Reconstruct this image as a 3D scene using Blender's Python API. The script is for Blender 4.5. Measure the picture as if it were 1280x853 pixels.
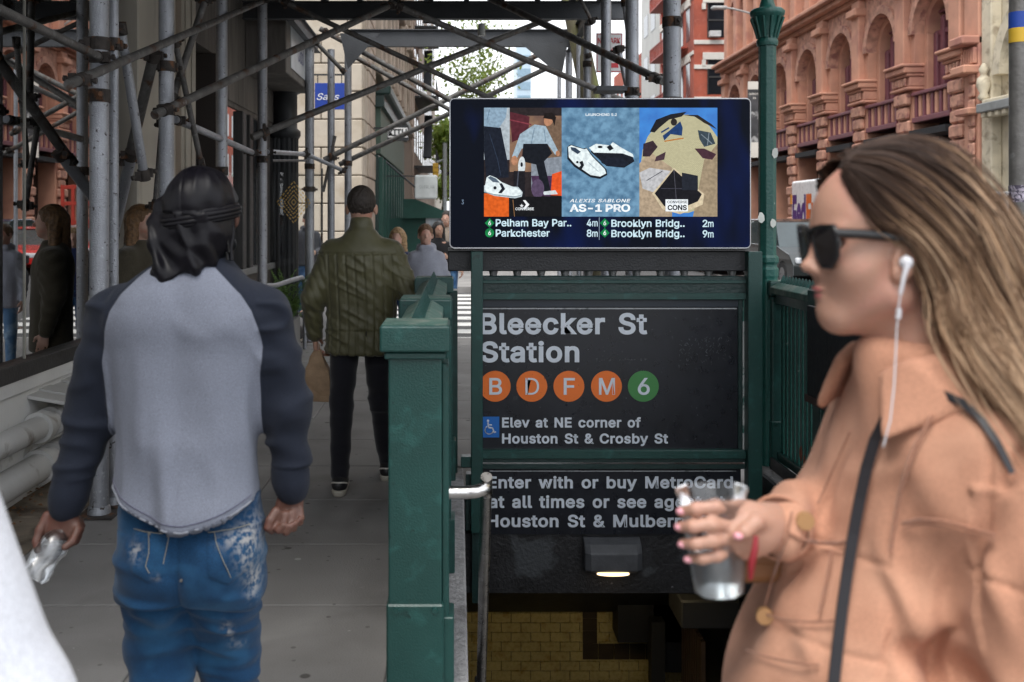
import bpy, bmesh, math, random
import numpy as np
from mathutils import Vector, Matrix, Euler
random.seed(7); np.random.seed(7)
SC = bpy.context.scene
for _o in list(bpy.data.objects): bpy.data.objects.remove(_o)
R = math.radians
PI = math.pi

# ---------------------------------------------------------------- camera
CAM_H, FPX, VPX, VPY = 1.60, 1280.0, 572.0, 275.0
cd = bpy.data.cameras.new('camera'); cam = bpy.data.objects.new('camera', cd)
SC.collection.objects.link(cam); SC.camera = cam
cam.location = (0, 0, CAM_H); cam.rotation_euler = (R(90), 0, 0)
cd.sensor_width = 36; cd.lens = 36
cd.shift_x = (640 - VPX) / 1280; cd.shift_y = -(426.5 - VPY) / 1280
cd.clip_start = 0.05; cd.clip_end = 1500
cd.dof.use_dof = True; cd.dof.focus_distance = 5.6; cd.dof.aperture_fstop = 4.5

# ---------------------------------------------------------------- sky and sun (overcast)
SUN_EL, SUN_ROT = R(62), R(205)
w = bpy.data.worlds.new('World'); SC.world = w; w.use_nodes = True
nt = w.node_tree; nt.nodes.clear()
sky = nt.nodes.new('ShaderNodeTexSky'); sky.sky_type = 'NISHITA'; sky.sun_disc = False
sky.sun_elevation = SUN_EL; sky.sun_rotation = SUN_ROT; sky.air_density = 1.0; sky.dust_density = 4.0
hs = nt.nodes.new('ShaderNodeHueSaturation'); hs.inputs['Saturation'].default_value = 0.22
cloudmix = nt.nodes.new('ShaderNodeMixRGB'); cloudmix.inputs[0].default_value = 0.75
cloudmix.inputs[2].default_value = (9.6, 9.9, 10.4, 1)          # even cloud layer, same brightness all over
bgn = nt.nodes.new('ShaderNodeBackground'); bgn.inputs['Strength'].default_value = 0.125
wo = nt.nodes.new('ShaderNodeOutputWorld')
nt.links.new(sky.outputs[0], hs.inputs['Color']); nt.links.new(hs.outputs[0], cloudmix.inputs[1])
nt.links.new(cloudmix.outputs[0], bgn.inputs['Color']); nt.links.new(bgn.outputs[0], wo.inputs['Surface'])
sl = bpy.data.lights.new('sun', 'SUN'); sl.energy = 1.4; sl.angle = R(26); sl.color = (1, 0.96, 0.9)
so = bpy.data.objects.new('sun', sl); SC.collection.objects.link(so)
_d = Vector((math.sin(SUN_ROT) * math.cos(SUN_EL), math.cos(SUN_ROT) * math.cos(SUN_EL), math.sin(SUN_EL)))
so.rotation_euler = (-_d).to_track_quat('-Z', 'Y').to_euler(); so.location = (0, 0, 30)
SC.view_settings.view_transform = 'Standard'; SC.view_settings.look = 'None'
SC.view_settings.exposure = 0.88; SC.view_settings.gamma = 1.0
SC.render.engine = 'CYCLES'
SC.cycles.use_denoising = True
SC.cycles.max_bounces = 8; SC.cycles.transparent_max_bounces = 16
SC.cycles.caustics_reflective = False; SC.cycles.caustics_refractive = False

# ---------------------------------------------------------------- helpers
def P(x, y, Y):                       # photograph sighting + distance in metres -> place in the world
    return Vector(((x - VPX) * Y / FPX, Y, CAM_H - (y - VPY) * Y / FPX))

def hexc(s):
    s = s.lstrip('#'); c = [int(s[i:i+2], 16) / 255 for i in (0, 2, 4)]
    return tuple((v / 12.92 if v <= 0.04045 else ((v + 0.055) / 1.055) ** 2.4) for v in c)

_M = {}
def pbr(name, col, rough=0.6, metal=0.0, var=0.15, vs=3.0, wear=None, wear2=None, bump=0.0, bs=60.0,
        spec=0.5, stretch=(1, 1, 1), sheen=0.0, coat=0.0, blotch=0.0):
    if name in _M: return _M[name]
    if isinstance(col, str): col = hexc(col)
    m = bpy.data.materials.new(name); m.use_nodes = True; t = m.node_tree; N = t.nodes; L = t.links
    b = N['Principled BSDF']; b.inputs['Roughness'].default_value = rough; b.inputs['Metallic'].default_value = metal
    b.inputs['Specular IOR Level'].default_value = spec
    if sheen: b.inputs['Sheen Weight'].default_value = sheen
    if coat: b.inputs['Coat Weight'].default_value = coat
    g = N.new('ShaderNodeNewGeometry'); mp = N.new('ShaderNodeMapping'); mp.inputs['Scale'].default_value = stretch
    L.new(g.outputs['Position'], mp.inputs['Vector'])
    def noise(s, det=5, dist=0.0):
        n = N.new('ShaderNodeTexNoise'); n.inputs['Scale'].default_value = s; n.inputs['Detail'].default_value = det
        n.inputs['Distortion'].default_value = dist; L.new(mp.outputs[0], n.inputs['Vector']); return n
    def ramp(src, lo, hi):
        r = N.new('ShaderNodeMapRange'); r.inputs['From Min'].default_value = lo; r.inputs['From Max'].default_value = hi
        L.new(src, r.inputs['Value']); return r.outputs[0]
    def mix(f, a, c):
        x = N.new('ShaderNodeMix'); x.data_type = 'RGBA'
        if f is not None: L.new(f, x.inputs[0])
        for k, v in ((6, a), (7, c)):
            if isinstance(v, tuple): x.inputs[k].default_value = (*v[:3], 1)
            else: L.new(v, x.inputs[k])
        return x.outputs[2]
    n1 = noise(vs)
    dk = tuple(max(0, c * (1 - var)) for c in col); lt = tuple(min(1, c * (1 + var)) for c in col)
    cur = mix(ramp(n1.outputs[0], 0.3, 0.7), dk, lt)
    if blotch:
        nb = noise(vs * 0.22, 3)
        cur = mix(ramp(nb.outputs[0], 0.4, 0.62), cur, tuple(c * (1 - blotch) for c in col))
    for wv in (wear, wear2):
        if wv:
            wc, wsc, lo, hi = wv
            if isinstance(wc, str): wc = hexc(wc)
            nw = noise(wsc, 6, 0.4); cur = mix(ramp(nw.outputs[0], lo, hi), cur, tuple(wc))
    L.new(cur, b.inputs['Base Color'])
    rr = N.new('ShaderNodeMapRange'); rr.inputs['To Min'].default_value = max(0.02, rough - 0.12); rr.inputs['To Max'].default_value = min(1, rough + 0.12)
    n2 = noise(vs * 4); L.new(n2.outputs[0], rr.inputs['Value']); L.new(rr.outputs[0], b.inputs['Roughness'])
    if bump:
        nb2 = noise(bs, 6); bp = N.new('ShaderNodeBump'); bp.inputs['Strength'].default_value = min(1, bump)
        bp.inputs['Distance'].default_value = 0.01 * max(1, bump); L.new(nb2.outputs[0], bp.inputs['Height']); L.new(bp.outputs[0], b.inputs['Normal'])
    _M[name] = m; return m

def emit(name, col, s=1.0):
    if name in _M: return _M[name]
    if isinstance(col, str): col = hexc(col)
    m = bpy.data.materials.new(name); m.use_nodes = True; b = m.node_tree.nodes['Principled BSDF']
    b.inputs['Base Color'].default_value = (0.01, 0.01, 0.01, 1); b.inputs['Roughness'].default_value = 0.5; b.inputs['Specular IOR Level'].default_value = .05
    b.inputs['Emission Color'].default_value = (*col, 1); b.inputs['Emission Strength'].default_value = s
    _M[name] = m; return m

def glass_pane(name, tint=(0.9, 0.92, 0.92), refl=0.25, rough=0.0, dark=0.0):   # thin pane: clear with a real mirror share
    if name in _M: return _M[name]
    m = bpy.data.materials.new(name); m.use_nodes = True; t = m.node_tree; N = t.nodes; L = t.links; N.clear()
    o = N.new('ShaderNodeOutputMaterial'); tr = N.new('ShaderNodeBsdfTransparent'); tr.inputs[0].default_value = (*tint, 1)
    gl = N.new('ShaderNodeBsdfGlossy'); gl.inputs['Roughness'].default_value = rough; gl.inputs[0].default_value = (1, 1, 1, 1)
    fr = N.new('ShaderNodeFresnel'); fr.inputs[0].default_value = 1.5
    ma = N.new('ShaderNodeMath'); ma.operation = 'ADD'; ma.use_clamp = True; ma.inputs[1].default_value = refl
    L.new(fr.outputs[0], ma.inputs[0]); mx = N.new('ShaderNodeMixShader'); L.new(ma.outputs[0], mx.inputs[0])
    L.new(tr.outputs[0], mx.inputs[1]); L.new(gl.outputs[0], mx.inputs[2]); L.new(mx.outputs[0], o.inputs[0])
    _M[name] = m; return m

def link(o, parent=None):
    SC.collection.objects.link(o)
    if parent is not None: o.parent = parent
    return o
def wloc(o):
    v = Vector((0, 0, 0))
    while o is not None: v = v + o.location; o = o.parent
    return v
def tag(o, label=None, cat=None, group=None, kind=None):
    if label: o['label'] = label
    if cat: o['category'] = cat
    if group: o['group'] = group
    if kind: o['kind'] = kind
    return o
def thing(name, label, cat, loc=(0, 0, 0), group=None):
    o = bpy.data.objects.new(name, None); o.location = loc; o.empty_display_size = 0.1
    link(o); return tag(o, label, cat, group)

class MB:
    def __init__(s, M=None): s.v = []; s.f = []; s.M = M; s.sm = []
    def add(s, vs, fs, smooth=False):
        n = len(s.v); s.v.extend([tuple(v) for v in vs]); s.f.extend([tuple(i + n for i in f) for f in fs]); s.sm.extend([smooth] * len(fs)); return s
    def box(s, x0, x1, y0, y1, z0, z1):
        return s.add([(x0,y0,z0),(x1,y0,z0),(x1,y1,z0),(x0,y1,z0),(x0,y0,z1),(x1,y0,z1),(x1,y1,z1),(x0,y1,z1)],
                     [(0,3,2,1),(4,5,6,7),(0,1,5,4),(1,2,6,5),(2,3,7,6),(3,0,4,7)])
    def boxc(s, c, d, rot=None):
        vs = [Vector((a*d[0]/2, b*d[1]/2, e*d[2]/2)) for e in (-1,1) for a,b in ((-1,-1),(1,-1),(1,1),(-1,1))]
        if rot is not None:
            E = Euler(rot).to_matrix(); vs = [E @ v for v in vs]
        return s.add([v + Vector(c) for v in vs], [(0,3,2,1),(4,5,6,7),(0,1,5,4),(1,2,6,5),(2,3,7,6),(3,0,4,7)])
    def tube(s, a, b, r, r2=None, n=14, caps=True, smooth=True):
        a = Vector(a); b = Vector(b); r2 = r if r2 is None else r2; d = (b - a)
        q = d.to_track_quat('Z', 'Y'); vs = []
        for p, rad in ((a, r), (b, r2)):
            for i in range(n):
                t = 2*PI*i/n; vs.append(p + q @ Vector((rad*math.cos(t), rad*math.sin(t), 0)))
        s.add(vs, [(i, (i+1) % n, n + (i+1) % n, n + i) for i in range(n)], smooth)
        if caps: s.add(vs[:n], [tuple(range(n))[::-1]]); s.add(vs[n:], [tuple(range(n))])
        return s
    def path(s, pts, r, n=10, smooth=True, rs=None):
        pts = [Vector(p) for p in pts]; rings = []; prev = None
        for i, p in enumerate(pts):
            d = (pts[min(i+1, len(pts)-1)] - pts[max(i-1, 0)])
            if d.length < 1e-9: d = Vector((0, 0, 1))
            d.normalize()
            if prev is None: u = d.orthogonal().normalized()
            else: u = (prev - d * prev.dot(d)); u = u.normalized() if u.length > 1e-6 else d.orthogonal().normalized()
            prev = u; v = d.cross(u); rr = rs[i] if rs else r
            rings += [p + (u*math.cos(2*PI*k/n) + v*math.sin(2*PI*k/n))*rr for k in range(n)]
        fs = [(j*n+k, j*n+(k+1) % n, (j+1)*n+(k+1) % n, (j+1)*n+k) for j in range(len(pts)-1) for k in range(n)]
        s.add(rings, fs, smooth); m = len(rings)
        s.add(rings[:n], [tuple(range(n))[::-1]]); s.add(rings[m-n:], [tuple(range(n))]); return s
    def lathe(s, c, prof, n=20, smooth=True, rot=0.0, caps=True):     # prof = [(r, z)]
        c = Vector(c); vs = []
        for r, z in prof:
            for k in range(n):
                t = 2*PI*k/n + rot; vs.append(c + Vector((r*math.cos(t), r*math.sin(t), z)))
        s.add(vs, [(j*n+k, j*n+(k+1) % n, (j+1)*n+(k+1) % n, (j+1)*n+k) for j in range(len(prof)-1) for k in range(n)], smooth)
        if caps: s.add(vs[:n], [tuple(range(n))[::-1]]); s.add(vs[-n:], [tuple(range(n))])
        return s
    def prism(s, pts, y0, y1, smooth=False):       # polygon in local x,z extruded along local y
        n = len(pts); vs = [(x, y0, z) for x, z in pts] + [(x, y1, z) for x, z in pts]
        return s.add(vs, [tuple(range(n))[::-1], tuple(range(n, 2*n))] + [(i, (i+1) % n, n+(i+1) % n, n+i) for i in range(n)], smooth)
    def arch(s, uc, r, vs_, W, H, w0, w1, n=14, ry=None):   # wall piece with an arched opening, in local x,z; depth y w0..w1
        ry = ry or r; I = []; O = []
        for i in range(n + 1):
            a = PI*i/n; c, sn = math.cos(a), math.sin(a)
            I.append((uc + r*c, vs_ + ry*sn)); t = min((W/2)/max(abs(c), 1e-6), H/max(sn, 1e-6)); O.append((uc + t*c, vs_ + t*sn))
        for y, fl in ((w1, 0), (w0, 1)):
            s.add([(x, y, z) for x, z in I] + [(x, y, z) for x, z in O], [(i, i+1, n+2+i, n+1+i) for i in range(n)])
        s.add([(x, w0, z) for x, z in I] + [(x, w1, z) for x, z in I], [(i, i+1, n+2+i, n+1+i) for i in range(n)], True)
        return s
    def archring(s, uc, r0, r1, vs_, w0, w1, n=18):
        for i in range(n):
            a, b = PI*i/n, PI*(i+1)/n
            q = [(uc+rr*math.cos(t), vs_+rr*math.sin(t)) for rr, t in ((r0, a), (r1, a), (r1, b), (r0, b))]
            s.prism(q, w0, w1)
        return s
    def build(s, name, mat, parent=None, bevel=0, kind=None, seg=1, smooth=None, base=None):
        vs = s.v
        if s.M is not None: vs = [s.M @ Vector(v) for v in vs]
        off = wloc(parent) if parent is not None else Vector((0, 0, 0))
        if base is not None: off = Vector(base)
        me = bpy.data.meshes.new(name); me.from_pydata([(v[0]-off[0], v[1]-off[1], v[2]-off[2]) for v in vs], [], s.f)
        me.polygons.foreach_set('use_smooth', s.sm if smooth is None else [smooth]*len(s.f))
        bm = bmesh.new(); bm.from_mesh(me); bmesh.ops.recalc_face_normals(bm, faces=bm.faces); bm.to_mesh(me); bm.free()
        if mat: me.materials.append(mat)
        o = bpy.data.objects.new(name, me); link(o, parent)
        if base is not None: o.location = base if parent is None else Vector(base) - wloc(parent)
        if bevel:
            b = o.modifiers.new('bevel', 'BEVEL'); b.width = bevel; b.segments = seg; b.limit_method = 'ANGLE'; b.angle_limit = R(40)
        if kind: o['kind'] = kind
        return o

def inst(name, src, parent, loc=(0, 0, 0), rot=(0, 0, 0), scale=(1, 1, 1)):
    o = bpy.data.objects.new(name, src.data if hasattr(src, 'data') else src)
    if hasattr(src, 'modifiers'):
        for m in src.modifiers:
            if m.type == 'BEVEL':
                b = o.modifiers.new('bevel', 'BEVEL'); b.width = m.width; b.segments = m.segments; b.limit_method = 'ANGLE'; b.angle_limit = m.angle_limit
    link(o, parent); o.location = loc; o.rotation_euler = rot; o.scale = scale
    return o

FACE_R = lambda X: Matrix(((0, -1, 0, X), (1, 0, 0, 0), (0, 0, 1, 0), (0, 0, 0, 1)))      # x along +Y, y toward -X
FACE_L = lambda X: Matrix(((0, 1, 0, X), (1, 0, 0, 0), (0, 0, 1, 0), (0, 0, 0, 1)))       # x along +Y, y toward +X
FACE_F = lambda Y: Matrix(((1, 0, 0, 0), (0, -1, 0, Y), (0, 0, 1, 0), (0, 0, 0, 1)))      # x along +X, y toward the viewer

# ---- lettering -------------------------------------------------------------
import os
FONT = None
try:                                  # the grotesque that ships inside Blender itself; the built-in face otherwise
    FONT = bpy.data.fonts.load(os.path.join(bpy.utils.system_resource('DATAFILES', path='fonts'), 'Inter.woff2'))
except Exception: FONT = None
def _txtmesh(s, bold=0.0, space=1.0, word=1.0, shear=0.0, extrude=0.0, res=4):
    c = bpy.data.curves.new('t', 'FONT'); c.body = s; c.size = 1.0
    if FONT: c.font = FONT
    c.offset = 0; c.bevel_depth = bold; c.bevel_resolution = 0; c.space_character = space
    c.space_word = word; c.shear = shear; c.extrude = extrude; c.resolution_u = res
    o = bpy.data.objects.new('t', c); SC.collection.objects.link(o)
    dg = bpy.context.evaluated_depsgraph_get(); dg.update()
    me = bpy.data.meshes.new_from_object(o.evaluated_get(dg)); bpy.data.objects.remove(o); bpy.data.curves.remove(c)
    if bold > 0:
        bm = bmesh.new(); bm.from_mesh(me)
        bmesh.ops.delete(bm, geom=[f for f in bm.faces if f.calc_center_median().z < -1e-5], context='FACES'); bm.to_mesh(me); bm.free()
    return me
def _bb(me):
    a = np.array([v.co[:] for v in me.vertices]) if len(me.vertices) else np.zeros((1, 3)); return a.min(0), a.max(0)
_CAP = {}
def text(name, s, mat, parent, o, ux, uz, width, cap, bold=0.012, space=1.0, word=1.0, shear=0.0, ref=None, thick=0.0015, label=None, exact=False, split=False):
    """o = left end of the baseline (world), ux/uz unit vectors, width of `ref` (or s) and cap height in metres"""
    ux = Vector(ux); uz = Vector(uz); nrm = ux.cross(uz)
    if bold not in _CAP:
        h = _bb(_txtmesh('H', bold)); _CAP[bold] = (h[1][1] - h[0][1], h[0][1])
    me = _txtmesh(s, bold, space, word, shear); mn, mx = _bb(me)
    if ref:
        rm = _bb(_txtmesh(ref, bold, space, word, shear)); sx = width / (rm[1][0] - rm[0][0])
    else: sx = width / max(1e-6, mx[0] - mn[0])
    ch, cb = _CAP[bold]; sy = cap / ch
    if exact: sy = cap / (mx[1] - mn[1]); cb = mn[1]
    off = wloc(parent) if parent is not None else Vector((0, 0, 0))
    for v in me.vertices:
        x, y, _z = v.co; v.co = Vector(o) + ux*(x - mn[0])*sx + uz*(y - cb)*sy + nrm*(thick + (_z*sx*.02 if bold > 0 else 0)) - off
    me.materials.clear(); me.materials.append(mat); me.name = name
    if split:                         # every big letter is a piece of its own
        import collections
        nv = len(me.vertices); par = list(range(nv))
        def fd(a):
            while par[a] != a: par[a] = par[par[a]]; a = par[a]
            return a
        for e in me.edges: par[fd(e.vertices[0])] = fd(e.vertices[1])
        isl = collections.defaultdict(list)
        for i in range(nv): isl[fd(i)].append(i)
        q = [[min((me.vertices[i].co.dot(ux)) for i in v), max((me.vertices[i].co.dot(ux)) for i in v), list(v)] for v in isl.values()]
        q.sort(key=lambda a: a[0]); gs = []
        for a in q:
            if gs and a[0] < gs[-1][1] - 0.35*min(a[1]-a[0], gs[-1][1]-gs[-1][0]): gs[-1][1] = max(gs[-1][1], a[1]); gs[-1][2] += a[2]
            else: gs.append(a)
        ob = None
        for a in gs:
            ix = sorted(a[2]); mp_ = {j: k for k, j in enumerate(ix)}; st_ = set(ix)
            m2 = bpy.data.meshes.new('letter'); m2.from_pydata([me.vertices[j].co[:] for j in ix], [], [tuple(mp_[j] for j in pl.vertices) for pl in me.polygons if pl.vertices[0] in st_])
            m2.materials.append(mat); ob = bpy.data.objects.new('letter', m2); link(ob, parent)
        return ob
    ob = bpy.data.objects.new(name, me); link(ob, parent)
    if label: ob['label'] = label
    return ob
def disc_pts(cx, cz, r, n=40, a0=0): return [(cx + r*math.cos(a0+2*PI*k/n), cz + r*math.sin(a0+2*PI*k/n)) for k in range(n)]
# ---------------------------------------------------------------- materials
GREEN = pbr('subway_green_paint', (0.010, 0.054, 0.047), rough=0.36, var=0.12, vs=6, bump=0.16, bs=160, wear=((0.02, 0.09, 0.08), 14, 0.56, 0.75), wear2=((0.006, 0.028, 0.025), 17, 0.66, 0.72), blotch=0.15)
GREEN_T = pbr('weathered_green_top', (0.055, 0.12, 0.1), rough=0.6, var=0.2, vs=8, bump=0.4, bs=80, wear=((0.2, 0.22, 0.19), 12, 0.48, 0.75), wear2=((0.22, 0.09, 0.06), 6, 0.66, 0.7))
GREEN_L = pbr('lamp_green_paint', (0.016, 0.1, 0.083), rough=0.36, var=0.15, vs=7, bump=0.4, bs=60, wear=((0.3, 0.36, 0.33), 22, 0.7, 0.74), blotch=0.25)
GREEN_D = pbr('dark_green_paint', (0.008, 0.03, 0.028), rough=0.4, var=0.2, vs=8, bump=0.3, bs=60, wear=((0.2, 0.05, 0.035), 5, 0.7, 0.74))
RUST = pbr('red_primer_patch', (0.32, 0.1, 0.06), rough=0.7, var=0.3, vs=30)
BLACKP = pbr('black_painted_metal', (0.012, 0.013, 0.016), rough=0.5, var=0.3, vs=8, bump=0.3, bs=90, wear=((0.1, 0.1, 0.1), 60, 0.72, 0.78))
SIGNB = pbr('sign_enamel_black', (0.009, 0.011, 0.017), rough=0.3, var=0.3, vs=4, wear=((0.05, 0.055, 0.065), 28, 0.64, 0.8), bump=0.05, bs=200)
SIGNW = pbr('sign_white_letters', (0.64, 0.69, 0.76), rough=0.4, var=0.08, vs=12, wear=((0.2, 0.22, 0.25), 30, 0.72, 0.78))
ORANGE = pbr('bullet_orange', (0.8, 0.17, 0.02), rough=0.4, var=0.05, vs=12, wear=((0.25, 0.06, 0.02), 60, 0.68, 0.74))
GRN6 = pbr('bullet_green', (0.05, 0.22, 0.06), rough=0.4, var=0.05, vs=12)
BLUES = pbr('access_blue', (0.01, 0.14, 0.5), rough=0.4, var=0.05)
STEEL = pbr('galvanised_pipe', (0.36, 0.375, 0.41), rough=0.42, metal=0.55, var=0.16, vs=9, bump=0.5, bs=130, wear=((0.06, 0.05, 0.045), 35, 0.64, 0.7), wear2=((0.5, 0.52, 0.56), 60, 0.6, 0.75), blotch=0.22)
STEEL_D = pbr('weathered_pipe', (0.13, 0.125, 0.12), rough=0.6, metal=0.35, var=0.3, vs=12, bump=0.5, bs=110, wear=((0.09, 0.045, 0.025), 8, 0.55, 0.68), wear2=((0.26, 0.26, 0.26), 22, 0.58, 0.75))
RUSTY = pbr('rusty_coupler', (0.05, 0.042, 0.038), rough=0.7, metal=0.3, var=0.4, vs=25, bump=0.5, bs=120, wear=((0.17, 0.08, 0.04), 14, 0.55, 0.65))
STAINLESS = pbr('stainless_rail', (0.62, 0.61, 0.6), rough=0.22, metal=1.0, var=0.08, vs=20, bump=0.08, bs=200)
BEAM = pbr('shed_beam_grey', (0.075, 0.08, 0.088), rough=0.6, metal=0.2, var=0.15, vs=4, bump=0.3, bs=50)
DECKM = pbr('shed_deck_steel', (0.06, 0.055, 0.05), rough=0.7, var=0.3, vs=5, bump=0.3, bs=30)
CONC = pbr('sidewalk_concrete', (0.27, 0.262, 0.255), rough=0.85, var=0.16, vs=2.5, bump=0.35, bs=120, wear=((0.19, 0.183, 0.178), 1.6, 0.5, 0.7), wear2=((0.4, 0.4, 0.38), 25, 0.72, 0.76), blotch=0.2)
CONC_B = pbr('brown_vault_strip', (0.2, 0.165, 0.125), rough=0.9, var=0.3, vs=6, bump=0.6, bs=60, wear=((0.07, 0.05, 0.035), 4, 0.52, 0.66))
KERB = pbr('granite_ledge', (0.27, 0.265, 0.27), rough=0.9, var=0.25, vs=30, bump=1.0, bs=70, wear=((0.1, 0.09, 0.09), 6, 0.55, 0.75))
ASPH = pbr('asphalt', (0.07, 0.07, 0.072), rough=0.9, var=0.18, vs=3, bump=0.4, bs=80, blotch=0.15)
WLINE = pbr('road_paint', (0.6, 0.6, 0.58), rough=0.8, var=0.12, vs=4, wear=((0.2, 0.2, 0.2), 10, 0.6, 0.72))
EARTH = pbr('street_ground', (0.1, 0.1, 0.1), rough=0.95, var=0.15, vs=1)
WALLW = pbr('white_painted_wall', (0.66, 0.66, 0.65), rough=0.75, var=0.06, vs=3, bump=0.25, bs=30, wear=((0.2, 0.18, 0.15), 5, 0.62, 0.78))
WALLW2 = pbr('white_pipe_paint', (0.5, 0.5, 0.49), rough=0.6, var=0.08, vs=4, wear=((0.16, 0.13, 0.1), 6, 0.58, 0.75), bump=0.2, bs=30)
FRAME_D = pbr('dark_window_frame', (0.035, 0.033, 0.032), rough=0.5, var=0.2, vs=5, bump=0.2, bs=60)
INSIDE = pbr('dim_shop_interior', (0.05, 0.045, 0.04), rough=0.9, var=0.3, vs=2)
CREAMP = pbr('cream_pilaster', (0.5, 0.46, 0.39), rough=0.8, var=0.1, vs=2.5, stretch=(1, 1, 0.25), bump=0.3, bs=25, wear=((0.2, 0.17, 0.14), 3, 0.55, 0.75))
TANP = pbr('tan_wood_strip', (0.42, 0.24, 0.11), rough=0.6, var=0.2, vs=6, stretch=(1, 1, 0.1))
WOODG = pbr('grey_timber_panel', (0.17, 0.155, 0.14), rough=0.75, var=0.3, vs=5, stretch=(2, 2, 0.3), bump=0.6, bs=16, blotch=0.3)
LIME = pbr('limestone_block', (0.44, 0.385, 0.315), rough=0.85, var=0.12, vs=1.6, bump=0.5, bs=20, wear=((0.3, 0.24, 0.17), 1.1, 0.52, 0.75))
LIME2 = pbr('rough_limestone', (0.4, 0.33, 0.27), rough=0.9, var=0.25, vs=1.2, bump=0.8, bs=5, wear=((0.2, 0.15, 0.11), 0.9, 0.52, 0.72))
GSTORE = pbr('green_storefront', (0.007, 0.03, 0.027), rough=0.4, var=0.2, vs=2)
REDSTONE = pbr('red_sandstone', (0.5, 0.255, 0.175), rough=0.85, var=0.16, vs=1.2, bump=0.4, bs=12, wear=((0.34, 0.15, 0.12), 0.7, 0.52, 0.72), wear2=((0.54, 0.27, 0.2), 2.2, 0.6, 0.8))
REDROUGH = pbr('rock_faced_sandstone', (0.47, 0.25, 0.18), rough=0.95, var=0.3, vs=3, bump=2.0, bs=4, wear=((0.27, 0.12, 0.1), 3.5, 0.52, 0.66))
PURPLE = pbr('maroon_window_frame', (0.17, 0.055, 0.07), rough=0.5, var=0.15, vs=2, bump=0.2, bs=8)
DKGLASS = pbr('dark_window_glass', (0.012, 0.014, 0.018), rough=0.08, var=0.3, vs=0.7, spec=0.8)
BRICK = pbr('far_red_brick', (0.36, 0.085, 0.05), rough=0.9, var=0.14, vs=0.9, bump=0.3, bs=12, wear=((0.24, 0.06, 0.04), 0.5, 0.5, 0.7), wear2=((0.42, 0.13, 0.09), 3, 0.55, 0.75))
WTRIM = pbr('white_stone_trim', (0.62, 0.59, 0.54), rough=0.8, var=0.1, vs=1.5, bump=0.2, bs=10)
CREAMB = pbr('cream_terracotta', (0.56, 0.5, 0.38), rough=0.85, var=0.14, vs=2, bump=1.2, bs=6, wear=((0.3, 0.25, 0.18), 2.5, 0.54, 0.7))
PALE = pbr('pale_grey_render', (0.5, 0.5, 0.48), rough=0.85, var=0.1, vs=0.5)
REDESC = pbr('red_fire_escape_paint', (0.3, 0.05, 0.03), rough=0.6, var=0.2, vs=3)
BLKIRON = pbr('black_ironwork', (0.015, 0.017, 0.02), rough=0.5, var=0.2, vs=4)
TILE_Y = pbr('yellow_glazed_tile', (0.46, 0.37, 0.15), rough=0.28, var=0.12, vs=9, wear=((0.3, 0.19, 0.04), 12, 0.55, 0.75))
TILE_B = pbr('dark_brown_tile', (0.05, 0.035, 0.02), rough=0.35, var=0.2, vs=9)
GROUT = pbr('dark_grout', (0.05, 0.04, 0.025), rough=0.9, var=0.2)
BARK = pbr('tree_bark', (0.1, 0.09, 0.055), rough=0.95, var=0.35, vs=12, stretch=(1, 1, 0.35), bump=1.0, bs=40, wear=((0.16, 0.17, 0.06), 5, 0.52, 0.66))
RUBBER = pbr('tyre_rubber', (0.015, 0.015, 0.016), rough=0.8)
CARGLASS = pbr('car_glass', (0.03, 0.045, 0.05), rough=0.05, spec=0.9)
CHROME = pbr('chrome', (0.6, 0.6, 0.62), rough=0.15, metal=1.0)
WHITEP = pbr('white_vehicle_paint', (0.72, 0.72, 0.73), rough=0.3, var=0.05, coat=0.5)
def add_spots(m, scale, r, col, dens=.35):          # old gum and small stains, scattered
    t = m.node_tree; b = t.nodes['Principled BSDF']; src = b.inputs['Base Color'].links[0].from_socket; N = t.nodes; L = t.links
    g = N.new('ShaderNodeNewGeometry'); v = N.new('ShaderNodeTexVoronoi'); v.inputs['Scale'].default_value = scale; L.new(g.outputs['Position'], v.inputs['Vector'])
    a = N.new('ShaderNodeMapRange'); a.inputs[1].default_value = r; a.inputs[2].default_value = r*.7; L.new(v.outputs['Distance'], a.inputs[0])
    s = N.new('ShaderNodeSeparateColor'); L.new(v.outputs['Color'], s.inputs[0]); c = N.new('ShaderNodeMath'); c.operation = 'LESS_THAN'; c.inputs[1].default_value = dens; L.new(s.outputs[0], c.inputs[0])
    mu = N.new('ShaderNodeMath'); mu.operation = 'MULTIPLY'; L.new(a.outputs[0], mu.inputs[0]); L.new(c.outputs[0], mu.inputs[1]); mx_ = N.new('ShaderNodeMix'); mx_.data_type = 'RGBA'
    L.new(mu.outputs[0], mx_.inputs[0]); L.new(src, mx_.inputs[6]); mx_.inputs[7].default_value = (*col, 1); L.new(mx_.outputs[2], b.inputs['Base Color'])
add_spots(CONC, 5.5, .13, (.09, .085, .08), .5); add_spots(CONC, 13, .15, (.15, .145, .14), .4); add_spots(CONC, 2.6, .05, (.42, .42, .41), .25)
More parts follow.
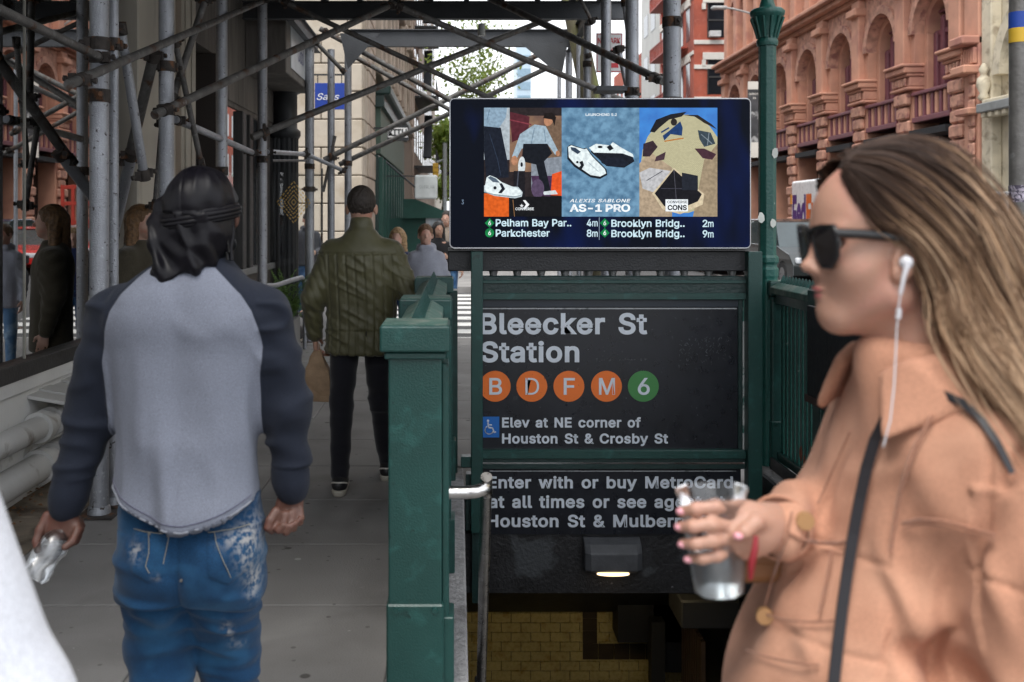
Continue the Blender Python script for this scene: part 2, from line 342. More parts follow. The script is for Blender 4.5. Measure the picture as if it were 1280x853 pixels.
# ---------------------------------------------------------------- ground, road, pavement
g = MB(); xs = [-400, -0.25, 2.0, 400]; ys = [-60, 2.95, 6.1, 900]
for i in range(3):
    for j in range(3):
        if i == 1 and j == 1: continue
        g.add([(xs[i], ys[j], -0.145), (xs[i+1], ys[j], -0.145), (xs[i+1], ys[j+1], -0.145), (xs[i], ys[j+1], -0.145)], [(0, 1, 2, 3)])
g.build('ground', ASPH, kind='structure')
sw = MB()
sw.box(-2.5, -0.25, -4, 14.0, -0.2, -0.012).box(-0.25, 2.0, -4, 2.95, -0.2, -0.012).box(2.0, 3.3, -4, 14.0, -0.2, -0.012).box(-0.25, 2.0, 6.1, 14.0, -0.2, -0.012)
sidewalk = sw.build('sidewalk', CONC, kind='structure')
cols = [(-2.07, -1.16), (-1.16, -0.25)]
rnd = random.Random(3)
rows = [(-3.0 + 0.8*i + 0.05, -3.0 + 0.8*(i+1) + 0.05) for i in range(21)]
for y0, y1 in rows:
    for x0, x1 in cols + [(-0.25, 0.9), (0.9, 2.0)] + [(2.0, 3.12)]:
        if -0.3 < x0 < 1.9 and y1 > 2.9 and y0 < 6.1: continue
        dz = rnd.uniform(-0.003, 0.002)
        MB().box(x0+.004, x1-.004, y0+.004, y1-.004, -0.011, dz+0.001).build('paving_slab', CONC, sidewalk, bevel=0.004)
for i in range(12):
    MB().box(-2.5, -2.075, -3+1.42*i+.005, -3+1.42*(i+1)-.005, -0.011, -0.002).build('vault_cover_slab', CONC_B, sidewalk, bevel=0.004)
for i in range(9):
    MB().box(3.13, 3.3, -4+2*i+.004, -4+2*(i+1)-.004, -0.2, 0.004).build('kerb_stone', KERB, sidewalk, bevel=0.01)
MB().box(-12, 3.3, 24.5, 420, -0.2, 0.0).build('far_pavement', CONC, kind='structure')
MB().box(13.2, 18.0, -20, 66, -0.2, 0.0).build('opposite_pavement', CONC, kind='structure')
MB().box(13.2, 60, 74, 420, -0.2, 0.0).build('distant_pavement', CONC, kind='structure')
cross = bpy.data.objects.new('crosswalk', None); link(cross); cross['kind'] = 'structure'; cross.location = (0, 14, -0.14)
for i in range(9):
    MB().box(-1.9, 2.6, 14.6+1.08*i, 15.15+1.08*i, -0.1405, -0.136).build('crosswalk_bar', WLINE, cross)
lane = MB()
for i in range(14): lane.box(8.15, 8.27, 2+6*i, 5+6*i, -0.1405, -0.136)
lane.build('lane_marking', WLINE, kind='structure')
# litter of dead leaves at the foot of the wall
lf = MB()
for i in range(140):
    x = -2.5 + abs(rnd.gauss(0, 0.09)); y = rnd.uniform(4.6, 7.2); a = rnd.uniform(0, 6.3); s = rnd.uniform(.008, .022)
    c, sn = math.cos(a)*s, math.sin(a)*s; z = 0.004 + rnd.uniform(0, .01)
    lf.add([(x-c, y-sn, z), (x+sn*.6, y-c*.6, z+rnd.uniform(0, .012)), (x+c, y+sn, z), (x-sn*.6, y+c*.6, z+rnd.uniform(0, .012))], [(0, 1, 2, 3)])
tag(lf.build('leaf_litter', pbr('dead_leaves', (0.2, 0.1, 0.045), rough=0.9, var=0.5, vs=40)), 'brown dead leaves and grit lying along the foot of the white wall', 'leaves', kind='stuff')

# ---------------------------------------------------------------- stairwell
st = MB()
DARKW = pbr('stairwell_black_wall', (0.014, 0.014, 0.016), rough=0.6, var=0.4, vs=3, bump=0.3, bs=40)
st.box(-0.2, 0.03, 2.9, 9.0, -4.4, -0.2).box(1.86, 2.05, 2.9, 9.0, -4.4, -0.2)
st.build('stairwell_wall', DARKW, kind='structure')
steps = MB()
for i in range(19):
    steps.box(0.03, 1.86, 2.95+.28*i, 2.95+.28*(i+1), -4.3, -0.19*(i+1)+0.05)
steps.build('stair', CONC, kind='structure', bevel=0.006)
MB().box(-0.2, 2.0, 8.25, 9.2, -4.4, -0.2).build('landing_wall', GROUT, kind='structure')
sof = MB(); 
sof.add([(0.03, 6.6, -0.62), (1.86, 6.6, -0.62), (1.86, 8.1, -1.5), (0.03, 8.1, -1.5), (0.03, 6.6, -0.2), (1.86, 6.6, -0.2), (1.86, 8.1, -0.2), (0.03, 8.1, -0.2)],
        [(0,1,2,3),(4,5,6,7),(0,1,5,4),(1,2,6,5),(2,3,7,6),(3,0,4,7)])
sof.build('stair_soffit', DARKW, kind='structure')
led = bpy.data.objects.new('stair_ledge', None); link(led); led['kind'] = 'structure'; led.location = (0, 3, 0)
MB().box(-0.235, 0.035, 2.98, 6.2, -0.2, 0.1).build('granite_curb', KERB, led, bevel=0.008)
MB().box(1.80, 2.03, 2.98, 6.3, -0.2, 0.12).build('granite_curb', KERB, led, bevel=0.008)
MB().box(1.775, 1.80, 3.0, 6.0, -1.9, 0.11).build('parapet_lining', BLACKP, led)
# tiled wall down the stairs
tw = bpy.data.objects.new('tiled_wall', None); link(tw); tw['kind'] = 'structure'; tw.location = (0.9, 8.15, -2.5)
th, tl = 0.0765, 0.156
tsrc = None; r2 = random.Random(5)
def px(x, Y): return (x - VPX) * Y / FPX
Yw = 8.15; bx0, bx1 = px(728, Yw), px(746, Yw)
zb0, zb1 = CAM_H - (820-VPY)*Yw/FPX, CAM_H - (808-VPY)*Yw/FPX
for rI in range(17):
    z = -2.75 + rI*th; offx = (rI % 2)*tl/2
    for k in range(-1, 13):
        x0 = 0.035 + k*tl + offx; x1 = x0 + tl
        x0 = max(x0, 0.035); x1 = min(x1, 1.78)
        if x1 - x0 < 0.02: continue
        zc = z + th/2; xc = (x0+x1)/2
        band = False
        MB().box(x0+.002, x1-.002, Yw-.012-r2.uniform(0, .002), Yw+.1, z+.002, z+th-.002).build('wall_tile', TILE_B if band else TILE_Y, tw, bevel=0.002)
for k in range(6):
    if k < 4: MB().box(bx0, bx1, Yw-.022, Yw-.013, zb1+.03+.1*k, zb1+.127+.1*k).build('border_tile', TILE_B, tw, bevel=.002)
for k in range(7): MB().box(bx0+.125*k, bx0+.122+.125*k, Yw-.022, Yw-.013, zb0-.02, zb1+.027).build('border_tile', TILE_B, tw, bevel=.002)
MB().box(px(808, Yw), px(850, Yw), Yw-.3, Yw-.02, zb0+.0, -1.3).box(px(765, Yw), px(850, Yw), Yw-.3, Yw-.02, CAM_H-(784-VPY)*Yw/FPX, -1.3).build('black_cabinet', DARKW, tw)
MB().box(0.03, 1.86, Yw+.0005, Yw+.09, -2.9, -1.4).build('grout_bed', GROUT, tw)
# dark plant box and slatted screen on the right of the landing
scn = thing('slatted_screen', 'brown slatted wooden screen at the bottom of the subway stairs, right of the tiles', 'screen', (1.55, 7.6, -3))
WD = pbr('old_brown_wood', (0.06, 0.035, 0.018), rough=0.6, var=0.3, vs=8)
for i in range(9):
    MB().boxc((1.66, 7.5-.07*i, -2.0), (.03, .045, 1.5)).build('slat', WD, scn)
MB().box(1.42, 1.52, 7.5, 7.62, -3, -1.35).build('post', pbr('black_post', (0.01, 0.01, 0.01)), scn)
bh = thing('black_pipe_box', 'black metal box section under the stair soffit at the right', 'duct', (1.6, 6.6, -.9))
MB().box(1.42, 1.8, 6.5, 6.9, -1.0, -0.82).build('casing', pbr('duct_grey', (0.012, 0.012, 0.013)), bh, bevel=.01)
# fluorescent lamp out of sight behind the soffit lights the tiles
tl_ = thing('stair_ceiling_lamp', 'warm tube lamp on the stair ceiling lighting the yellow tiles', 'lamp', (0.9, 6.39, -.7))
MB().box(0.3, 1.5, 6.30, 6.42, -.50, -.45).build('lamp_housing', BLACKP, tl_)
MB().tube((0.35, 6.37, -.53), (1.45, 6.37, -.53), 0.018).build('lamp_tube', emit('warm_tube', (1.0, 0.78, 0.42), 15), tl_)
# ---------------------------------------------------------------- railings round the stair
def spike_mesh():
    b = MB(); pts = [(-.026, 0), (-.018, .01), (-.011, .026), (-.004, .043), (0, .048), (.004, .043), (.011, .026), (.018, .01), (.026, 0)]
    b.prism(pts, -.0035, .0035); return b.build('spike', GREEN)
_spk = spike_mesh(); SPK = _spk.data; bpy.data.objects.remove(_spk)
def rail_post(p, x, y, w=0.17, cap=0.222, z0=0.1, top=1.27, strips=True):
    po = MB().box(x-w/2, x+w/2, y, y+w, z0, top-.09).build('post', GREEN, p, bevel=.006, seg=2)
    c = MB().box(x-cap/2, x+cap/2, y-.027, y+w+.027, top-.088, top-.004)
    c.build('post_cap', GREEN, p, bevel=.007, seg=2)
    MB().box(x-cap/2+.008, x+cap/2-.008, y-.02, y+w+.02, top-.004, top).build('cap_top', GREEN_T, p)
    MB().box(x-w/2-.012, x+w/2+.012, y-.012, y+w+.012, top-.112, top-.09).build('moulding', GREEN, p, bevel=.004)
    MB().box(x-w/2-.006, x+w/2+.006, y-.006, y+w+.006, z0, z0+.28).build('post_foot', GREEN, p, bevel=.006)
    rv = MB()
    for dx in (-w/2+.025, w/2-.022):
        rv.lathe((0, 0, 0), [(0.009, 0)], 3) if False else None
        rv.tube((x+dx, y-.012, z0+.262), (x+dx, y-.004, z0+.262), .009, .011, 10)
    rv.build('rivet', GREEN, po)
    return po
def rail_section(p, x, y0, y1, z0=0.1, top=1.25, side=1, bars=True):
    s = MB(); s.M = Matrix(((0, 0, 0, 0),)*0) if False else None
    # roof shaped top rail, its ridge carrying the spikes
    prof = [(-.075, top-.05), (-.075, top-.015), (-.03, top+.012), (.03, top+.012), (.075, top-.015), (.075, top-.05)]
    n = len(prof); vs = [(x+a, y0, z) for a, z in prof] + [(x+a, y1, z) for a, z in prof]
    s.add(vs, [tuple(range(n)), tuple(range(n, 2*n))[::-1]] + [(i, (i+1) % n, n+(i+1) % n, n+i) for i in range(n)])
    s.build('top_rail', GREEN_T, p, bevel=.003)
    MB().box(x-.045, x+.045, y0, y1, top-.11, top-.052).build('under_rail', GREEN, p, bevel=.003)
    k = int((y1-y0)/.052)
    for i in range(k):
        inst('spike', SPK, p, Vector((x, y0+(i+.5)*(y1-y0)/k, top+.010)) - wloc(p))
    MB().box(x-.03, x+.03, y0, y1, z0+.05, z0+.1).build('bottom_rail', GREEN, p, bevel=.003)
    if bars:
        k = int((y1-y0)/.062); bw = .021
        for i in range(k):
            yy = y0+(i+.5)*(y1-y0)/k
            MB().box(x-.012, x+.012, yy-bw, yy+bw, z0+.1, top-.11).build('bar', GREEN_L if side > 0 else GREEN, p, bevel=.003)
rl = thing('subway_railing', 'dark green riveted railing on the left of the stairs, heavy post nearest the camera', 'railing', (-.135, 3.25, .1), 'railings round the stairs')
for y in (3.25, 4.32, 5.86): rail_post(rl, -.135, y)
rail_section(rl, -.135, 3.45, 4.30, side=-1); rail_section(rl, -.135, 4.52, 5.84, side=-1)
for y in (3.25, 4.32, 5.86):
    MB().box(-.05, -.028, y+.03, y+.14, .14, 1.14).build('pilaster_strip', GREEN, rl, bevel=.003)
    MB().box(-.05, -.012, y+.02, y+.15, .1, .33).build('strip_foot', GREEN, rl, bevel=.004)
for (y0, y1) in ((3.45, 4.30), (4.52, 5.84)):
    MB().box(-.09, -.075, y0, y1, .2, 1.12).build('infill_plate', GREEN, rl)
# inner pier where the railing meets the sign
MB().box(-.215, .0, 6.06, 6.25, .1, 1.18).build('post', GREEN, rl, bevel=.005)
rr_ = thing('subway_railing', 'green barred railing on the right of the stairs, running on from the lamp post', 'railing', (1.92, 6.2, .12), 'railings round the stairs')
XR = 1.93
for y in (6.1, 5.3, 4.3, 3.3): rail_post(rr_, XR, y, w=.11, cap=.15, z0=.12, top=1.235)
for (y0, y1) in ((5.42, 6.09), (4.42, 5.29), (3.42, 4.29)): rail_section(rr_, XR, y0, y1, z0=.12, top=1.215, side=1)
MB().box(1.86, 1.872, 5.42, 6.09, .1, .19).build('sill_plate', BLACKP, rr_)
rp = MB(); rr = random.Random(2)
for (x, y, z, s) in ((1.8775, 6.145, .335, .04), (1.9165, 5.72, .3, .03), (1.9165, 5.66, .26, .025)):
    n = 12; pts = [(x, y+s*rr.uniform(.7, 1.1)*math.cos(2*PI*k/n), z+1.5*s*rr.uniform(.7, 1.1)*math.sin(2*PI*k/n)) for k in range(n)]
    rp.add(pts, [tuple(range(n))])
rp.build('primer_patch', RUST, rr_)
MB().box(3.4-3.4+1.80, 1.825, 3.95, 5.28, .70, 1.16).build('back_board', BLACKP, rr_, bevel=.004)
MB().box(1.795, 1.83, 3.9, 5.3, .665, .70).build('board_edge', pbr('brownish_edge', (.06, .035, .03)), rr_)

# ---------------------------------------------------------------- station sign in the stair opening
YS = 6.0
def S(x, y, Y=YS): return P(x, y, Y)
def sbox(b, x0, y0, x1, y1, Ya, Yb, Yref=YS):
    a = P(x0, y1, Yref); c = P(x1, y0, Yref); b.box(a.x, c.x, Ya, Yb, a.z, c.z); return b
sg = thing('station_sign', 'black enamel subway station sign with white letters and orange route circles', 'sign', S(765, 580))
sbox(MB(), 600, 345, 932, 372, YS-.03, YS+.05).build('top_member', GREEN_D, sg, bevel=.004)
sbox(MB(), 600, 350, 932, 354, YS-.045, YS-.031).build('top_bead', GREEN, sg, bevel=.002)
sbox(MB(), 600, 366, 932, 374, YS-.045, YS-.031).build('top_bead', GREEN, sg, bevel=.002)
sbox(MB(), 598, 372, 922, 562, YS, YS+.03).build('sign_panel', SIGNB, sg)
sbox(MB(), 598, 374, 928, 384, YS-.012, YS-.001).build('panel_frame', pbr('dark_blue_trim', (0.012, 0.02, 0.032), rough=.4), sg, bevel=.002)
fw = pbr('thin_white_line', (0.4, 0.42, 0.44), rough=.5, wear=((0.05, .07, .07), 20, .55, .7))
sbox(MB(), 600, 385.2, 921, 386.6, YS-.004, YS-.0005).build('white_line', fw, sg)
sbox(MB(), 922, 374, 927, 562, YS-.015, YS+.02).build('panel_frame', GREEN_D, sg, bevel=.002)
sbox(MB(), 927.2, 372, 929.2, 563, YS-.02, YS+.02).build('edge_trim', pbr('bright_edge', (.45, .47, .46), rough=.5, wear=((.03, .12, .1), 14, .5, .6)), sg)
sbox(MB(), 598, 561, 930, 572, YS-.045, YS+.03).build('mid_member', GREEN, sg, bevel=.004)
sbox(MB(), 598, 572, 930, 577, YS-.03, YS+.03).build('mid_bead', GREEN_D, sg, bevel=.002)
UX, UZ = (1, 0, 0), (0, 0, 1); m = YS/FPX
def stext(name, s, x0, x1, ytop, ybase, mat, parent, Y=YS, bold=.026, word=1.45, ref=None, sp=1.06, **k):
    o = P(x0, ybase, Y); return text(name, s, mat, parent, o, UX, UZ, (x1-x0)*Y/FPX, (ybase-ytop)*Y/FPX, bold=bold, word=word, space=sp, ref=ref, thick=.0035, split=(len(s) > 1), **k)
stext('lettering', 'Bleecker St', 600, 809, 391.5, 418, SIGNW, sg)
stext('lettering', 'Station', 601, 724, 427, 453, SIGNW, sg)
for cx, ch, col in ((619, 'B', ORANGE), (664.7, 'D', ORANGE), (711, 'F', ORANGE), (758, 'M', ORANGE), (804, '6', GRN6)):
    c = P(cx, 483, YS); b = MB(); b.prism(disc_pts(c.x, c.z, 19.3*m, 48), YS-.004, YS-.001); d = b.build('route_circle', col, sg)
    wd = {'B': 16, 'D': 17, 'F': 14, 'M': 20, '6': 15}[ch]
    stext('letter', ch, cx-wd/2+.5, cx+wd/2+.5, 472.5, 493.5, SIGNW, d, bold=(0 if ch == 'D' else .012)) .data.transform(Matrix.Translation((0, -.002, 0)))
a0 = P(601, 547, YS); a1 = P(624, 521, YS)
ic = MB().box(a0.x, a1.x, YS-.004, YS-.001, a0.z, a1.z).build('access_symbol', BLUES, sg, bevel=.001)
wc = MB(); cz = lambda x, y: (P(x, y, YS).x, P(x, y, YS).z)
def stroke(b, pts, wdt, Y, thick=.001):
    for (xa, ya), (xb, yb) in zip(pts[:-1], pts[1:]):
        a = Vector(cz(xa, ya)); c = Vector(cz(xb, yb)); d = (c-a).normalized(); nn = Vector((-d.y, d.x))*wdt*m/2; e = d*wdt*m*.3
        b.prism([tuple(a-e+nn), tuple(c+e+nn), tuple(c+e-nn), tuple(a-e-nn)], Y-thick, Y)
wc.prism(disc_pts(*cz(610, 526), 1.5*m, 12), YS-.006, YS-.0045)
stroke(wc, [(610, 528.5), (610.6, 534.5), (615.5, 534.8), (617.8, 540.5), (619.5, 540)], 1.6, YS-.0045)
stroke(wc, [(610.3, 531), (614.5, 531.2)], 1.4, YS-.0045)
stroke(wc, [(612.3+5.0*math.cos(t)-.5, 537.6+5.0*math.sin(t)) for t in np.linspace(-2.4-.3, .35-.0, 14)[::-1]] if False else
       [(611.5+5.2*math.cos(t), 537.4+5.2*math.sin(t)) for t in np.linspace(.45, 4.1, 14)], 1.3, YS-.0045)
wc.build('wheelchair_mark', SIGNW, ic)
stext('lettering', 'Elev at NE corner of', 627.5, 801, 522, 534.5, SIGNW, sg)
stext('lettering', 'Houston St & Crosby St', 627.5, 835, 542, 554.5, SIGNW, sg)
# sticker residue and scratches
rz = MB(); rq = random.Random(9)
for i in range(90):
    x = rq.uniform(848, 913); y = 440 - (x-848)*.09 + rq.uniform(-15, 18); stroke(rz, [(x, y), (x+rq.uniform(-2.5, 2.5), y+rq.uniform(-3.5, 3.5))], rq.uniform(.3, .9), YS-.0008, .0006)
for i in range(30):
    x = rq.uniform(745, 808); stroke(rz, [(x, 449+rq.uniform(-1.5, 1.5)), (x+rq.uniform(-2, 2), 450+rq.uniform(-2, 2))], .8, YS-.0008, .0006)
for i in range(45):
    x = rq.uniform(605, 918); y = rq.uniform(390, 558); stroke(rz, [(x, y), (x+rq.uniform(-1, 1), y+rq.uniform(-1, 1))], .8, YS-.0008, .0006)
rz.build('sticker_residue', pbr('pale_residue', (.07, .075, .085), rough=.7, var=.6, vs=60), sg)
# lower panel
lo = thing('information_sign', 'lower black enamel sign with three lines of white letters about entry', 'sign', S(765, 640))
sbox(MB(), 598, 579, 930, 585, YS-.03, YS+.02).build('panel_frame', GREEN_D, lo, bevel=.002)
sbox(MB(), 600, 583, 926, 668, YS, YS+.03).build('sign_panel', SIGNB, lo)
sbox(MB(), 612, 588.4, 920, 589.6, YS-.003, YS-.0005).build('white_line', fw, lo)
stext('lettering', 'Enter with or buy MetroCard', 610, 916, 595.5, 610.5, SIGNW, lo)
stext('lettering', 'at all times or see agent at', 611, 842, 619.5, 635, SIGNW, lo, ref='at all times or see ag')
stext('lettering', 'Houston St & Mulberry St', 609, 842, 643.5, 659, SIGNW, lo, ref='Houston St & Mulber')
# uprights
up = thing('sign_frame', 'green steel uprights and black cross beam carrying the screen over the stairs', 'frame', S(600, 700))
sbox(MB(), 588.5, 314, 603, 660, YS-.11, YS-.04).build('upright', GREEN, up, bevel=.005, seg=2)
sbox(MB(), 930, 314, 947.5, 625, YS-.09, YS-.0).build('upright', GREEN, up, bevel=.005, seg=2)
sbox(MB(), 560, 314, 932, 339, YS-.02, YS+.16).build('cross_beam', BLACKP, up, bevel=.005)
sbox(MB(), 560, 310, 934, 313.5, YS-.06, YS+.12).build('mount_plate', pbr('mount_plate', (.12, .12, .12), rough=.5), up)
for i in range(11):
    c = P(617+30*i, 341, YS); MB().tube((c.x, YS+.04, c.z-.03), (c.x, YS+.04, c.z+.02), .018, .03, 12).build('roller', pbr('dull_steel', (.4, .4, .4), rough=.35, metal=.7), up)
for (x, y) in ((577, 575),):
    sbox(MB(), 576, 567, 590, 580, YS-.09, YS-.02).build('bracket', GREEN, up, bevel=.003)
sbox(MB(), 582, 590, 590, 660, YS-.06, YS+.02).build('bracket', GREEN_D, up, bevel=.003)
# black header and wall lamp
hd = thing('stair_header', 'scuffed black header beam below the signs over the stair', 'beam', S(765, 745))
sbox(MB(), 578, 668, 962, 745, YS+.03, YS+.25).build('fascia', pbr('scuffed_black', (0.017, 0.017, 0.019), rough=.45, var=.4, vs=6, bump=.5, bs=50, wear=((.12, .12, .13), 40, .7, .76), wear2=((.05, .055, .06), 3, .58, .62)), hd, bevel=.006)
sbox(MB(), 590, 660, 600, 752, YS-.03, YS+.03).build('side_trim', GREEN_D, hd)
wl = thing('wall_lamp', 'grey bulkhead lamp with a thin lit slit on the black header', 'lamp', S(765, 712))
c = P(764.5, 692, YS); hw = 35.5*m; hh = 20*m; yb = YS+.03
prof = [(-hh, .03), (-hh, .10), (-hh*.75, .135), (hh*.3, .135), (hh*.75, .09), (hh, .03)]
b = MB(); vs = []
for sx, k in ((-1, .82), (-.8, 1), (.8, 1), (1, .82)):
    vs += [(c.x+sx*hw, yb - d*k, c.z+z) for z, d in prof] + [(c.x+sx*hw, yb, c.z-hh)] + [(c.x+sx*hw, yb, c.z+hh)]
n = 8; order = [0, 1, 2, 3, 4, 5, 7, 6]
fs = []
for s_ in range(3):
    for i in range(n): fs.append((s_*n+order[i], s_*n+order[(i+1) % n], (s_+1)*n+order[(i+1) % n], (s_+1)*n+order[i]))
fs += [tuple(order), tuple(3*n+o_ for o_ in order)]
b.add(vs, fs); b.build('housing', pbr('lamp_housing_grey', (.06, .063, .07), rough=.55, var=.2, vs=12, bump=.2), wl, bevel=.006, seg=2)
lp = P(764, 711, YS); pts = [(lp.x + 20*m*math.cos(t), YS-.075 + .035*math.sin(t)) for t in np.linspace(0, 2*PI, 20, endpoint=False)]
b = MB(); b.add([(x, y, lp.z+.006) for x, y in pts] + [(x, y, lp.z-.008) for x, y in pts], [tuple(range(20)), tuple(range(20, 40))] + [(i, (i+1) % 20, 20+(i+1) % 20, 20+i) for i in range(20)])
b.build('lens', emit('warm_lens', (1, .72, .4), 1.6), wl)
# stainless handrail
hr = thing('handrail', 'bent stainless steel handrail fixed to the near green railing post', 'handrail', (-.05, 3.3, .7))
zr = CAM_H - (619-VPY)*3.3/FPX
pts = [Vector((-.045, 3.33, zr)), Vector((.03, 3.33, zr)), Vector((.06, 3.333, zr+.002)), Vector((.083, 3.345, zr+.006)), Vector((.094, 3.37, zr+.006)), Vector((.096, 3.40, zr-.02))]
MB().path(pts, .0215, 16).build('rail_bend', STAINLESS, hr)
d = Vector((0, .64, -.77))
MB().tube(pts[4]+Vector((.001, -.0, .035)), pts[4]+Vector((.004, 0, .0))+d*1.35, .0195, n=16).build('sloping_rail', pbr('worn_stainless', (.35, .34, .33), rough=.3, metal=1, var=.2, vs=14), hr)
MB().tube((-.052, 3.33, zr), (-.035, 3.33, zr), .04, n=20).build('wall_flange', STAINLESS, hr)
jj = pts[4]+d*1.32; MB().lathe(jj, [(.017, -.02), (.024, -.012), (.024, .012), (.017, .02)], 14).build('joint_collar', STAINLESS, hr)
# yard lamp post
lpst = thing('subway_lamp_post', 'green octagonal cast iron subway lamp post behind the right end of the screen', 'lamp post', (1.875, 6.18, 0))
lx, ly = 1.875, 6.2
zz = lambda y: CAM_H - (y-VPY)*ly/FPX
MB().lathe((lx, ly, 0), [(.062, .1), (.062, zz(348)), (.066, zz(345)), (.068, zz(336)), (.058, zz(334)), (.058, zz(330)), (.068, zz(328)), (.068, zz(322)), (.056, zz(319))], 8, smooth=False, rot=PI/8).build('base', GREEN_L, lpst, bevel=.004)
MB().lathe((lx, ly, 0), [(.0535, zz(320)), (.0535, zz(58))], 8, smooth=False, rot=PI/8).build('shaft', GREEN_L, lpst, bevel=.003)
MB().lathe((lx, ly, 0), [(.06, zz(58)), (.064, zz(55)), (.064, zz(51)), (.055, zz(49)), (.055, zz(46)), (.075, zz(32)), (.088, zz(22)), (.1, zz(20)), (.104, zz(15)), (.09, zz(12)), (.05, zz(10)), (.036, zz(0)), (.036, zz(-30))], 24).build('capital', GREEN_L, lpst)
for k in range(12):
    a = 2*PI*k/12; MB().path([Vector((lx+math.cos(a)*.057, ly+math.sin(a)*.057, zz(48))), Vector((lx+math.cos(a)*.074, ly+math.sin(a)*.074, zz(36))), Vector((lx+math.cos(a)*.097, ly+math.sin(a)*.097, zz(23)))], .008, 6).build('leaf_rib', GREEN_L, lpst)
MB().lathe((lx, ly, zz(-30)+.19), [(.03, -.2), (.12, -.16), (.19, -.05), (.2, 0), (.19, .06), (.12, .15), (.02, .2)], 24).build('globe', pbr('green_globe', (.05, .3, .16), rough=.3), lpst)
tp = MB()
for (x, y, a) in ((969, 191, .0), (951.5, 272, .4), (966.5, 279, .2)):
    c = P(x, y, ly-.06); r9 = random.Random(x)
    pts = [(c.x+.02*math.cos(2*PI*k/7+a)*r9.uniform(.7, 1.2), ly-.0585-.002*r9.random(), c.z+.032*math.sin(2*PI*k/7+a)*r9.uniform(.7, 1.2)) for k in range(7)]
    MB().add(pts, [tuple(range(7))]).build('tape_scrap', pbr('white_tape', (.6, .62, .58), rough=.7), lpst)

# ---------------------------------------------------------------- display
YD = 5.9
ds = thing('display_screen', 'wide digital screen above the sign showing shoe advertising and train times', 'screen', P(750, 312, YD))
D = lambda x, y: (P(x, y, YD).x, P(x, y, YD).z)
def rrect(x0, y0, x1, y1, r, n=6):
    pts = []
    for cx, cy, a in ((x1-r, y0+r, -90), (x1-r, y1-r, 0), (x0+r, y1-r, 90), (x0+r, y0+r, 180)):
        for k in range(n+1):
            t = R(a+90*k/n); pts.append(D(cx+r*math.cos(t), cy+r*math.sin(t)))
    return pts
MB().prism(rrect(561.5, 122.5, 939, 311.5, 7), YD, YD+.12).build('bezel', pbr('silver_bezel', (.5, .5, .52), rough=.3, metal=.8), ds, bevel=.003)
MB().box(P(650, 122, YD).x, P(860, 122, YD).x, YD+.13, YD+.3, P(0, 250, YD).z, P(0, 200, YD).z).build('rear_housing', BLACKP, ds)
scr = bpy.data.materials.new('screen_glow'); scr.use_nodes = True; t = scr.node_tree; bb = t.nodes['Principled BSDF']
gg = t.nodes.new('ShaderNodeNewGeometry'); mpn = t.nodes.new('ShaderNodeMapping'); mpn.inputs['Scale'].default_value = (2.6, 1, 1.1); nn = t.nodes.new('ShaderNodeTexNoise'); nn.inputs['Scale'].default_value = 1.6
rm = t.nodes.new('ShaderNodeValToRGB'); rm.color_ramp.elements[0].position = .5; rm.color_ramp.elements[0].color = (.0003, .001, .0035, 1); rm.color_ramp.elements[1].position = .75; rm.color_ramp.elements[1].color = (.0004, .004, .035, 1)
t.links.new(gg.outputs[0], mpn.inputs[0]); t.links.new(mpn.outputs[0], nn.inputs['Vector']); t.links.new(nn.outputs[0], rm.inputs[0]); t.links.new(rm.outputs[0], bb.inputs['Emission Color'])
bb.inputs['Emission Strength'].default_value = 1.0; bb.inputs['Base Color'].default_value = (.004, .005, .008, 1); bb.inputs['Roughness'].default_value = .35; bb.inputs['Specular IOR Level'].default_value = .06
MB().prism(rrect(563, 124, 937.5, 309.5, 5), YD-.003, YD-.0005).build('screen_glass', scr, ds)
class Pic:      # flat printed or lit shapes, each a hair above the last
    def __init__(s, name, parent, Y, step=.00025): s.v = []; s.f = []; s.mi = []; s.mats = []; s.Y = Y; s.k = 0; s.step = step; s.name = name; s.parent = parent; s.clip = None
    def poly(s, pts, mat, hold=False):
        if not hold: s.k += 1
        if s.clip:
            x0, y0, x1, y1 = s.clip; pts = [(min(max(x, x0), x1), min(max(y, y0), y1)) for x, y in pts]
        n = len(s.v); s.v += [(*[D(x, y)[0]], s.Y - s.k*s.step, D(x, y)[1]) for x, y in pts]
        s.f.append(tuple(range(n, n+len(pts))))
        if mat not in s.mats: s.mats.append(mat)
        s.mi.append(s.mats.index(mat)); return s
    def rect(s, x0, y0, x1, y1, mat): return s.poly([(x0, y0), (x1, y0), (x1, y1), (x0, y1)], mat)
    def ell(s, cx, cy, rx, ry, mat, rot=0, n=22, a0=0, a1=2*PI):
        c, q = math.cos(rot), math.sin(rot)
        return s.poly([(cx+rx*math.cos(t)*c-ry*math.sin(t)*q, cy+rx*math.cos(t)*q+ry*math.sin(t)*c) for t in np.linspace(a0, a1, n, endpoint=False)], mat)
    def line(s, pts, w, mat, hold=False):
        for i, ((xa, ya), (xb, yb)) in enumerate(zip(pts[:-1], pts[1:])):
            d = math.hypot(xb-xa, yb-ya) or 1; nx, ny = -(yb-ya)/d*w/2, (xb-xa)/d*w/2
            s.poly([(xa+nx, ya+ny), (xb+nx, yb+ny), (xb-nx, yb-ny), (xa-nx, ya-ny)], mat, hold=(i > 0 or hold))
        return s
    def done(s):
        off = wloc(s.parent); me = bpy.data.meshes.new(s.name); me.from_pydata([(a-off[0], b-off[1], c-off[2]) for a, b, c in s.v], [], s.f)
        for m_ in s.mats: me.materials.append(m_)
        me.polygons.foreach_set('material_index', s.mi); o = bpy.data.objects.new(s.name, me); return link(o, s.parent)
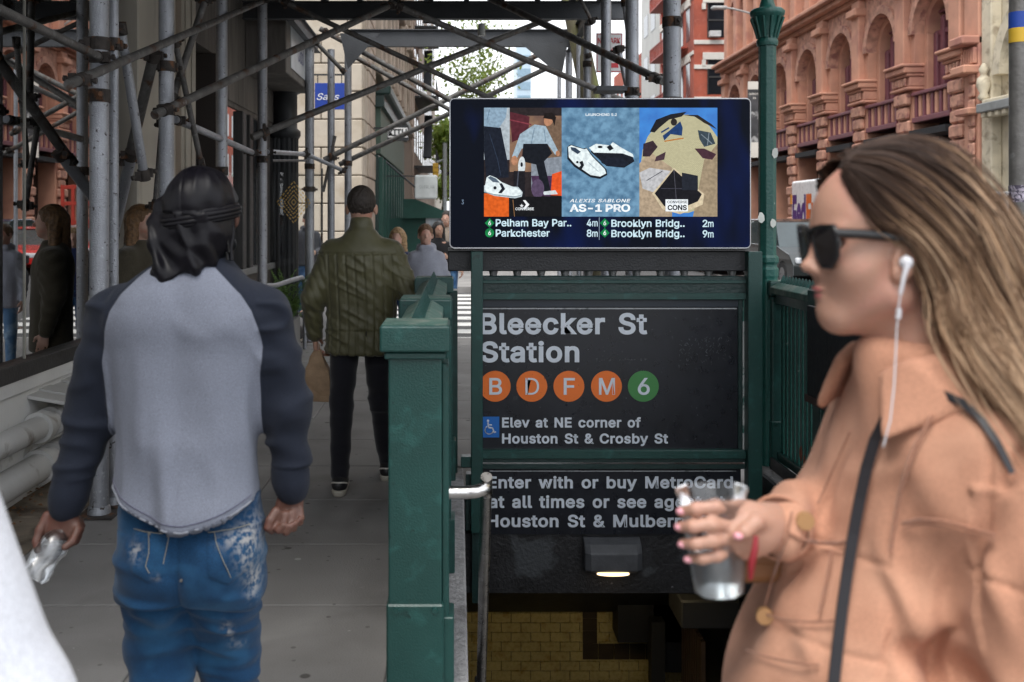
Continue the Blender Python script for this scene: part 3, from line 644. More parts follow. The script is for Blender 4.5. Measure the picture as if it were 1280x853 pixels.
def E(h, s=.85):
    nm = 'screen_' + h
    if nm in _M: return _M[nm]
    m = emit(nm, h, s*.6); t = m.node_tree; b = t.nodes['Principled BSDF']; c = hexc(h); g_ = t.nodes.new('ShaderNodeNewGeometry'); n = t.nodes.new('ShaderNodeTexNoise'); n.inputs['Scale'].default_value = 55; n.inputs['Detail'].default_value = 5
    r = t.nodes.new('ShaderNodeValToRGB'); r.color_ramp.elements[0].position = .36; r.color_ramp.elements[1].position = .64; r.color_ramp.elements[0].color = (*[v*.8 for v in c], 1); r.color_ramp.elements[1].color = (*[min(1, v*1.12+.003) for v in c], 1)
    t.links.new(g_.outputs[0], n.inputs['Vector']); t.links.new(n.outputs[0], r.inputs[0]); t.links.new(r.outputs[0], b.inputs['Emission Color']); return m
def emit_noise(name, c1, c2, sc, kind='noise', s=.5):
    m = bpy.data.materials.new(name); m.use_nodes = True; t = m.node_tree; b = t.nodes['Principled BSDF']; g_ = t.nodes.new('ShaderNodeNewGeometry')
    b.inputs['Base Color'].default_value = (.01, .01, .01, 1)
    mpx = t.nodes.new('ShaderNodeMapping'); t.links.new(g_.outputs[0], mpx.inputs[0])
    if kind == 'brick':
        n = t.nodes.new('ShaderNodeTexBrick'); n.inputs['Scale'].default_value = sc; mpx.inputs['Rotation'].default_value = (R(90), 0, 0)
        n.inputs['Color1'].default_value = (*hexc(c1), 1); n.inputs['Color2'].default_value = (*[v*.85 for v in hexc(c1)], 1); n.inputs['Mortar'].default_value = (*hexc(c2), 1); n.inputs['Mortar Size'].default_value = .03
        t.links.new(mpx.outputs[0], n.inputs['Vector']); t.links.new(n.outputs['Color'], b.inputs['Emission Color'])
    else:
        n = t.nodes.new('ShaderNodeTexNoise'); n.inputs['Scale'].default_value = sc; n.inputs['Detail'].default_value = 8; r = t.nodes.new('ShaderNodeValToRGB')
        r.color_ramp.elements[0].position = .35; r.color_ramp.elements[1].position = .65; r.color_ramp.elements[0].color = (*hexc(c1), 1); r.color_ramp.elements[1].color = (*hexc(c2), 1)
        t.links.new(mpx.outputs[0], n.inputs['Vector']); t.links.new(n.outputs[0], r.inputs[0]); t.links.new(r.outputs[0], b.inputs['Emission Color'])
    b.inputs['Emission Strength'].default_value = s; return m
def shoe(p, cx, cy, L_, rot, flip=1, top=True):
    c, q = math.cos(rot), math.sin(rot); T = lambda u, v: (cx + (u*c - v*flip*q)*L_, cy + (u*q + v*flip*c)*L_)
    W_, K_ = E('#e6f2f6', .95), E('#0e1420', 1)
    p.poly([T(*a) for a in ((-.52, .02), (-.5, .2), (-.2, .27), (.35, .27), (.53, .2), (.54, .08), (.4, -.05))], E('#c8d6dc'))
    p.poly([T(*a) for a in ((-.5, .1), (-.48, -.2), (-.4, -.27), (-.22, -.22), (-.05, -.12), (.2, -.05), (.42, .0), (.53, .1), (.45, .2), (.1, .22), (-.4, .22))], W_)
    p.poly([T(*a) for a in ((-.45, -.2), (-.38, -.25), (-.22, -.2), (-.1, -.1), (-.3, -.1))], E('#59697a'))
    p.poly([T(*a) for a in ((-.12, -.08), (-.05, -.1), (.06, .05), (-.03, .18), (-.12, .18), (-.04, .05))], K_)
    p.ell(*T(-.22, .05), .045*L_, .045*L_, K_)
    p.line([T(-.5, .2), T(-.2, .235), T(.3, .235), T(.5, .17)], .9, E('#7f8f99'))
Z = YD-.003
p = Pic('advert_left', ds, Z); p.clip = (605, 135, 702, 271)
p.rect(605, 135, 702, 271, E('#2c2426')); p.rect(605, 135, 637, 200, E('#b9c4cc')); p.rect(637, 145, 702, 215, emit_noise('ad_wall', '#6b4a3c', '#96704f', 14))
p.poly([(637, 140), (662, 146), (660, 170), (640, 178)], E('#5a2530')); p.line([(637, 150), (664, 156)], 1.5, E('#8a3c48'))
p.rect(680, 150, 702, 215, E('#7b6350')); p.poly([(664, 200), (702, 196), (702, 240), (664, 238)], E('#8f97a2'))
p.rect(605, 242, 636, 271, E('#e8641c')); p.poly([(690, 218), (702, 214), (702, 245), (686, 244)], E('#f05a20')); p.poly([(664, 220), (690, 220), (688, 246), (668, 244)], E('#4a3050'))
p.poly([(605, 156), (626, 160), (634, 200), (636, 222), (608, 224), (603, 190)], E('#161d2c')); p.line([(612, 168), (622, 200), (626, 220)], .8, E('#2f3d52'))
p.poly([(605, 135), (634, 135), (632, 148), (624, 160), (605, 158)], E('#93aec4')); p.line([(612, 137), (609, 150)], 1, E('#6f8ca4'))
p.poly([(640, 196), (650, 168), (668, 156), (682, 158), (692, 178), (698, 190), (694, 194), (684, 180), (680, 184), (652, 186), (644, 202)], E('#a9bfce'))
p.line([(668, 160), (664, 180)], 1, E('#7e97aa')); p.line([(680, 162), (682, 178)], 1, E('#7e97aa'))
p.poly([(654, 180), (684, 180), (690, 192), (680, 202), (688, 238), (678, 242), (670, 206), (652, 202)], E('#10151f'))
p.ell(685.5, 150.5, 5.6, 7.6, E('#c08a6a'), .25); p.poly([(679, 148), (681, 142), (690, 141), (695, 147), (693, 158), (690, 150)], E('#1c1312'))
p.ell(643, 201, 4, 6, E('#c08a6a')); p.ell(697, 192, 2.5, 3.5, E('#c08a6a')); p.ell(652, 208, 4.5, 12, E('#dfe8ec'), .05); p.ell(652, 206, 1.5, 3, E('#10151f'))
p.poly([(678, 240), (694, 238), (697, 243), (680, 244)], E('#dfe8ec'))
p.rect(642, 214, 656, 250, E('#17151c')); p.line([(648, 214), (645, 250)], 1.5, E('#4a4f5c')); p.ell(672, 236, 8, 12, E('#5b4a66'))
p.rect(636, 246, 702, 271, E('#0b0b10')); p.line([(643, 271), (641, 250)], .7, E('#a87a50'))
p.clip = (605, 135, 702, 271); shoe(p, 629, 234, 46, .12)
p.poly([(653.5, 250.5), (656.5, 250.5), (661.5, 256), (656.5, 261.5), (653.5, 261.5), (657.5, 256)], E('#f2f6fa', 1))
p.poly([(652-2.6*math.sin(2*PI*k/10)*(1 if k % 2 == 0 else .42), 257.5-2.6*math.cos(2*PI*k/10)*(1 if k % 2 == 0 else .42)) for k in range(10)], E('#f2f6fa', 1))
ad1 = p.done(); TW = E('#eef6ff', 1.0); TS = E('#cfeaf8', 1.0)
def dtext(s, x0, x1, ytop, ybase, mat, par, bold=.015, word=1.15, sp=1.0, ref=None, sh=0, k=14, exact=False, split=False):
    return text('lettering', s, mat, par, P(x0, ybase, YD) + Vector((0, -.003-k*.0012, 0)), UX, UZ, (x1-x0)*YD/FPX, (ybase-ytop)*YD/FPX, bold=bold, word=word, space=sp, ref=ref, shear=sh, thick=0, exact=exact, split=split)
dtext('CONVERSE', 644, 667, 259.7, 263, TW, ad1)
p = Pic('advert_middle', ds, Z); p.clip = (702, 135, 799, 271)
p.rect(702, 135, 799, 271, emit_noise('ad_concrete', '#3f6f92', '#6f9fc0', 26))
p.poly([(738, 190), (744, 183), (764, 186), (790, 194), (793, 202), (780, 210), (758, 208)], E('#0e1420'))
p.poly([(736, 185), (745, 180), (762, 182), (766, 178), (775, 184), (791, 193), (792, 197), (778, 192), (742, 191)], E('#e6f2f6', .95))
p.ell(750, 184, 3.2, 1.6, E('#10151f')); p.poly([(758, 184), (763, 181), (767, 186), (762, 189)], E('#10151f')); p.ell(768, 203, 17, 5.5, E('#141b2b'), .08)
p.poly([(709, 184), (713, 181), (720, 183), (729, 186), (733, 185), (741, 195), (758, 212), (759, 219), (750, 224), (738, 222), (718, 209), (709, 199)], E('#0f1622'))
p.poly([(710, 184), (714, 182), (720, 184), (730, 187), (733, 186), (740, 196), (756, 212), (757.5, 217), (750, 221), (738, 219), (719, 206), (711, 197)], E('#e6f2f6', .95))
p.poly([(713, 184), (719, 185), (726, 190), (722, 193), (714, 188)], E('#33445a')); p.poly([(724, 203), (728, 201), (730, 207), (727, 212), (722, 211), (726, 207)], E('#10151f')); p.ell(721.5, 203, 1.6, 1.6, E('#10151f')); p.line([(735, 203), (748, 215)], .6, E('#9fb2bf'))
ad2 = p.done()
dtext('LAUNCHING 5.2', 731.5, 770.5, 142.3, 145.6, TW, ad2); dtext('ALEXIS SABLONE', 711.5, 787.5, 249, 253.2, TW, ad2, sh=.25, sp=1.1); dtext('AS-1 PRO', 711.5, 787, 255.5, 265, TW, ad2, bold=.03, word=.8)
p = Pic('advert_right', ds, Z); p.clip = (799, 135, 896.5, 271)
p.rect(799, 135, 896.5, 271, emit_noise('ad_sky', '#1764bd', '#2f8be0', 8)); BRK = emit_noise('ad_brick', '#cfc9a0', '#a89f78', 42, 'brick')
p.ell(853, 205, 52, 62, BRK); p.poly([(799, 205), (812, 190), (840, 210), (840, 271), (799, 271)], E('#b9a48a')); p.poly([(880, 200), (896.5, 180), (896.5, 271), (866, 271)], E('#a8957a'))
p.poly([(812, 165), (820, 150), (838, 143), (858, 140), (852, 146), (836, 150), (824, 160), (818, 166)], E('#1b1b20')); p.poly([(852, 144), (868, 146), (880, 154), (896, 162), (890, 156), (872, 144)], E('#2a2420'))
p.poly([(804, 180), (816, 176), (822, 184), (812, 196), (803, 196)], E('#3a2a33')); p.poly([(872, 163), (888, 166), (894, 180), (880, 184), (874, 174)], E('#3b4a55')); p.line([(876, 168), (890, 180)], 1, E('#8a97a0')); p.line([(886, 166), (884, 182)], 1, E('#8a97a0'))
p.poly([(868, 186), (880, 186), (895, 193), (890, 200), (878, 198)], E('#4a2c38')); p.poly([(820, 196), (832, 190), (830, 200), (818, 202)], E('#4a3440'))
p.poly([(799, 216), (812, 210), (838, 214), (820, 242), (803, 236)], E('#c9c9cc')); p.line([(808, 226), (828, 214)], 1, E('#555560'))
p.poly([(842, 210), (880, 243), (878, 256), (850, 268), (828, 262), (815, 242)], E('#e0cfae')); p.poly([(842, 212), (877, 243), (872, 252), (848, 262), (830, 258), (818, 242)], E('#12121a')); p.line([(842, 212), (846, 262)], .8, E('#55555f')); p.line([(826, 236), (868, 236)], .7, E('#4a4a58'))
p.poly([(852, 216), (872, 220), (872, 238), (852, 238)], E('#1f2430')); p.poly([(828, 170), (836, 164), (850, 152), (853, 160), (852, 170), (838, 168), (830, 176)], E('#1c3f74')); p.ell(842, 153, 4, 4.5, E('#2a2422')); p.line([(830, 177), (854, 173)], 1.6, E('#c4803c')); p.line([(836, 160), (826, 166)], 2, E('#1c3f74'))
p.rect(831.5, 249.5, 859.5, 264.5, TW); p.rect(833, 256, 858, 263.5, E('#eef6ff', .95))
ad3 = p.done(); BKT = E('#10141c', 1); dtext('CONVERSE', 833, 858, 251.2, 254.4, BKT, ad3, k=16); dtext('CONS', 833.5, 857.5, 256.5, 263, BKT, ad3, bold=.03, k=16)
for (cx, cy, sh_) in ((612, 279, 'd'), (612, 291.3, 'c'), (755.8, 279, 'd'), (755.8, 291.3, 'd')):
    tb = Pic('route_symbol', ds, Z)
    if sh_ == 'd': tb.poly([(cx, cy-6), (cx+6, cy), (cx, cy+6), (cx-6, cy)], E('#0f8a4a'))
    else: tb.ell(cx, cy, 5.6, 5.6, E('#0f8a4a'))
    tbo = tb.done()
tbo = ds; tv = Pic('divider', ds, Z); tv.rect(748.6, 272, 749.3, 300, E('#9fb4c8')); tv.done()
for (cx, cy) in ((612, 279), (612, 291.3), (755.8, 279), (755.8, 291.3)): dtext('6', cx-1.7, cx+1.7, cy-2.8, cy+2.8, TW, tbo, k=2)
for (s, x0, x1, yb_) in (('Pelham Bay Par..', 619.6, 714, 283.2), ('Parkchester', 619.6, 687, 296), ('Brooklyn Bridg..', 764, 855.5, 283.8), ('Brooklyn Bridg..', 764, 855.5, 296.6)):
    dtext(s, x0, x1, yb_-9, yb_, TS, tbo, k=2, split=True)
for (s, x, yb_) in (('4', 733.3, 283.2), ('8', 733.3, 296.2), ('2', 878, 284), ('9', 878, 297)):
    dtext(s, x, x+6, yb_-9, yb_, TS, tbo, k=2); dtext('m', x+6.8, x+13.6, yb_-6.6, yb_, TS, tbo, bold=.01, k=2, exact=True)
dtext('3', 577, 579.6, 250, 255.5, E('#8fa6c0'), tbo, bold=0, k=2)
# ---------------------------------------------------------------- sidewalk shed
shed = thing('sidewalk_shed', 'pipe scaffold sidewalk shed with steel beams and diagonal braces over the pavement', 'scaffold', (-.2, 8, 0))
ZT = 3.86
def coupler(p, c, ax, r, seed=0, mat=None):
    """band clamp round a pipe with its bolt"""
    mat = mat or RUSTY; c = Vector(c); ax = Vector(ax).normalized(); b = MB()
    b.tube(c-ax*.035, c+ax*.035, r+.008, n=14); rr_ = random.Random(seed)
    q = Vector((math.cos(rr_.uniform(0, 6)), -abs(math.sin(rr_.uniform(0, 6))), 0)).normalized(); q = (q - ax*q.dot(ax)).normalized()
    for s_ in (-1, 1):
        e = c + q*(r+.012)*s_; b.boxc(e, (.035, .035, .055)); b.tube(e-q.cross(ax)*.0, e+q*.035*s_, .009, n=8); b.tube(e+q*.03*s_, e+q*.045*s_, .016, n=6)
    return b.build('coupler', mat, p)
def post(x, y, r, top=ZT, mat=STEEL, base=True, z0=0.0, clamps=()):
    b = MB().tube((x, y, z0), (x, y, top), r, n=22, caps=True)
    p = b.build('post', mat, shed)
    if base:
        MB().box(x-.1, x+.1, y-.1, y+.1, .002, .014).build('base_plate', RUSTY, p, bevel=.002)
        MB().lathe((x, y, 0), [(r+.012, .014), (r+.006, .05), (r+.001, .055)], 18).build('base_collar', STEEL, p)
    for i, z in enumerate(clamps): coupler(p, (x, y, z), (0, 0, 1), r, i+int(x*100))
    return p
def brace(a, b, r, mat=STEEL_D, ends=(1, 1)):
    p = MB().tube(a, b, r, n=16).build('brace', mat, shed); d = Vector(b)-Vector(a)
    for k, e in enumerate(ends):
        if e: coupler(p, Vector(a)+d*(.03 if k == 0 else .97), d, r, int(a[0]*50)+k)
    return p
XI = -1.94
def inner(px_, r, **k): Y = XI*FPX/(px_-VPX); return post(XI, Y, r, **k), Y
inner(124, .051, clamps=(2.27, 2.55))
post(XI+.02, 5.72, .026, base=True, clamps=(2.58,))
inner(208, .05, clamps=(2.33, 2.62)); inner(277, .047, clamps=(2.0,)); inner(328, .048, clamps=(2.2,)); inner(387, .06, clamps=(2.3, 2.0))
post(-1.68, 13.6, .048, clamps=(2.42,)); post(-1.455, 13.6, .048, clamps=(2.35,)); post(XI, 4.1, .05, clamps=(2.4,)); post(XI, 2.6, .05)
# row on the street side
XO = 1.5
def outer(px_, r, **k): Y = XO*FPX/(px_-VPX); return post(XO, Y, r, **k)
outer(840, .062, clamps=(2.98, 2.42)); outer(790, .058, clamps=(2.7,)); outer(757.5, .053, clamps=(2.9,)); outer(734, .046, clamps=(3.4,)); outer(723.5, .03)
outer(711, .046); outer(699, .03); post(1.5, 5.2, .0) if False else None
post(2.55, 3.0, .055); post(2.55, 5.0, .055) if False else None
# pipes along and across
def pp(x, y, Y): return P(x, y, Y)
ys_ = lambda px_, X=XI: X*FPX/(px_-VPX)
brace(pp(62, 106, ys_(62)) + Vector((.09, 0, 0)), pp(320, 0, ys_(320)) + Vector((.09, 0, 0)), .025)
brace(Vector((XI+.08, 3.4, 2.46)), pp(113, 74, 5.44)+Vector((.07, 0, 0)), .022, mat=STEEL_D)
brace(pp(183, 144, 6.3)+Vector((.05, 0, 0)), pp(492, 5, 9.96), .029)
brace(pp(486, 3, 9.96), pp(850, 156, 11.4), .032)
brace(pp(600, -8, 9.9), pp(829, 102, 7.42), .03, mat=STEEL_D)
brace(pp(315, 172, 9.66), pp(732, 5, 12.4), .034)
brace(pp(405, 200, 13.5), pp(709, 51, 13.6), .036); brace(pp(424, 206, 13.7), pp(700, 78, 13.7), .034)
brace(pp(345, -2, 10.1), pp(720, 173, 10.3), .026); brace(pp(400, 36, 13.0), pp(640, 168, 13.1), .034); brace(pp(436, 67, 13.4), pp(660, 192, 13.45), .03)
brace(pp(394, 52, 12.6), pp(430, 90, 12.7), .026)
brace(pp(218, 149, 7.0), pp(318, 192, 9.8), .027, mat=STEEL); brace(pp(333, 190, 10.3), pp(381, 193, 12.9), .027, mat=STEEL); brace(pp(381, 192, 13.0), pp(430, 214, 13.5), .026, mat=STEEL)
brace(pp(340, 201, 10.6), pp(384, 201, 13.0), .014, mat=BLKIRON, ends=(0, 0))
brace(pp(150, 30, 5.9), pp(181, 224, 6.25), .028, mat=STEEL, ends=(1, 1)); brace(pp(193, 66, 6.7), pp(160, 205, 7.2), .036, mat=STEEL_D); brace(pp(165, 190, 7.1), pp(140, 300, 7.6), .04, mat=STEEL)
brace(pp(218, 48, 7.1), pp(252, 208, 7.5), .021, mat=STEEL_D); brace(pp(258, -4, 7.6), pp(214, 128, 7.2), .026, mat=STEEL_D); brace(pp(194, 260, 7.0), pp(203, 150, 7.2), .02, mat=STEEL_D)
brace(pp(780, 0, 9.6), pp(795, 122, 9.7), .024, mat=STEEL); brace(pp(773, 60, 9.2), pp(788, 128, 9.2), .024, mat=STEEL); brace(pp(740, 28, 11.0), pp(724, -4, 11.0), .02); brace(pp(404, 240, 13.6), pp(419, 170, 13.55), .02, mat=STEEL_D, ends=(0, 0))
for (x, y, Y, s_) in ((745, 8, 11.8, .05), (735, 70, 11.8, .045)):
    coupler(shed, pp(x, y, Y), (1, 0, .3), s_*.5)
# longitudinal stringers and transverse I-beams
def ibeam(a, b, h=.2, w_=.1, name='beam'):
    a = Vector(a); b = Vector(b); d = (b-a).normalized(); s_ = d.cross(Vector((0, 0, 1))).normalized(); M = Matrix((( d.x, s_.x, 0, a.x), (d.y, s_.y, 0, a.y), (d.z, s_.z, 1, a.z), (0, 0, 0, 1))); L_ = (b-a).length
    k = MB(M); t_ = .012; k.box(0, L_, -w_/2, w_/2, 0, t_).box(0, L_, -w_/2, w_/2, h-t_, h).box(0, L_, -t_/2, t_/2, t_, h-t_)
    return k.build(name, BEAM, shed)
for y in (2.7, 4.2, 5.6, 7.4, 9.3, 11.55): ibeam((-2.42, y, ZT), (1.95, y, ZT))
ibeam((-1.42, 13.55, ZT+.03), (1.75, 13.55, ZT+.03), h=.225)
for x in (-2.2, -1.9, -1.5, -1.1, -.7, -.3, .1, .5, .9, 1.3, 1.62): ibeam((x, 2.5, ZT+.202), (x, 11.9, ZT+.202), h=.12, w_=.06, name='joist')
for x in (-1.9, 1.5): ibeam((x, 11.62, ZT), (x, 13.9, ZT), h=.18, w_=.08, name='stringer')
for i in range(3, 9):
    y = -2.2+1.57*i; MB().box(-2.45, 1.75, y+.004, y+1.562, ZT+.325, ZT+.37).build('deck_panel', DECKM, shed)
MB().tube(pp(602, 30, 11.5), pp(602, 45, 11.5), .035, .045).build('lamp_bulb_guard', pbr('frosted_guard', (.6, .62, .6), rough=.4), shed)
gus = MB(); a = pp(430, 52, 12.9)
gus.prism([(a.x-.05, a.z+.1), (a.x+.45, a.z+.1), (a.x+.05, a.z-.35)], 12.88, 12.9); gus.build('gusset_plate', BEAM, shed)
gus = MB(); a = pp(690, 62, 13.0); gus.prism([(a.x-.4, a.z+.08), (a.x+.2, a.z+.08), (a.x+.12, a.z-.35)], 12.98, 13.0); gus.build('gusset_plate', BEAM, shed)
c = pp(762, 113, 8.9); MB().box(c.x-.13, c.x+.13, 8.75, 9.0, c.z-.02, c.z+.02).build('clip_plate', BEAM, shed)
# ---------------------------------------------------------------- shop on the left, corner at Y = 14
XL = -2.5
FL = FACE_L(XL)
def fl(): return MB(FL)                 # box(Y0, Y1, out0, out1, z0, z1)
shop = thing('corner_shop', 'ground floor shop with big window, cream pilasters and timber clad corner', 'shop', (XL, 8, 0))
fl().box(-3, 7.45, -.35, 0, -.2, .62).build('base_wall', WALLW, shop)
fl().box(-3, 7.45, -.3, .035, .62, .70).build('sill_course', WALLW, shop, bevel=.004)
fl().box(-3, 7.50, -.12, .05, .70, .795).build('window_sill', FRAME_D, shop, bevel=.006)
wn = fl().box(-3, 7.46, -.1, .03, 3.72, 3.95).build('window_head', FRAME_D, shop)
fl().box(-3, 7.8, -3.0, .06, 3.95, 5.2).build('fascia', WOODG, shop)
for y in (7.40,): fl().box(y, y+.07, -.1, .03, .795, 3.72).build('mullion', FRAME_D, shop)
for y in (5.93,): fl().box(y, y+.012, -.03, -.005, .795, 3.72).build('glass_joint', pbr('pale_seal', (.35, .34, .3)), shop)
SHOPGL = glass_pane('shop_window_glass', tint=(.7, .72, .72), refl=.42)
for a, b in ((-3, 2.5), (2.51, 5.925), (5.945, 7.4)): fl().box(a, b, -.022, -.012, .795, 3.72).build('window_pane', SHOPGL, shop)
# inside of the shop
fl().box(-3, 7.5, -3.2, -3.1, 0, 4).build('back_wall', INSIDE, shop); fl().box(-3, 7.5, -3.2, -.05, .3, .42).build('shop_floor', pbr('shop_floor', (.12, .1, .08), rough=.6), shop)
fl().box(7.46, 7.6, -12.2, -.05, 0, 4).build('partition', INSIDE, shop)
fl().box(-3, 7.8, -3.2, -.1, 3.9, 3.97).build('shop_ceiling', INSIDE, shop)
dr = thing('window_drape', 'pale yellow striped drape behind the shop window at the far left', 'curtain', (XL-.4, 5.6, .8))
for i in range(6): fl().box(5.2+.075*i, 5.26+.075*i, -.36-.02*(i % 2), -.34-.02*(i % 2), .8, 2.35).build('fold', pbr('pale_yellow_cloth', (.3, .25, .13), rough=.8), dr)
# dark recess and pilasters
fl().box(7.47, 7.9, -.5, -.2, 0, 3.95).build('recess', FRAME_D, shop)
fl().box(7.86, 8.42, -.3, .05, 0, 5.2).build('pilaster', CREAMP, shop, bevel=.01); fl().box(8.42, 8.62, -.3, -.02, 0, 5.2).build('timber_strip', TANP, shop)
fl().box(8.62, 8.9, -.3, .05, 0, 5.2).build('pilaster', CREAMP, shop, bevel=.01); fl().box(8.9, 9.08, -.3, -.01, 0, 5.2).build('timber_strip', TANP, shop)
fl().box(9.08, 9.55, -.3, .06, 0, 5.2).build('pilaster', CREAMP, shop, bevel=.01); fl().box(9.15, 9.3, .06, .08, .4, 3.8).build('pilaster_bead', CREAMP, shop, bevel=.01); fl().box(9.36, 9.47, .06, .08, .4, 3.8).build('pilaster_bead', CREAMP, shop, bevel=.01)
fl().box(9.55, 10.5, -.6, -.4, 0, 3.95).build('dark_door', pbr('near_black_door', (.008, .008, .009), rough=.5), shop); fl().box(9.55, 14.0, -.5, .0, 3.3, 5.2).build('fascia', WOODG, shop)
fl().box(10.45, 10.62, -.4, .05, 0, 3.3).build('door_frame', pbr('brown_frame', (.05, .04, .035)), shop, bevel=.01)
# timber clad corner part with its own windows
fl().box(10.62, 14.0, -.4, .0, 0, .95).build('dado_panel', pbr('brown_grey_panel', (.09, .08, .07), rough=.7, var=.2, vs=3), shop); fl().box(10.62, 14.0, -.1, .05, .95, 1.03).build('window_sill', pbr('grey_sill', (.2, .2, .2)), shop, bevel=.008)
fl().box(10.62, 14.0, -.4, .0, 2.85, 3.3).build('head_panel', WOODG, shop)
for y in (10.62, 11.75, 12.15, 13.25, 13.8): fl().box(y, y+.19, -.12, .04, 1.03, 2.85).build('mullion', FRAME_D, shop, bevel=.01)
for a, b in ((10.81, 11.75), (11.94, 12.15), (12.34, 13.25), (13.44, 13.8)): fl().box(a, b, -.03, -.02, 1.03, 2.85).build('window_pane', SHOPGL, shop)
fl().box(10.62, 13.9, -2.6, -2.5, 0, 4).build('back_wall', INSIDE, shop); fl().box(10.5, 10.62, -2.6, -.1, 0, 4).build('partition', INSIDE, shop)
for k in range(7): fl().box(10.62+.48*k, 10.62+.48*k+.47, .001, .02, 2.9, 5.0).build('cladding_board', WOODG, shop, bevel=.006)
MB().box(-12, XL-.0, 14.0, 14.12, 0, 8).build('side_wall', pbr('shop_brick', (.2, .1, .07), rough=.9, var=.3, vs=6), shop)
fl().box(-3, 14.0, -8, -.02, 5.2, 8).build('upper_wall', pbr('shop_brick'  , (.2, .1, .07)), shop)
for k in range(5): fl().box(12.2+.5*k, 12.6+.5*k, .0, .12, 4.25-.0, 4.62+.0).build('corbel', pbr('worn_red_corbel', (.32, .15, .11), rough=.9, var=.4, vs=8, bump=1, bs=20), shop, bevel=.02)
# fluted corner column
cl = thing('corner_column', 'black fluted cast iron column at the shop corner', 'column', (-2.38, 13.9, 0))
cx, cy = P(356, 200, 13.9).x, 13.9
b = MB(); n = 32
b.lathe((cx, cy, 0), [(.26, 0), (.26, .12), (.2, .18), (.2, .22)], 24)
vs = []
for z in (.22, 2.72):
    for k in range(n*2): t = 2*PI*k/(n*2); r_ = .185 if k % 4 < 2 else .165; vs.append((cx+r_*math.cos(t), cy+r_*math.sin(t), z))
b.add(vs, [(k, (k+1) % (2*n), 2*n+(k+1) % (2*n), 2*n+k) for k in range(2*n)])
b.build('shaft', BLKIRON, cl); MB().lathe((cx, cy, 0), [(.19, 2.7), (.215, 2.74), (.215, 2.8), (.17, 2.84), (.17, 3.3), (.25, 3.34)], 24).build('capital', BLKIRON, cl)
# projecting box sign
bs = thing('box_sign', 'dark timber box sign with white face projecting from the shop corner', 'sign', (-2.3, 12.6, 3.2))
fl().box(11.95, 13.95, .022, .5, 3.32, 4.22).build('sign_box', WOODG, bs, bevel=.01)
a = P(347, 40, 12.3); fl().box(12.25, 13.7, .501, .51, 3.42, 4.18).build('sign_face', pbr('white_sign_face', (.55, .58, .6), rough=.4), bs)
text('lettering', 'Odd', pbr('ink_blue', (.1, .12, .25)), bs, Vector((-1.988, 12.75, 3.58)), (0, 1, 0), (0, 0, 1), .45, .2, bold=0)
# white pipes boxed along the foot of the wall
pg = thing('wall_pipe_guard', 'white painted fat pipes and bent metal guard along the foot of the shop wall', 'pipe', (XL, 5.8, 0))
FLY = lambda u, o, z: Vector((XL+o, u, z))
for (z, r_) in ((.40, .068), (.17, .082)):
    b = MB().tube(FLY(3.0, .08, z), FLY(7.0, .08, z), r_, n=20); b.build('pipe', WALLW2, pg)
    for u in (5.9, 6.08, 6.26, 6.44): MB().tube(FLY(u, .08, z), FLY(u+.08, .08, z), r_+.022, n=20).build('pipe_collar', WALLW2, pg)
for u in (4.6, 6.12): fl().box(u, u+.05, .17, .205, .0, .5).build('strap', WALLW2, pg, bevel=.003)
for k in range(7):
    y0 = 5.95+.17*k; b = MB(); z = .56+.01*(k % 2)
    b.add([FLY(y0, .0, z), FLY(y0+.16, .0, z), FLY(y0+.19, .2, z-.04), FLY(y0+.03, .22, z-.045), FLY(y0, 0, z+.02), FLY(y0+.16, 0, z+.02), FLY(y0+.19, .2, z-.02), FLY(y0+.03, .22, z-.025),], [(0,1,2,3),(4,5,6,7),(0,1,5,4),(1,2,6,5),(2,3,7,6),(3,0,4,7)])
    b.build('guard_plate', WALLW2, pg)
# gold diamond mark on a glass wind screen at the corner
ws = thing('glass_wind_screen', 'clear glass screen with a gold diamond pattern beside the black column', 'screen', (-2.3, 12.9, .3))
MB().box(-2.5, -1.72, 12.97, 12.985, .4, 2.2).build('pane', glass_pane('clear_pane', tint=(.97, .98, .98), refl=.0), ws)
GOLD = pbr('gold_leaf', (.55, .36, .1), rough=.35, metal=.6); mk = MB(); gc = P(367, 253, 12.96)
for q in (.03, .075, .12, .165, .21):
    pts = [(gc.x, gc.z+q*1.25), (gc.x+q, gc.z), (gc.x, gc.z-q*1.25), (gc.x-q, gc.z), (gc.x, gc.z+q*1.25)]
    for (xa, za), (xb, zb) in zip(pts[:-1], pts[1:]):
        for j in range(6):
            t0, t1 = j/6, (j+.62)/6; d = Vector((xb-xa, zb-za)).normalized(); nn = Vector((-d.y, d.x))*.0065; A = Vector((xa+(xb-xa)*t0, za+(zb-za)*t0)); B = Vector((xa+(xb-xa)*t1, za+(zb-za)*t1))
            mk.prism([tuple(A+nn), tuple(B+nn), tuple(B-nn), tuple(A-nn)], 12.965, 12.969)
mk.build('gold_mark', GOLD, ws, kind='stuff')
for x in (-2.5, -1.72): MB().box(x-.012, x+.012, 12.965, 12.99, 0, 2.25).build('screen_post', STEEL_D, ws)
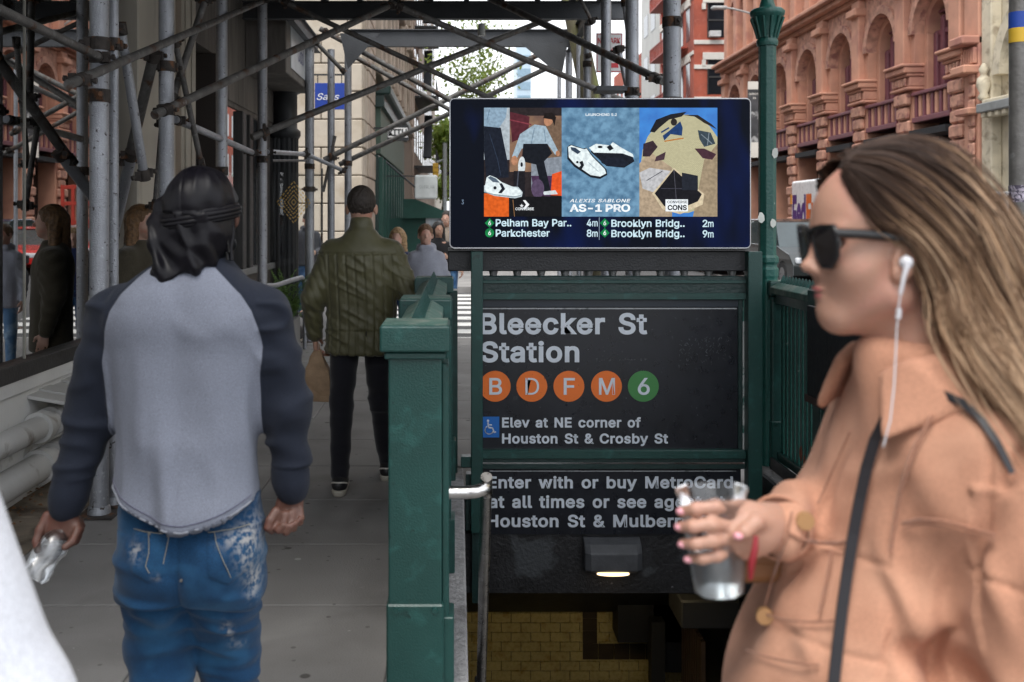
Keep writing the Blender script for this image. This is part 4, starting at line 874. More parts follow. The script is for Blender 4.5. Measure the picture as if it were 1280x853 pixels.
# planter with fern and its rail
pl = thing('planter', 'grey planter box with green feathery plant at the shop corner', 'planter', (-2.1, 12.2, 0))
MB().box(-2.35, -1.92, 11.9, 12.5, 0, .42).build('planter_box', pbr('grey_planter', (.18, .18, .18), rough=.8), pl, bevel=.01)
fr = MB(); q = random.Random(4)
for i in range(90):
    a = q.uniform(0, 2*PI); L_ = q.uniform(.3, .75); c0 = Vector((-2.13+q.uniform(-.15, .15), 12.2+q.uniform(-.2, .2), .42)); up_ = q.uniform(.5, 1.25)
    pts = [c0+Vector((math.cos(a)*L_*t*.55, math.sin(a)*L_*t*.55, up_*L_*t*1.15-.5*L_*t*t)) for t in np.linspace(0, 1, 8)]
    fr.path(pts, .003, 3)
    for j in range(1, 8):
        w_ = .07*(1-j/9); d = (pts[j]-pts[j-1]).normalized(); sd = d.cross(Vector((0, 0, 1))).normalized()
        for s_ in (-1, 1):
            for e in (.33, .66, 1):
                p0 = pts[j-1].lerp(pts[j], e); fr.add([p0, p0+sd*w_*s_+d*.025+Vector((0, 0, q.uniform(-.02, .02))), p0+d*.014], [(0, 1, 2)])
fr.build('foliage', pbr('fern_green', (.1, .19, .035), rough=.6, var=.5, vs=9), pl)
rk = thing('metal_rail', 'bent galvanised rail round the planter by the shop corner', 'rail', (-2, 11.5, 0))
MB().path([P(330, 358, 10.6), P(345, 357, 11.2), P(366, 350, 11.7), P(377, 347, 12.2), P(381, 352, 12.6), P(381, 372, 12.7)], .028, 10).build('rail', STEEL, rk)
MB().tube(P(381, 370, 12.7), Vector((P(381, 370, 12.7).x, 12.7, 0)), .026).build('leg', STEEL, rk); MB().tube(P(331, 358, 10.6), Vector((P(331, 358, 10.6).x, 10.6, 0)), .026).build('leg', STEEL, rk)

# ---------------------------------------------------------------- limestone block beyond the cross street
lb = thing('limestone_building', 'cream limestone corner building across the side street behind the scaffold', 'building', (XL, 26, 0))
YL = 27.0
MB().box(-30, XL-.05, YL+.12, YL+30, -.15, 24).build('core_wall', pbr('mortar_joint', (.16, .125, .09), rough=.95), lb)
q = random.Random(8); zt = 0
hts = [.55]+[.74]*22
for i, h in enumerate(hts):
    x = -9.4 + (.7 if i % 2 else 0)
    while x < XL-.01:
        w_ = 1.45; x1 = min(x+w_, XL)
        if zt < 13: MB().box(x+.012, x1-.012, YL-q.uniform(0, .02), YL+.16, zt+.014, zt+h-.014).build('stone_block', LIME, lb, bevel=.02)
        x = x1
    zt += h
# flank of the same building along the pavement: rusticated piers and the green storefront
FLq = FACE_L(XL)
zt = 0
for i, h in enumerate(hts[:20]):
    y = YL + .02
    for k, (ya, yb_) in enumerate(((27.0, 28.3), (28.3, 30.6)) ):
        MB(FLq).box(ya+.014+(.16 if k == 0 else 0), yb_-.014, -.2, (.06 if k else .03)-q.uniform(0, .03), zt+.014, zt+h-.014).build('stone_block', LIME if k == 0 else LIME2, lb, bevel=.02)
    zt += h
MB(FLq).box(27.1, 57.0, -.6, -.1, -.1, 24).build('flank_wall', LIME2, lb)
MB(FLq).box(30.7, 44.5, -.1, .12, 0, 3.55).build('storefront', GSTORE, lb)
for k in range(10): MB(FLq).box(31.0+1.36*k, 31.12+1.36*k, .12, .24, .1, 3.5).build('storefront_mullion', pbr('bright_green_mullion', (.012, .06, .045), rough=.4), lb)
for k in range(9): MB(FLq).box(31.3+1.36*k, 32.2+1.36*k, .121, .135, .9, 3.1).build('storefront_pane', DKGLASS, lb)
MB(FLq).box(30.6, 45, -.1, .5, 5.35, 5.65).build('storefront_cornice', GSTORE, lb, bevel=.05); MB(FLq).box(30.7, 44.8, -.1, .3, 5.0, 5.35).build('storefront_frieze', GSTORE, lb)
MB(FLq).box(30.9, 44.5, -.1, .18, 3.6, 5.0).build('storefront_band', pbr('pale_green_panel', (.06, .1, .075), rough=.6), lb)
for k in range(6):
    y0 = 31.5+4.2*k
    for z0, z1 in ((6.6, 9.4), (11.2, 14.0), (15.6, 18.4)):
        MB(FLq).box(y0, y0+1.5, -.1, -.04, z0, z1).build('window_glass', DKGLASS, lb)
        for yy in (y0-.35, y0+1.5): MB(FLq).box(yy, yy+.35, -.1, .22, z0-.2, z1+.1).build('window_pier', LIME2, lb, bevel=.04)
        MB(FLq).box(y0-.45, y0+1.95, -.1, .4, z1+.1, z1+.5).build('window_hood', LIME2, lb, bevel=.05)
    for z in (6.0, 10.2, 14.7): MB(FLq).box(y0-1.2, y0+3.0, -.1, .18, z, z+.3).build('string_course', LIME, lb, bevel=.03)
    for j in range(11): MB(FLq).box(y0+2.0, y0+2.0+(.9 if j % 2 else .6), -.1, .12, 5.9+.75*j, 6.55+.75*j).build('quoin', LIME2, lb, bevel=.04)
# far end shops of the left side
fb = thing('far_left_building', 'tall brownish building with black fire escape further down the left pavement', 'building', (XL, 58, 0))
MB(FLq).box(57, 112, -8, .0, -.1, 22).build('wall', pbr('brown_stone_far', (.3, .24, .19), rough=.9, var=.25, vs=.8), fb)
for k in range(14):
    for z0 in (5.5, 9.5, 13.5, 17.5): MB(FLq).box(58.5+3.6*k, 60.1+3.6*k, .0, .03, z0, z0+2.2).build('window', DKGLASS, fb)
for z in (4.6, 8.6, 12.6, 16.6):
    f = MB(FLq).box(58.5, 66, .02, 1.3, z, z+.1).build('fire_escape_deck', BLKIRON, fb)
    rb = MB(FLq).box(58.5, 66, 1.25, 1.3, z+.95, z+1.02)
    for j in range(16): rb.box(58.5+.5*j, 58.54+.5*j, 1.25, 1.3, z+.1, z+.95)
    rb.build('fire_escape_rail', BLKIRON, fb, kind='stuff'); MB().boxc((XL+.7, 62, z+2.05), (.5, 3.8, .12), (R(46), 0, 0)).build('fire_escape_stair', BLKIRON, fb)
fb2 = thing('distant_left_building', 'pale building at the far end of the left pavement', 'building', (XL, 90, 0))
MB(FLq).box(112, 190, -8, -.1, -.1, 14).build('wall', pbr('far_pale_wall', (.4, .36, .3), rough=.9, var=.2, vs=.5), fb2)
for k in range(12):
    for z0 in (5, 8.5): MB(FLq).box(114+5*k, 116+5*k, -.1, -.05, z0, z0+2.2).build('window', DKGLASS, fb2)
# hanging signs
bsn = thing('blue_sign', 'bright blue square sign hanging from a bracket behind the scaffold poles', 'sign', P(412, 120, 22))
a0, a1 = P(393.5, 137, 22), P(431, 104, 22)
MB().box(a0.x, a1.x, 22, 22.05, a0.z, a1.z).build('sign_board', pbr('blue_board', (.005, .035, .26), rough=.5), bsn, bevel=.004)
MB().box(XL-1.6, a1.x+.1, 22.0, 22.04, P(0, 94.5, 22).z, P(0, 92.5, 22).z).build('bracket', BLKIRON, bsn)
for x in (397, 427): MB().box(P(x, 0, 22).x-.01, P(x, 0, 22).x+.01, 22.01, 22.03, a1.z, P(0, 93, 22).z).build('hanger', BLKIRON, bsn)
text('lettering', 'Saks', pbr('sign_print_white', (.75, .75, .75)), bsn, P(396, 125, 22)+Vector((0, -.004, 0)), UX, UZ, 28*22/FPX, 8*22/FPX, bold=.0, shear=.3)
MB().tube((XL-1.62, 22.02, 0), (XL-1.62, 22.02, P(0, 92, 22).z), .05).build('sign_mast', BLKIRON, bsn)
kt = thing('black_white_sign', 'small black and white shop sign above the green storefront', 'sign', P(497, 166, 30))
a0, a1 = P(484, 176, 30), P(510, 157, 30)
MB().box(a0.x, a1.x+.02, 30, 30.12, a0.z, a1.z).build('sign_box', BLKIRON, kt); MB().box(a0.x-.45, a0.x, 30.03, 30.08, a1.z-.1, a1.z-.05).build('bracket', BLKIRON, kt)
MB().box(P(485, 0, 30).x, P(509.5, 0, 30).x, 29.985, 30.0, P(0, 172, 30).z, P(0, 160, 30).z).build('sign_face', pbr('sign_print_white', (.75, .75, .75)), kt)
text('lettering', 'KITH', BLKIRON, kt, P(485.5, 170.5, 30)+Vector((0, -.017, 0)), UX, UZ, 23*30/FPX, 9*30/FPX, bold=.03)
ov = thing('white_sign', 'pale oval ended sign over the green awning down the pavement', 'sign', P(545, 235, 33))
a0, a1 = P(518, 251, 33), P(549, 218, 33)
MB().box(P(518, 0, 33).x, P(547, 0, 33).x, 33, 33.12, P(0, 249, 33).z, P(0, 219, 33).z).build('sign_board', pbr('pale_board', (.5, .53, .53), rough=.5), ov, bevel=.06, seg=3)
text('lettering', 'OVERLAR', pbr('grey_print', (.3, .32, .32)), ov, P(524, 236, 33)+Vector((0, -.003, 0)), UX, UZ, 19*33/FPX, 4*33/FPX, bold=0)
MB().box(XL, P(518, 0, 33).x+.05, 33.04, 33.08, P(0, 221, 33).z, P(0, 219.5, 33).z).build('bracket', BLKIRON, ov); MB().tube((XL, 33.05, P(0, 196, 33).z), (P(530, 0, 33).x, 33.05, P(0, 244, 33).z), .03).build('stay', BLKIRON, ov)
aw = thing('green_awning', 'dark green awning projecting over the pavement beyond the sign', 'awning', P(538, 300, 34))
a = P(519, 330, 34); yy0, yy1 = 34.0, 37.5
pts = [(P(519, 0, 34).x-.4, P(0, 249, 34).z), (P(519, 0, 34).x, P(0, 249, 34).z), (P(561, 0, 34).x, P(0, 266, 34).z), (P(561, 0, 34).x, P(0, 273, 34).z), (P(519, 0, 34).x-.4, P(0, 273, 34).z)]
MB().prism(pts, yy0, yy1).build('canopy', pbr('awning_green', (.006, .05, .038), rough=.7), aw)
MB().box(XL, P(535, 0, 34).x, 34.3, 34.4, 0, P(0, 273, 34).z).build('side_screen', pbr('awning_green', (.006, .05, .038)), aw)
MB().box(P(534, 0, 34).x, P(560, 0, 34).x, 34.2, 34.3, P(0, 330, 34).z, P(0, 268, 34).z+.0).build('poster', pbr('grey_poster', (.3, .33, .36), rough=.5, var=.5, vs=2.5), aw)
for x in (534, 560.5): MB().box(P(x, 0, 34).x-.05, P(x, 0, 34).x+.05, 34.15, 34.32, 0, P(0, 266, 34).z).build('frame_post', pbr('pale_frame', (.4, .42, .44)), aw)
# traffic lights
tf = thing('traffic_light', 'yellow cased traffic light on a grey pole in the distance', 'traffic light', (P(552, 0, 48).x, 48, 0))
for k in range(3): MB().boxc(P(544.5, 207+6.0*k, 47.5), (.26, .24, .21)).build('signal_case', pbr('signal_yellow', (.6, .35, .03), rough=.5), tf, bevel=.02)
MB().tube((P(556, 0, 48).x, 48, 0), (P(556, 0, 48).x, 48, 5.2), .1).build('pole', pbr('pole_grey', (.3, .33, .34), rough=.6), tf); MB().tube(P(546, 203, 48), P(557, 199, 48), .05).build('arm', pbr('pole_grey', (.3, .33, .34)), tf)
# ---------------------------------------------------------------- red sandstone arcade on the right
XF = 18.0; FR = FACE_R(XF)
def fr_(): return MB(FR)               # box(Y0, Y1, out0, out1, z0, z1)
rb = thing('red_stone_building', 'red sandstone building with tall arched windows and carved piers', 'building', (XF, 50, 0))
B = 4.55; Y0 = 36.6; NP = 8
fr_().box(34.9, 69.5, -6, -1.3, 0, 24).build('core_wall', pbr('dark_interior_wall', (.05, .03, .03)), rb)
ZS, ZB0, ZB1, ZC, ZCO = 4.9, 5.4, 6.6, 8.9, 11.3
src = {}
def rep(name, key, make, k):
    """first bay makes the mesh, the others share it shifted by whole bays"""
    if key not in src: src[key] = make(); o = src[key]
    else:
        o = inst(name, src[key], rb, src[key].location + Vector((0, B*k - src[key]['k0']*B, 0)))
    if 'k0' not in o: o['k0'] = k
    return o
q = random.Random(12)
for k in range(NP):
    yc = Y0 + B*k
    # pier: smooth core, rock faced blocks low down, impost capital, upper pilaster
    rep('pier', 'p1', lambda: fr_().box(yc-.72, yc+.72, -1.3, .0, 0, ZB1+.2).build('pier', REDSTONE, rb, bevel=.03), k)
    for j in range(12):
        z = .2+.54*j; rep('rock_block', 'rb%d' % j, lambda: fr_().box(yc-.46-(.12 if j % 2 else 0), yc+.46+(.12 if j % 2 else 0), -.02, .16+.05*(j % 3), z, z+.48).build('rock_block', REDROUGH, rb, bevel=.07), k)
    for j, (za, zb_, o_) in enumerate(((6.72, 6.85, .3), (6.85, 7.25, .2), (7.25, 7.38, .32), (7.38, 7.62, .45), (7.62, 7.75, .55))):
        rep('capital_course', 'cc%d' % j, lambda: fr_().box(yc-.75-o_*.3, yc+.75+o_*.3, -1.3, o_, za, zb_).build('capital_course', REDSTONE, rb, bevel=.04), k)
    for j in range(5): rep('carved_leaf', 'cl%d' % j, lambda: fr_().box(yc-.62+.27*j, yc-.45+.27*j, .2, .3, 6.88, 7.22).build('carved_leaf', REDROUGH, rb, bevel=.04), k)
    rep('upper_pilaster', 'up', lambda: fr_().box(yc-.42, yc+.42, -.1, .28, 7.75, ZCO).build('upper_pilaster', REDSTONE, rb, bevel=.04), k)
    rep('pilaster_cap', 'uc', lambda: fr_().box(yc-.55, yc+.55, -.1, .5, 10.6, 10.95).build('pilaster_cap', REDSTONE, rb, bevel=.06), k)
    if k == NP-1: continue
    bc = yc + B/2; W_ = B - 1.44
    rep('spandrel', 'sp', lambda: fr_().arch(bc, 1.42, ZC, B-.84, ZCO-ZC, -1.25, .0, n=20).build('spandrel', REDROUGH, rb), k)
    for s_ in (-1, 1): rep('arch_jamb', 'aj%d' % s_, lambda: fr_().box(*sorted((bc+s_*1.42, bc+s_*(B/2-.42))), -1.25, -.0, 7.75, ZC).build('arch_jamb', REDSTONE, rb), k)
    rep('arch_ring', 'ar', lambda: fr_().archring(bc, 1.43, 1.78, ZC, -.01, .14).build('arch_ring', REDROUGH, rb), k)
    rep('inner_arch', 'ia', lambda: fr_().archring(bc, 1.12, 1.40, ZC, -1.0, -.35).build('inner_arch', REDSTONE, rb), k)
    for s_ in (-1, 1): rep('inner_jamb', 'ij%d' % s_, lambda: fr_().box(*sorted((bc+s_*1.12, bc+s_*1.40)), -1.0, -.35, 6.6, ZC).build('inner_jamb', REDSTONE, rb, bevel=.02), k)
    rep('window_glass', 'wg', lambda: fr_().prism([(bc+1.15*math.cos(t), ZC+1.15*math.sin(t)) for t in np.linspace(0, PI, 16)] + [(bc-1.15, 6.5), (bc+1.15, 6.5)], -1.0, -.9).build('window_glass', DKGLASS, rb), k)
    for j, dx in enumerate((-.95, -.38, .38, .95)): rep('window_column', 'wc%d' % j, lambda: fr_().box(bc+dx-.14, bc+dx+.14, -.9, -.55, 6.6, 9.45 if abs(dx) < .5 else 8.9).build('window_column', PURPLE, rb, bevel=.06, seg=2), k)
    for j, (za, zb_) in enumerate(((8.75, 8.95), (7.7, 7.8), (6.6, 6.75), (9.6, 9.7))): rep('transom', 'wt%d' % j, lambda: fr_().box(bc-1.1+(.3 if za > 9 else 0), bc+1.1-(.3 if za > 9 else 0), -.85, -.62, za, zb_).build('transom', PURPLE, rb, bevel=.02), k)
    # balcony front
    rep('balcony_panel', 'bp', lambda: fr_().box(bc-W_/2, bc+W_/2, -.9, -.1, ZB0, ZB1-.12).build('balcony_panel', PURPLE, rb), k)
    rep('balcony_rail', 'br', lambda: fr_().box(bc-W_/2, bc+W_/2, -.3, .12, ZB1-.14, ZB1).build('balcony_rail', PURPLE, rb, bevel=.03), k)
    rep('balcony_foot', 'bf', lambda: fr_().box(bc-W_/2, bc+W_/2, -.3, .08, ZB0, ZB0+.22).build('balcony_foot', PURPLE, rb, bevel=.03), k)
    for j in range(9): rep('baluster', 'bb%d' % j, lambda: fr_().box(bc-W_/2+.12+.34*j, bc-W_/2+.28+.34*j, -.1, .02, ZB0+.22, ZB1-.14).build('baluster', REDSTONE if j % 2 else PURPLE, rb, bevel=.03), k)
    # shopfront under it
    rep('shop_glass', 'sg', lambda: fr_().box(bc-W_/2, bc+W_/2, -1.1, -1.0, .3, ZB0).build('shop_glass', DKGLASS, rb), k)
    rep('shop_mullion', 'sm', lambda: fr_().box(bc-.06, bc+.06, -1.0, -.85, .3, 4.6).build('shop_mullion', pbr('tan_mullion', (.25, .15, .09)), rb), k)
    rep('blind', 'bl', lambda: fr_().box(bc-W_/2+.05, bc+W_/2-.05, -.75, .2, 4.85, 5.1).build('blind', pbr('black_blind', (.012, .012, .015), rough=.8), rb), k)
    rep('stall_riser', 'sr', lambda: fr_().box(bc-W_/2, bc+W_/2, -1.1, -.8, 0, .6).build('stall_riser', PURPLE, rb, bevel=.02), k)
# cornices and the storey above
for j, (za, zb_, o_) in enumerate(((ZCO, ZCO+.25, .2), (ZCO+.25, ZCO+.5, .55), (ZCO+.5, ZCO+.7, .8), (ZCO+.7, ZCO+.95, .4))):
    fr_().box(34.9, 69.5, -1.3, o_, za, zb_).build('cornice_course', REDSTONE, rb, bevel=.04)
for k in range(2*NP-1):
    yc = Y0 + B/2*k; fr_().box(yc-.4, yc+.4, -1.3, .1, ZCO+.95, 17).build('upper_pier', REDSTONE, rb, bevel=.05)
    if k == 2*NP-2: break
    bc = yc+B/4
    fr_().box(bc-.75, bc+.75, -1.3, -.3, ZCO+.95, ZCO+1.6).build('upper_apron', REDROUGH, rb)
    fr_().box(bc-.72, bc+.72, -1.2, -.9, ZCO+1.6, 15.2).build('upper_glass', DKGLASS, rb)
    for dx in (-.6, 0, .6): fr_().box(bc+dx-.1, bc+dx+.1, -.9, -.55, ZCO+1.6, 15.2).build('upper_mullion', PURPLE, rb, bevel=.03)
    fr_().arch(bc, .72, 15.2, B/2-.8, 1.8, -1.2, -.1, n=10).build('upper_arch', REDSTONE, rb)
fr_().box(34.9, 69.5, -1.3, .1, 17, 24).build('attic_wall', REDSTONE, rb)
# end pavilion at the near end
fr_().box(34.9, 35.9, -1.3, .25, 0, ZCO).build('end_pier', REDSTONE, rb, bevel=.04)
for j in range(13): fr_().box(35.02, 35.45, .25, .36, .3+.5*j, .74+.5*j).build('quoin', REDROUGH, rb, bevel=.05)
for (za, zb_, o_) in ((6.6, 6.9, .75), (5.2, 5.45, .6), (7.6, 7.9, .8)): fr_().box(34.9, 35.9, 0, o_, za, zb_).build('end_ledge', REDSTONE, rb, bevel=.05)
for j in range(6): fr_().box(34.95+.16*j, 35.05+.16*j, .26, .4, 6.95, 7.5).build('baluster', REDSTONE, rb, bevel=.02)

# cream terracotta building next to it, nearer
cb = thing('cream_building', 'cream ornate building with rounded gable right of the red arcade', 'building', (XF, 30, 0))
fr_().box(8, 34.85, -6, -.2, 0, 22).build('wall', CREAMB, cb)
fr_().box(34.2, 34.85, -.2, .18, 0, 14).build('end_pilaster', CREAMB, cb, bevel=.04)
for k in range(3):
    bc = 31.6-6*k
    fr_().archring(bc, 2.0, 2.45, 6.4, -.2, .25).build('gable_ring', CREAMB, cb); fr_().box(bc-2.6, bc+2.6, -.2, .7, 5.15, 5.45).build('canopy_ledge', pbr('grey_lead', (.2, .21, .21), rough=.6), cb, bevel=.03)
    fr_().box(bc-2.6, bc+2.6, -.2, .5, 5.45, 5.6).build('ledge_mould', CREAMB, cb, bevel=.03)
    for j in range(12): fr_().box(bc-2.5+.43*j, bc-2.3+.43*j, .3, .62, 4.98, 5.15).build('dentil', CREAMB, cb, bevel=.02)
    fr_().box(bc-1.4, bc+1.2, -.18, -.1, .4, 4.4).build('door_glass', DKGLASS, cb); fr_().box(bc+1.2, bc+1.5, -.2, .1, 0, 4.6).build('door_jamb', CREAMB, cb, bevel=.04)
    fr_().box(bc-1.5, bc+1.5, -.18, -.1, 6.6, 8.0).build('tympanum_window', DKGLASS, cb)
    for dx in (-2.8, 2.75): b = MB().lathe((XF-.35, bc+dx, 0), [(.12, 5.6), (.2, 5.7), (.12, 5.85), (.24, 6.1), (.2, 6.35), (.1, 6.45), (.16, 6.65), (.05, 6.85)], 14).build('urn', CREAMB, cb)
    fr_().box(bc-1.2, bc+1.2, -.18, -.1, 11, 14).build('upper_window', DKGLASS, cb)
fr_().box(34.88, 34.92, .0, .1, .3, 4.2).build('green_downpipe', pbr('verdigris', (.12, .2, .19)), cb)

# red brick tenement across the far side street
bk = thing('brick_building', 'red brick building with white lintels and bands across the far side street', 'building', (22, 78, 0))
YB = 78.0
def bz(y): return CAM_H - (y-VPY)*YB/FPX
MB().box(XF, 44, YB, YB+13, -.1, 30).build('wall', BRICK, bk)
M_ = YB/FPX
for k in range(6):
    for r_, (yt, ybm) in enumerate(((-64, -24), (4, 47), (75, 118), (146, 189), (217, 262))):
        x0 = px(884+40*k, YB); x1 = x0+23*M_; z0, z1 = bz(ybm), bz(yt)
        MB().box(x0, x1, YB-.02, YB-.012, z0, z1).build('window_glass', DKGLASS, bk)
        f = MB().box(x0, x1, YB-.06, YB-.021, (z0+z1)/2-.06, (z0+z1)/2+.06).box(x0, x0+.08, YB-.06, YB-.021, z0, z1).box(x1-.08, x1, YB-.06, YB-.021, z0, z1); f.build('sash_frame', FRAME_D, bk, kind='stuff')
        MB().box(x0-.35, x1+.35, YB-.14, YB, z1, z1+.55).build('lintel', WTRIM, bk, bevel=.02)
        for s_, xx in ((0, x0-.42), (1, x1+.12)): MB().box(xx, xx+.3, YB-.13, YB, z1-.5, z1-.01).build('lintel_drop', WTRIM, bk, bevel=.02)
        if (k + r_) % 2 == 1: MB().box(x0+.1, x1-.45, YB-.45, YB-.0, z0, z0+.45).build('air_conditioner', pbr('ac_casing', (.5, .5, .5), rough=.6), bk, bevel=.02)
        if (k*3 + r_) % 3 == 0: MB().box(x0+.1, x1-.1, YB-.02-.01, YB-.0195, z0+.9, z1-.1).build('blind', pbr('pale_blind', (.35, .33, .3)), bk)
for y in (53, 124, 13-.5-71, 195, 84): MB().box(XF-.0, 44, YB-.1, YB, bz(y+2.6), bz(y-2.6)).build('band_course', WTRIM, bk, bevel=.02)
MB().box(XF, 44, YB-.3, YB-.02, bz(222), bz(205)).build('shop_cornice', pbr('dark_cornice', (.12, .1, .1)), bk)
FB = MB(FR)
for k in range(5):
    for z0 in (6.9, 11.2, 15.5, 19.8):
        MB(FR).box(79.3+2.4*k, 80.6+2.4*k, .0, .02, z0, z0+2.6).build('side_window', DKGLASS, bk); MB(FR).box(79.0+2.4*k, 80.9+2.4*k, .0, .14, z0+2.6, z0+3.1).build('side_lintel', WTRIM, bk, bevel=.02)
for z in (9.9, 14.2, 18.5, 6.2): MB(FR).box(78, 91, .0, .1, z, z+.3).build('band_course', WTRIM, bk, bevel=.02)
for z in (6.4, 10.7, 15.0, 19.3):
    MB(FR).box(80, 88, .05, 1.5, z, z+.12).build('fire_escape_deck', REDESC, bk)
    b = MB(FR)
    for j in range(17): b.box(80+.5*j, 80.05+.5*j, 1.42, 1.5, z+.12, z+1.1)
    b.box(80, 88, 1.42, 1.5, z+1.05, z+1.15); b.build('fire_escape_rail', REDESC, bk, kind='stuff')
    MB().boxc((XF-.8, 84, z+2.1), (.5, 4.6, .14), (R(48), 0, 0)).build('fire_escape_stair', REDESC, bk)
pb = thing('pale_building', 'narrow pale grey building beyond the red brick one', 'building', (XF, 95, 0)); MB(FR).box(91, 100, -8, .05, -.1, 34).build('wall', PALE, pb)
for z0 in (7, 11, 15, 19, 23): MB(FR).box(93, 95, .05, .08, z0, z0+2).build('window', DKGLASS, pb); MB(FR).box(96.5, 98.5, .05, .08, z0, z0+2).build('window', DKGLASS, pb)
pb2 = thing('far_red_building', 'distant red brick building at the end of the right side', 'building', (XF, 105, 0)); MB(FR).box(100, 118, -8, .0, -.1, 18).build('wall', BRICK, pb2)
for k in range(6):
    for z0 in (6, 10, 14): MB(FR).box(101.5+2.8*k, 103+2.8*k, .0, .03, z0, z0+2.2).build('window', DKGLASS, pb2)
tw_ = thing('glass_tower', 'pale blue high rise far down the street', 'tower', (14, 260, 0))
a0, a1 = px(646, 260), px(664, 260)
MB().box(a0, a1, 260, 275, -.1, 46).build('shaft', pbr('pale_blue_cladding', (.4, .5, .58), rough=.4, var=.1, vs=.2), tw_)
for k in range(12):
    MB().box(a0+.2, a1-.2, 259.9, 260, 4+3.4*k, 6+3.4*k).build('window_band', pbr('far_glass', (.2, .3, .38), rough=.2), tw_)

# ---------------------------------------------------------------- street furniture
pole = thing('steel_pole', 'grey steel pole with blue and yellow band at the right edge', 'pole', (2.77, 5.0, 0))
pxx = P(1273.5, 0, 5.0).x
MB().tube((pxx, 5, 0), (pxx, 5, 4.2), .044, n=24).build('shaft', pbr('dull_grey_pole', (.13, .125, .12), rough=.5, metal=.3, var=.2, vs=14, bump=.3, bs=60, wear=((.25, .25, .25), 12, .62, .75)), pole)
MB().lathe((pxx, 5, 0), [(.0455, P(0, 54, 5).z), (.0455, P(0, 36, 5).z)], 24).build('yellow_band', pbr('band_yellow', (.6, .38, .03)), pole); MB().lathe((pxx, 5, 0), [(.0455, P(0, 36, 5).z), (.0455, P(0, 16, 5).z)], 24).build('blue_band', pbr('band_blue', (.01, .05, .3)), pole)
b = MB().lathe((pxx, 5, 0), [(.0452, P(0, 253, 5).z), (.0458, P(0, 232, 5).z)], 24); b.build('sticker', pbr('scribbled_sticker', (.3, .27, .33), rough=.7, var=.6, vs=60, wear=((.06, .05, .08), 45, .5, .55)), pole)
sl_ = thing('street_light', 'far street light with curved grey arm in front of the brick building', 'street light', (px(968, 60), 60, 0))
LG = pbr('light_grey_pole', (.4, .42, .42), rough=.5)
MB().tube((px(968, 60), 60, 0), (px(968, 60), 60, 12.2), .12, .08).build('pole', LG, sl_)
MB().path([P(968, 45, 60), P(955, 30, 60), P(935, 16, 60), P(915, 11, 60), P(905, 10, 60)], .06, 8).build('arm', LG, sl_); MB().boxc(P(899, 10, 60), (.9, .35, .2)).build('lamp_head', LG, sl_, bevel=.06)
bn = thing('street_banner', 'black and white street banner hanging behind the lamp post', 'banner', P(941, 135, 40))
a0, a1 = P(935, 178, 40), P(952, 102, 40)
MB().box(a0.x, a1.x, 40, 40.03, a0.z, P(0, 112, 40).z).build('cloth', pbr('banner_print', (.05, .05, .055), rough=.8, var=.4, vs=2.5, wear=((.35, .35, .35), 2.2, .56, .62)), bn)
MB().box(a0.x, a1.x, 40, 40.03, P(0, 111.9, 40).z, a1.z).build('cloth_top', WTRIM, bn); MB().box(a0.x, a1.x, 40, 40.03, P(0, 178, 40).z-.6, a0.z-.001).build('cloth_foot', WTRIM, bn)
text('lettering', 'INSPIRATION', WTRIM, bn, P(936, 119, 40)+Vector((0, -.003, 0)), UX, UZ, 15*40/FPX, 2.4*40/FPX, bold=.02); text('lettering', 'IS', WTRIM, bn, P(941, 124, 40)+Vector((0, -.003, 0)), UX, UZ, 4*40/FPX, 2.4*40/FPX, bold=.02)
MB().tube((P(953, 0, 40).x, 40, 0), (P(953, 0, 40).x, 40, 7.5), .07).build('banner_pole', LG, bn)
ps = thing('parking_sign', 'white and red no parking sign strapped to the tree behind the scaffold', 'sign', P(762, 65, 11.7))
a0, a1 = P(745, 91, 11.7), P(778.5, 41.5, 11.7); WS = pbr('sign_white_sheet', (.55, .55, .55), rough=.4); RS = pbr('sign_red_print', (.45, .02, .03), rough=.4)
MB().box(a0.x, a1.x, 11.7, 11.705, a0.z, a1.z).build('plate', WS, ps, bevel=.001)
for (x0, y0, x1, y1) in ((746, 42.5, 777.5, 43.3), (746, 89, 777.5, 90), (746, 42.5, 746.8, 90), (776.7, 42.5, 777.5, 90)): MB().box(P(x0, 0, 11.7).x, P(x1, 0, 11.7).x, 11.698, 11.6995, P(0, y1, 11.7).z, P(0, y0, 11.7).z).build('red_border', RS, ps)
text('lettering', 'NO PARK', RS, ps, P(747.5, 54.5, 11.7)+Vector((0, -.003, 0)), UX, UZ, 28*11.7/FPX, 7*11.7/FPX, bold=.02); text('lettering', '8am-6pm', RS, ps, P(748, 66, 11.7)+Vector((0, -.003, 0)), UX, UZ, 27*11.7/FPX, 6*11.7/FPX, bold=.01)
MB().box(P(762, 0, 11.7).x-.1, P(762, 0, 11.7).x+.1, 11.698, 11.6995, P(0, 85, 11.7).z, P(0, 79, 11.7).z).build('red_arrow', RS, ps); MB().box(P(761, 0, 11.7).x-.02, P(761, 0, 11.7).x+.02, 11.71, 11.75, 0, a1.z+.1).build('sign_stake', STEEL_D, ps)

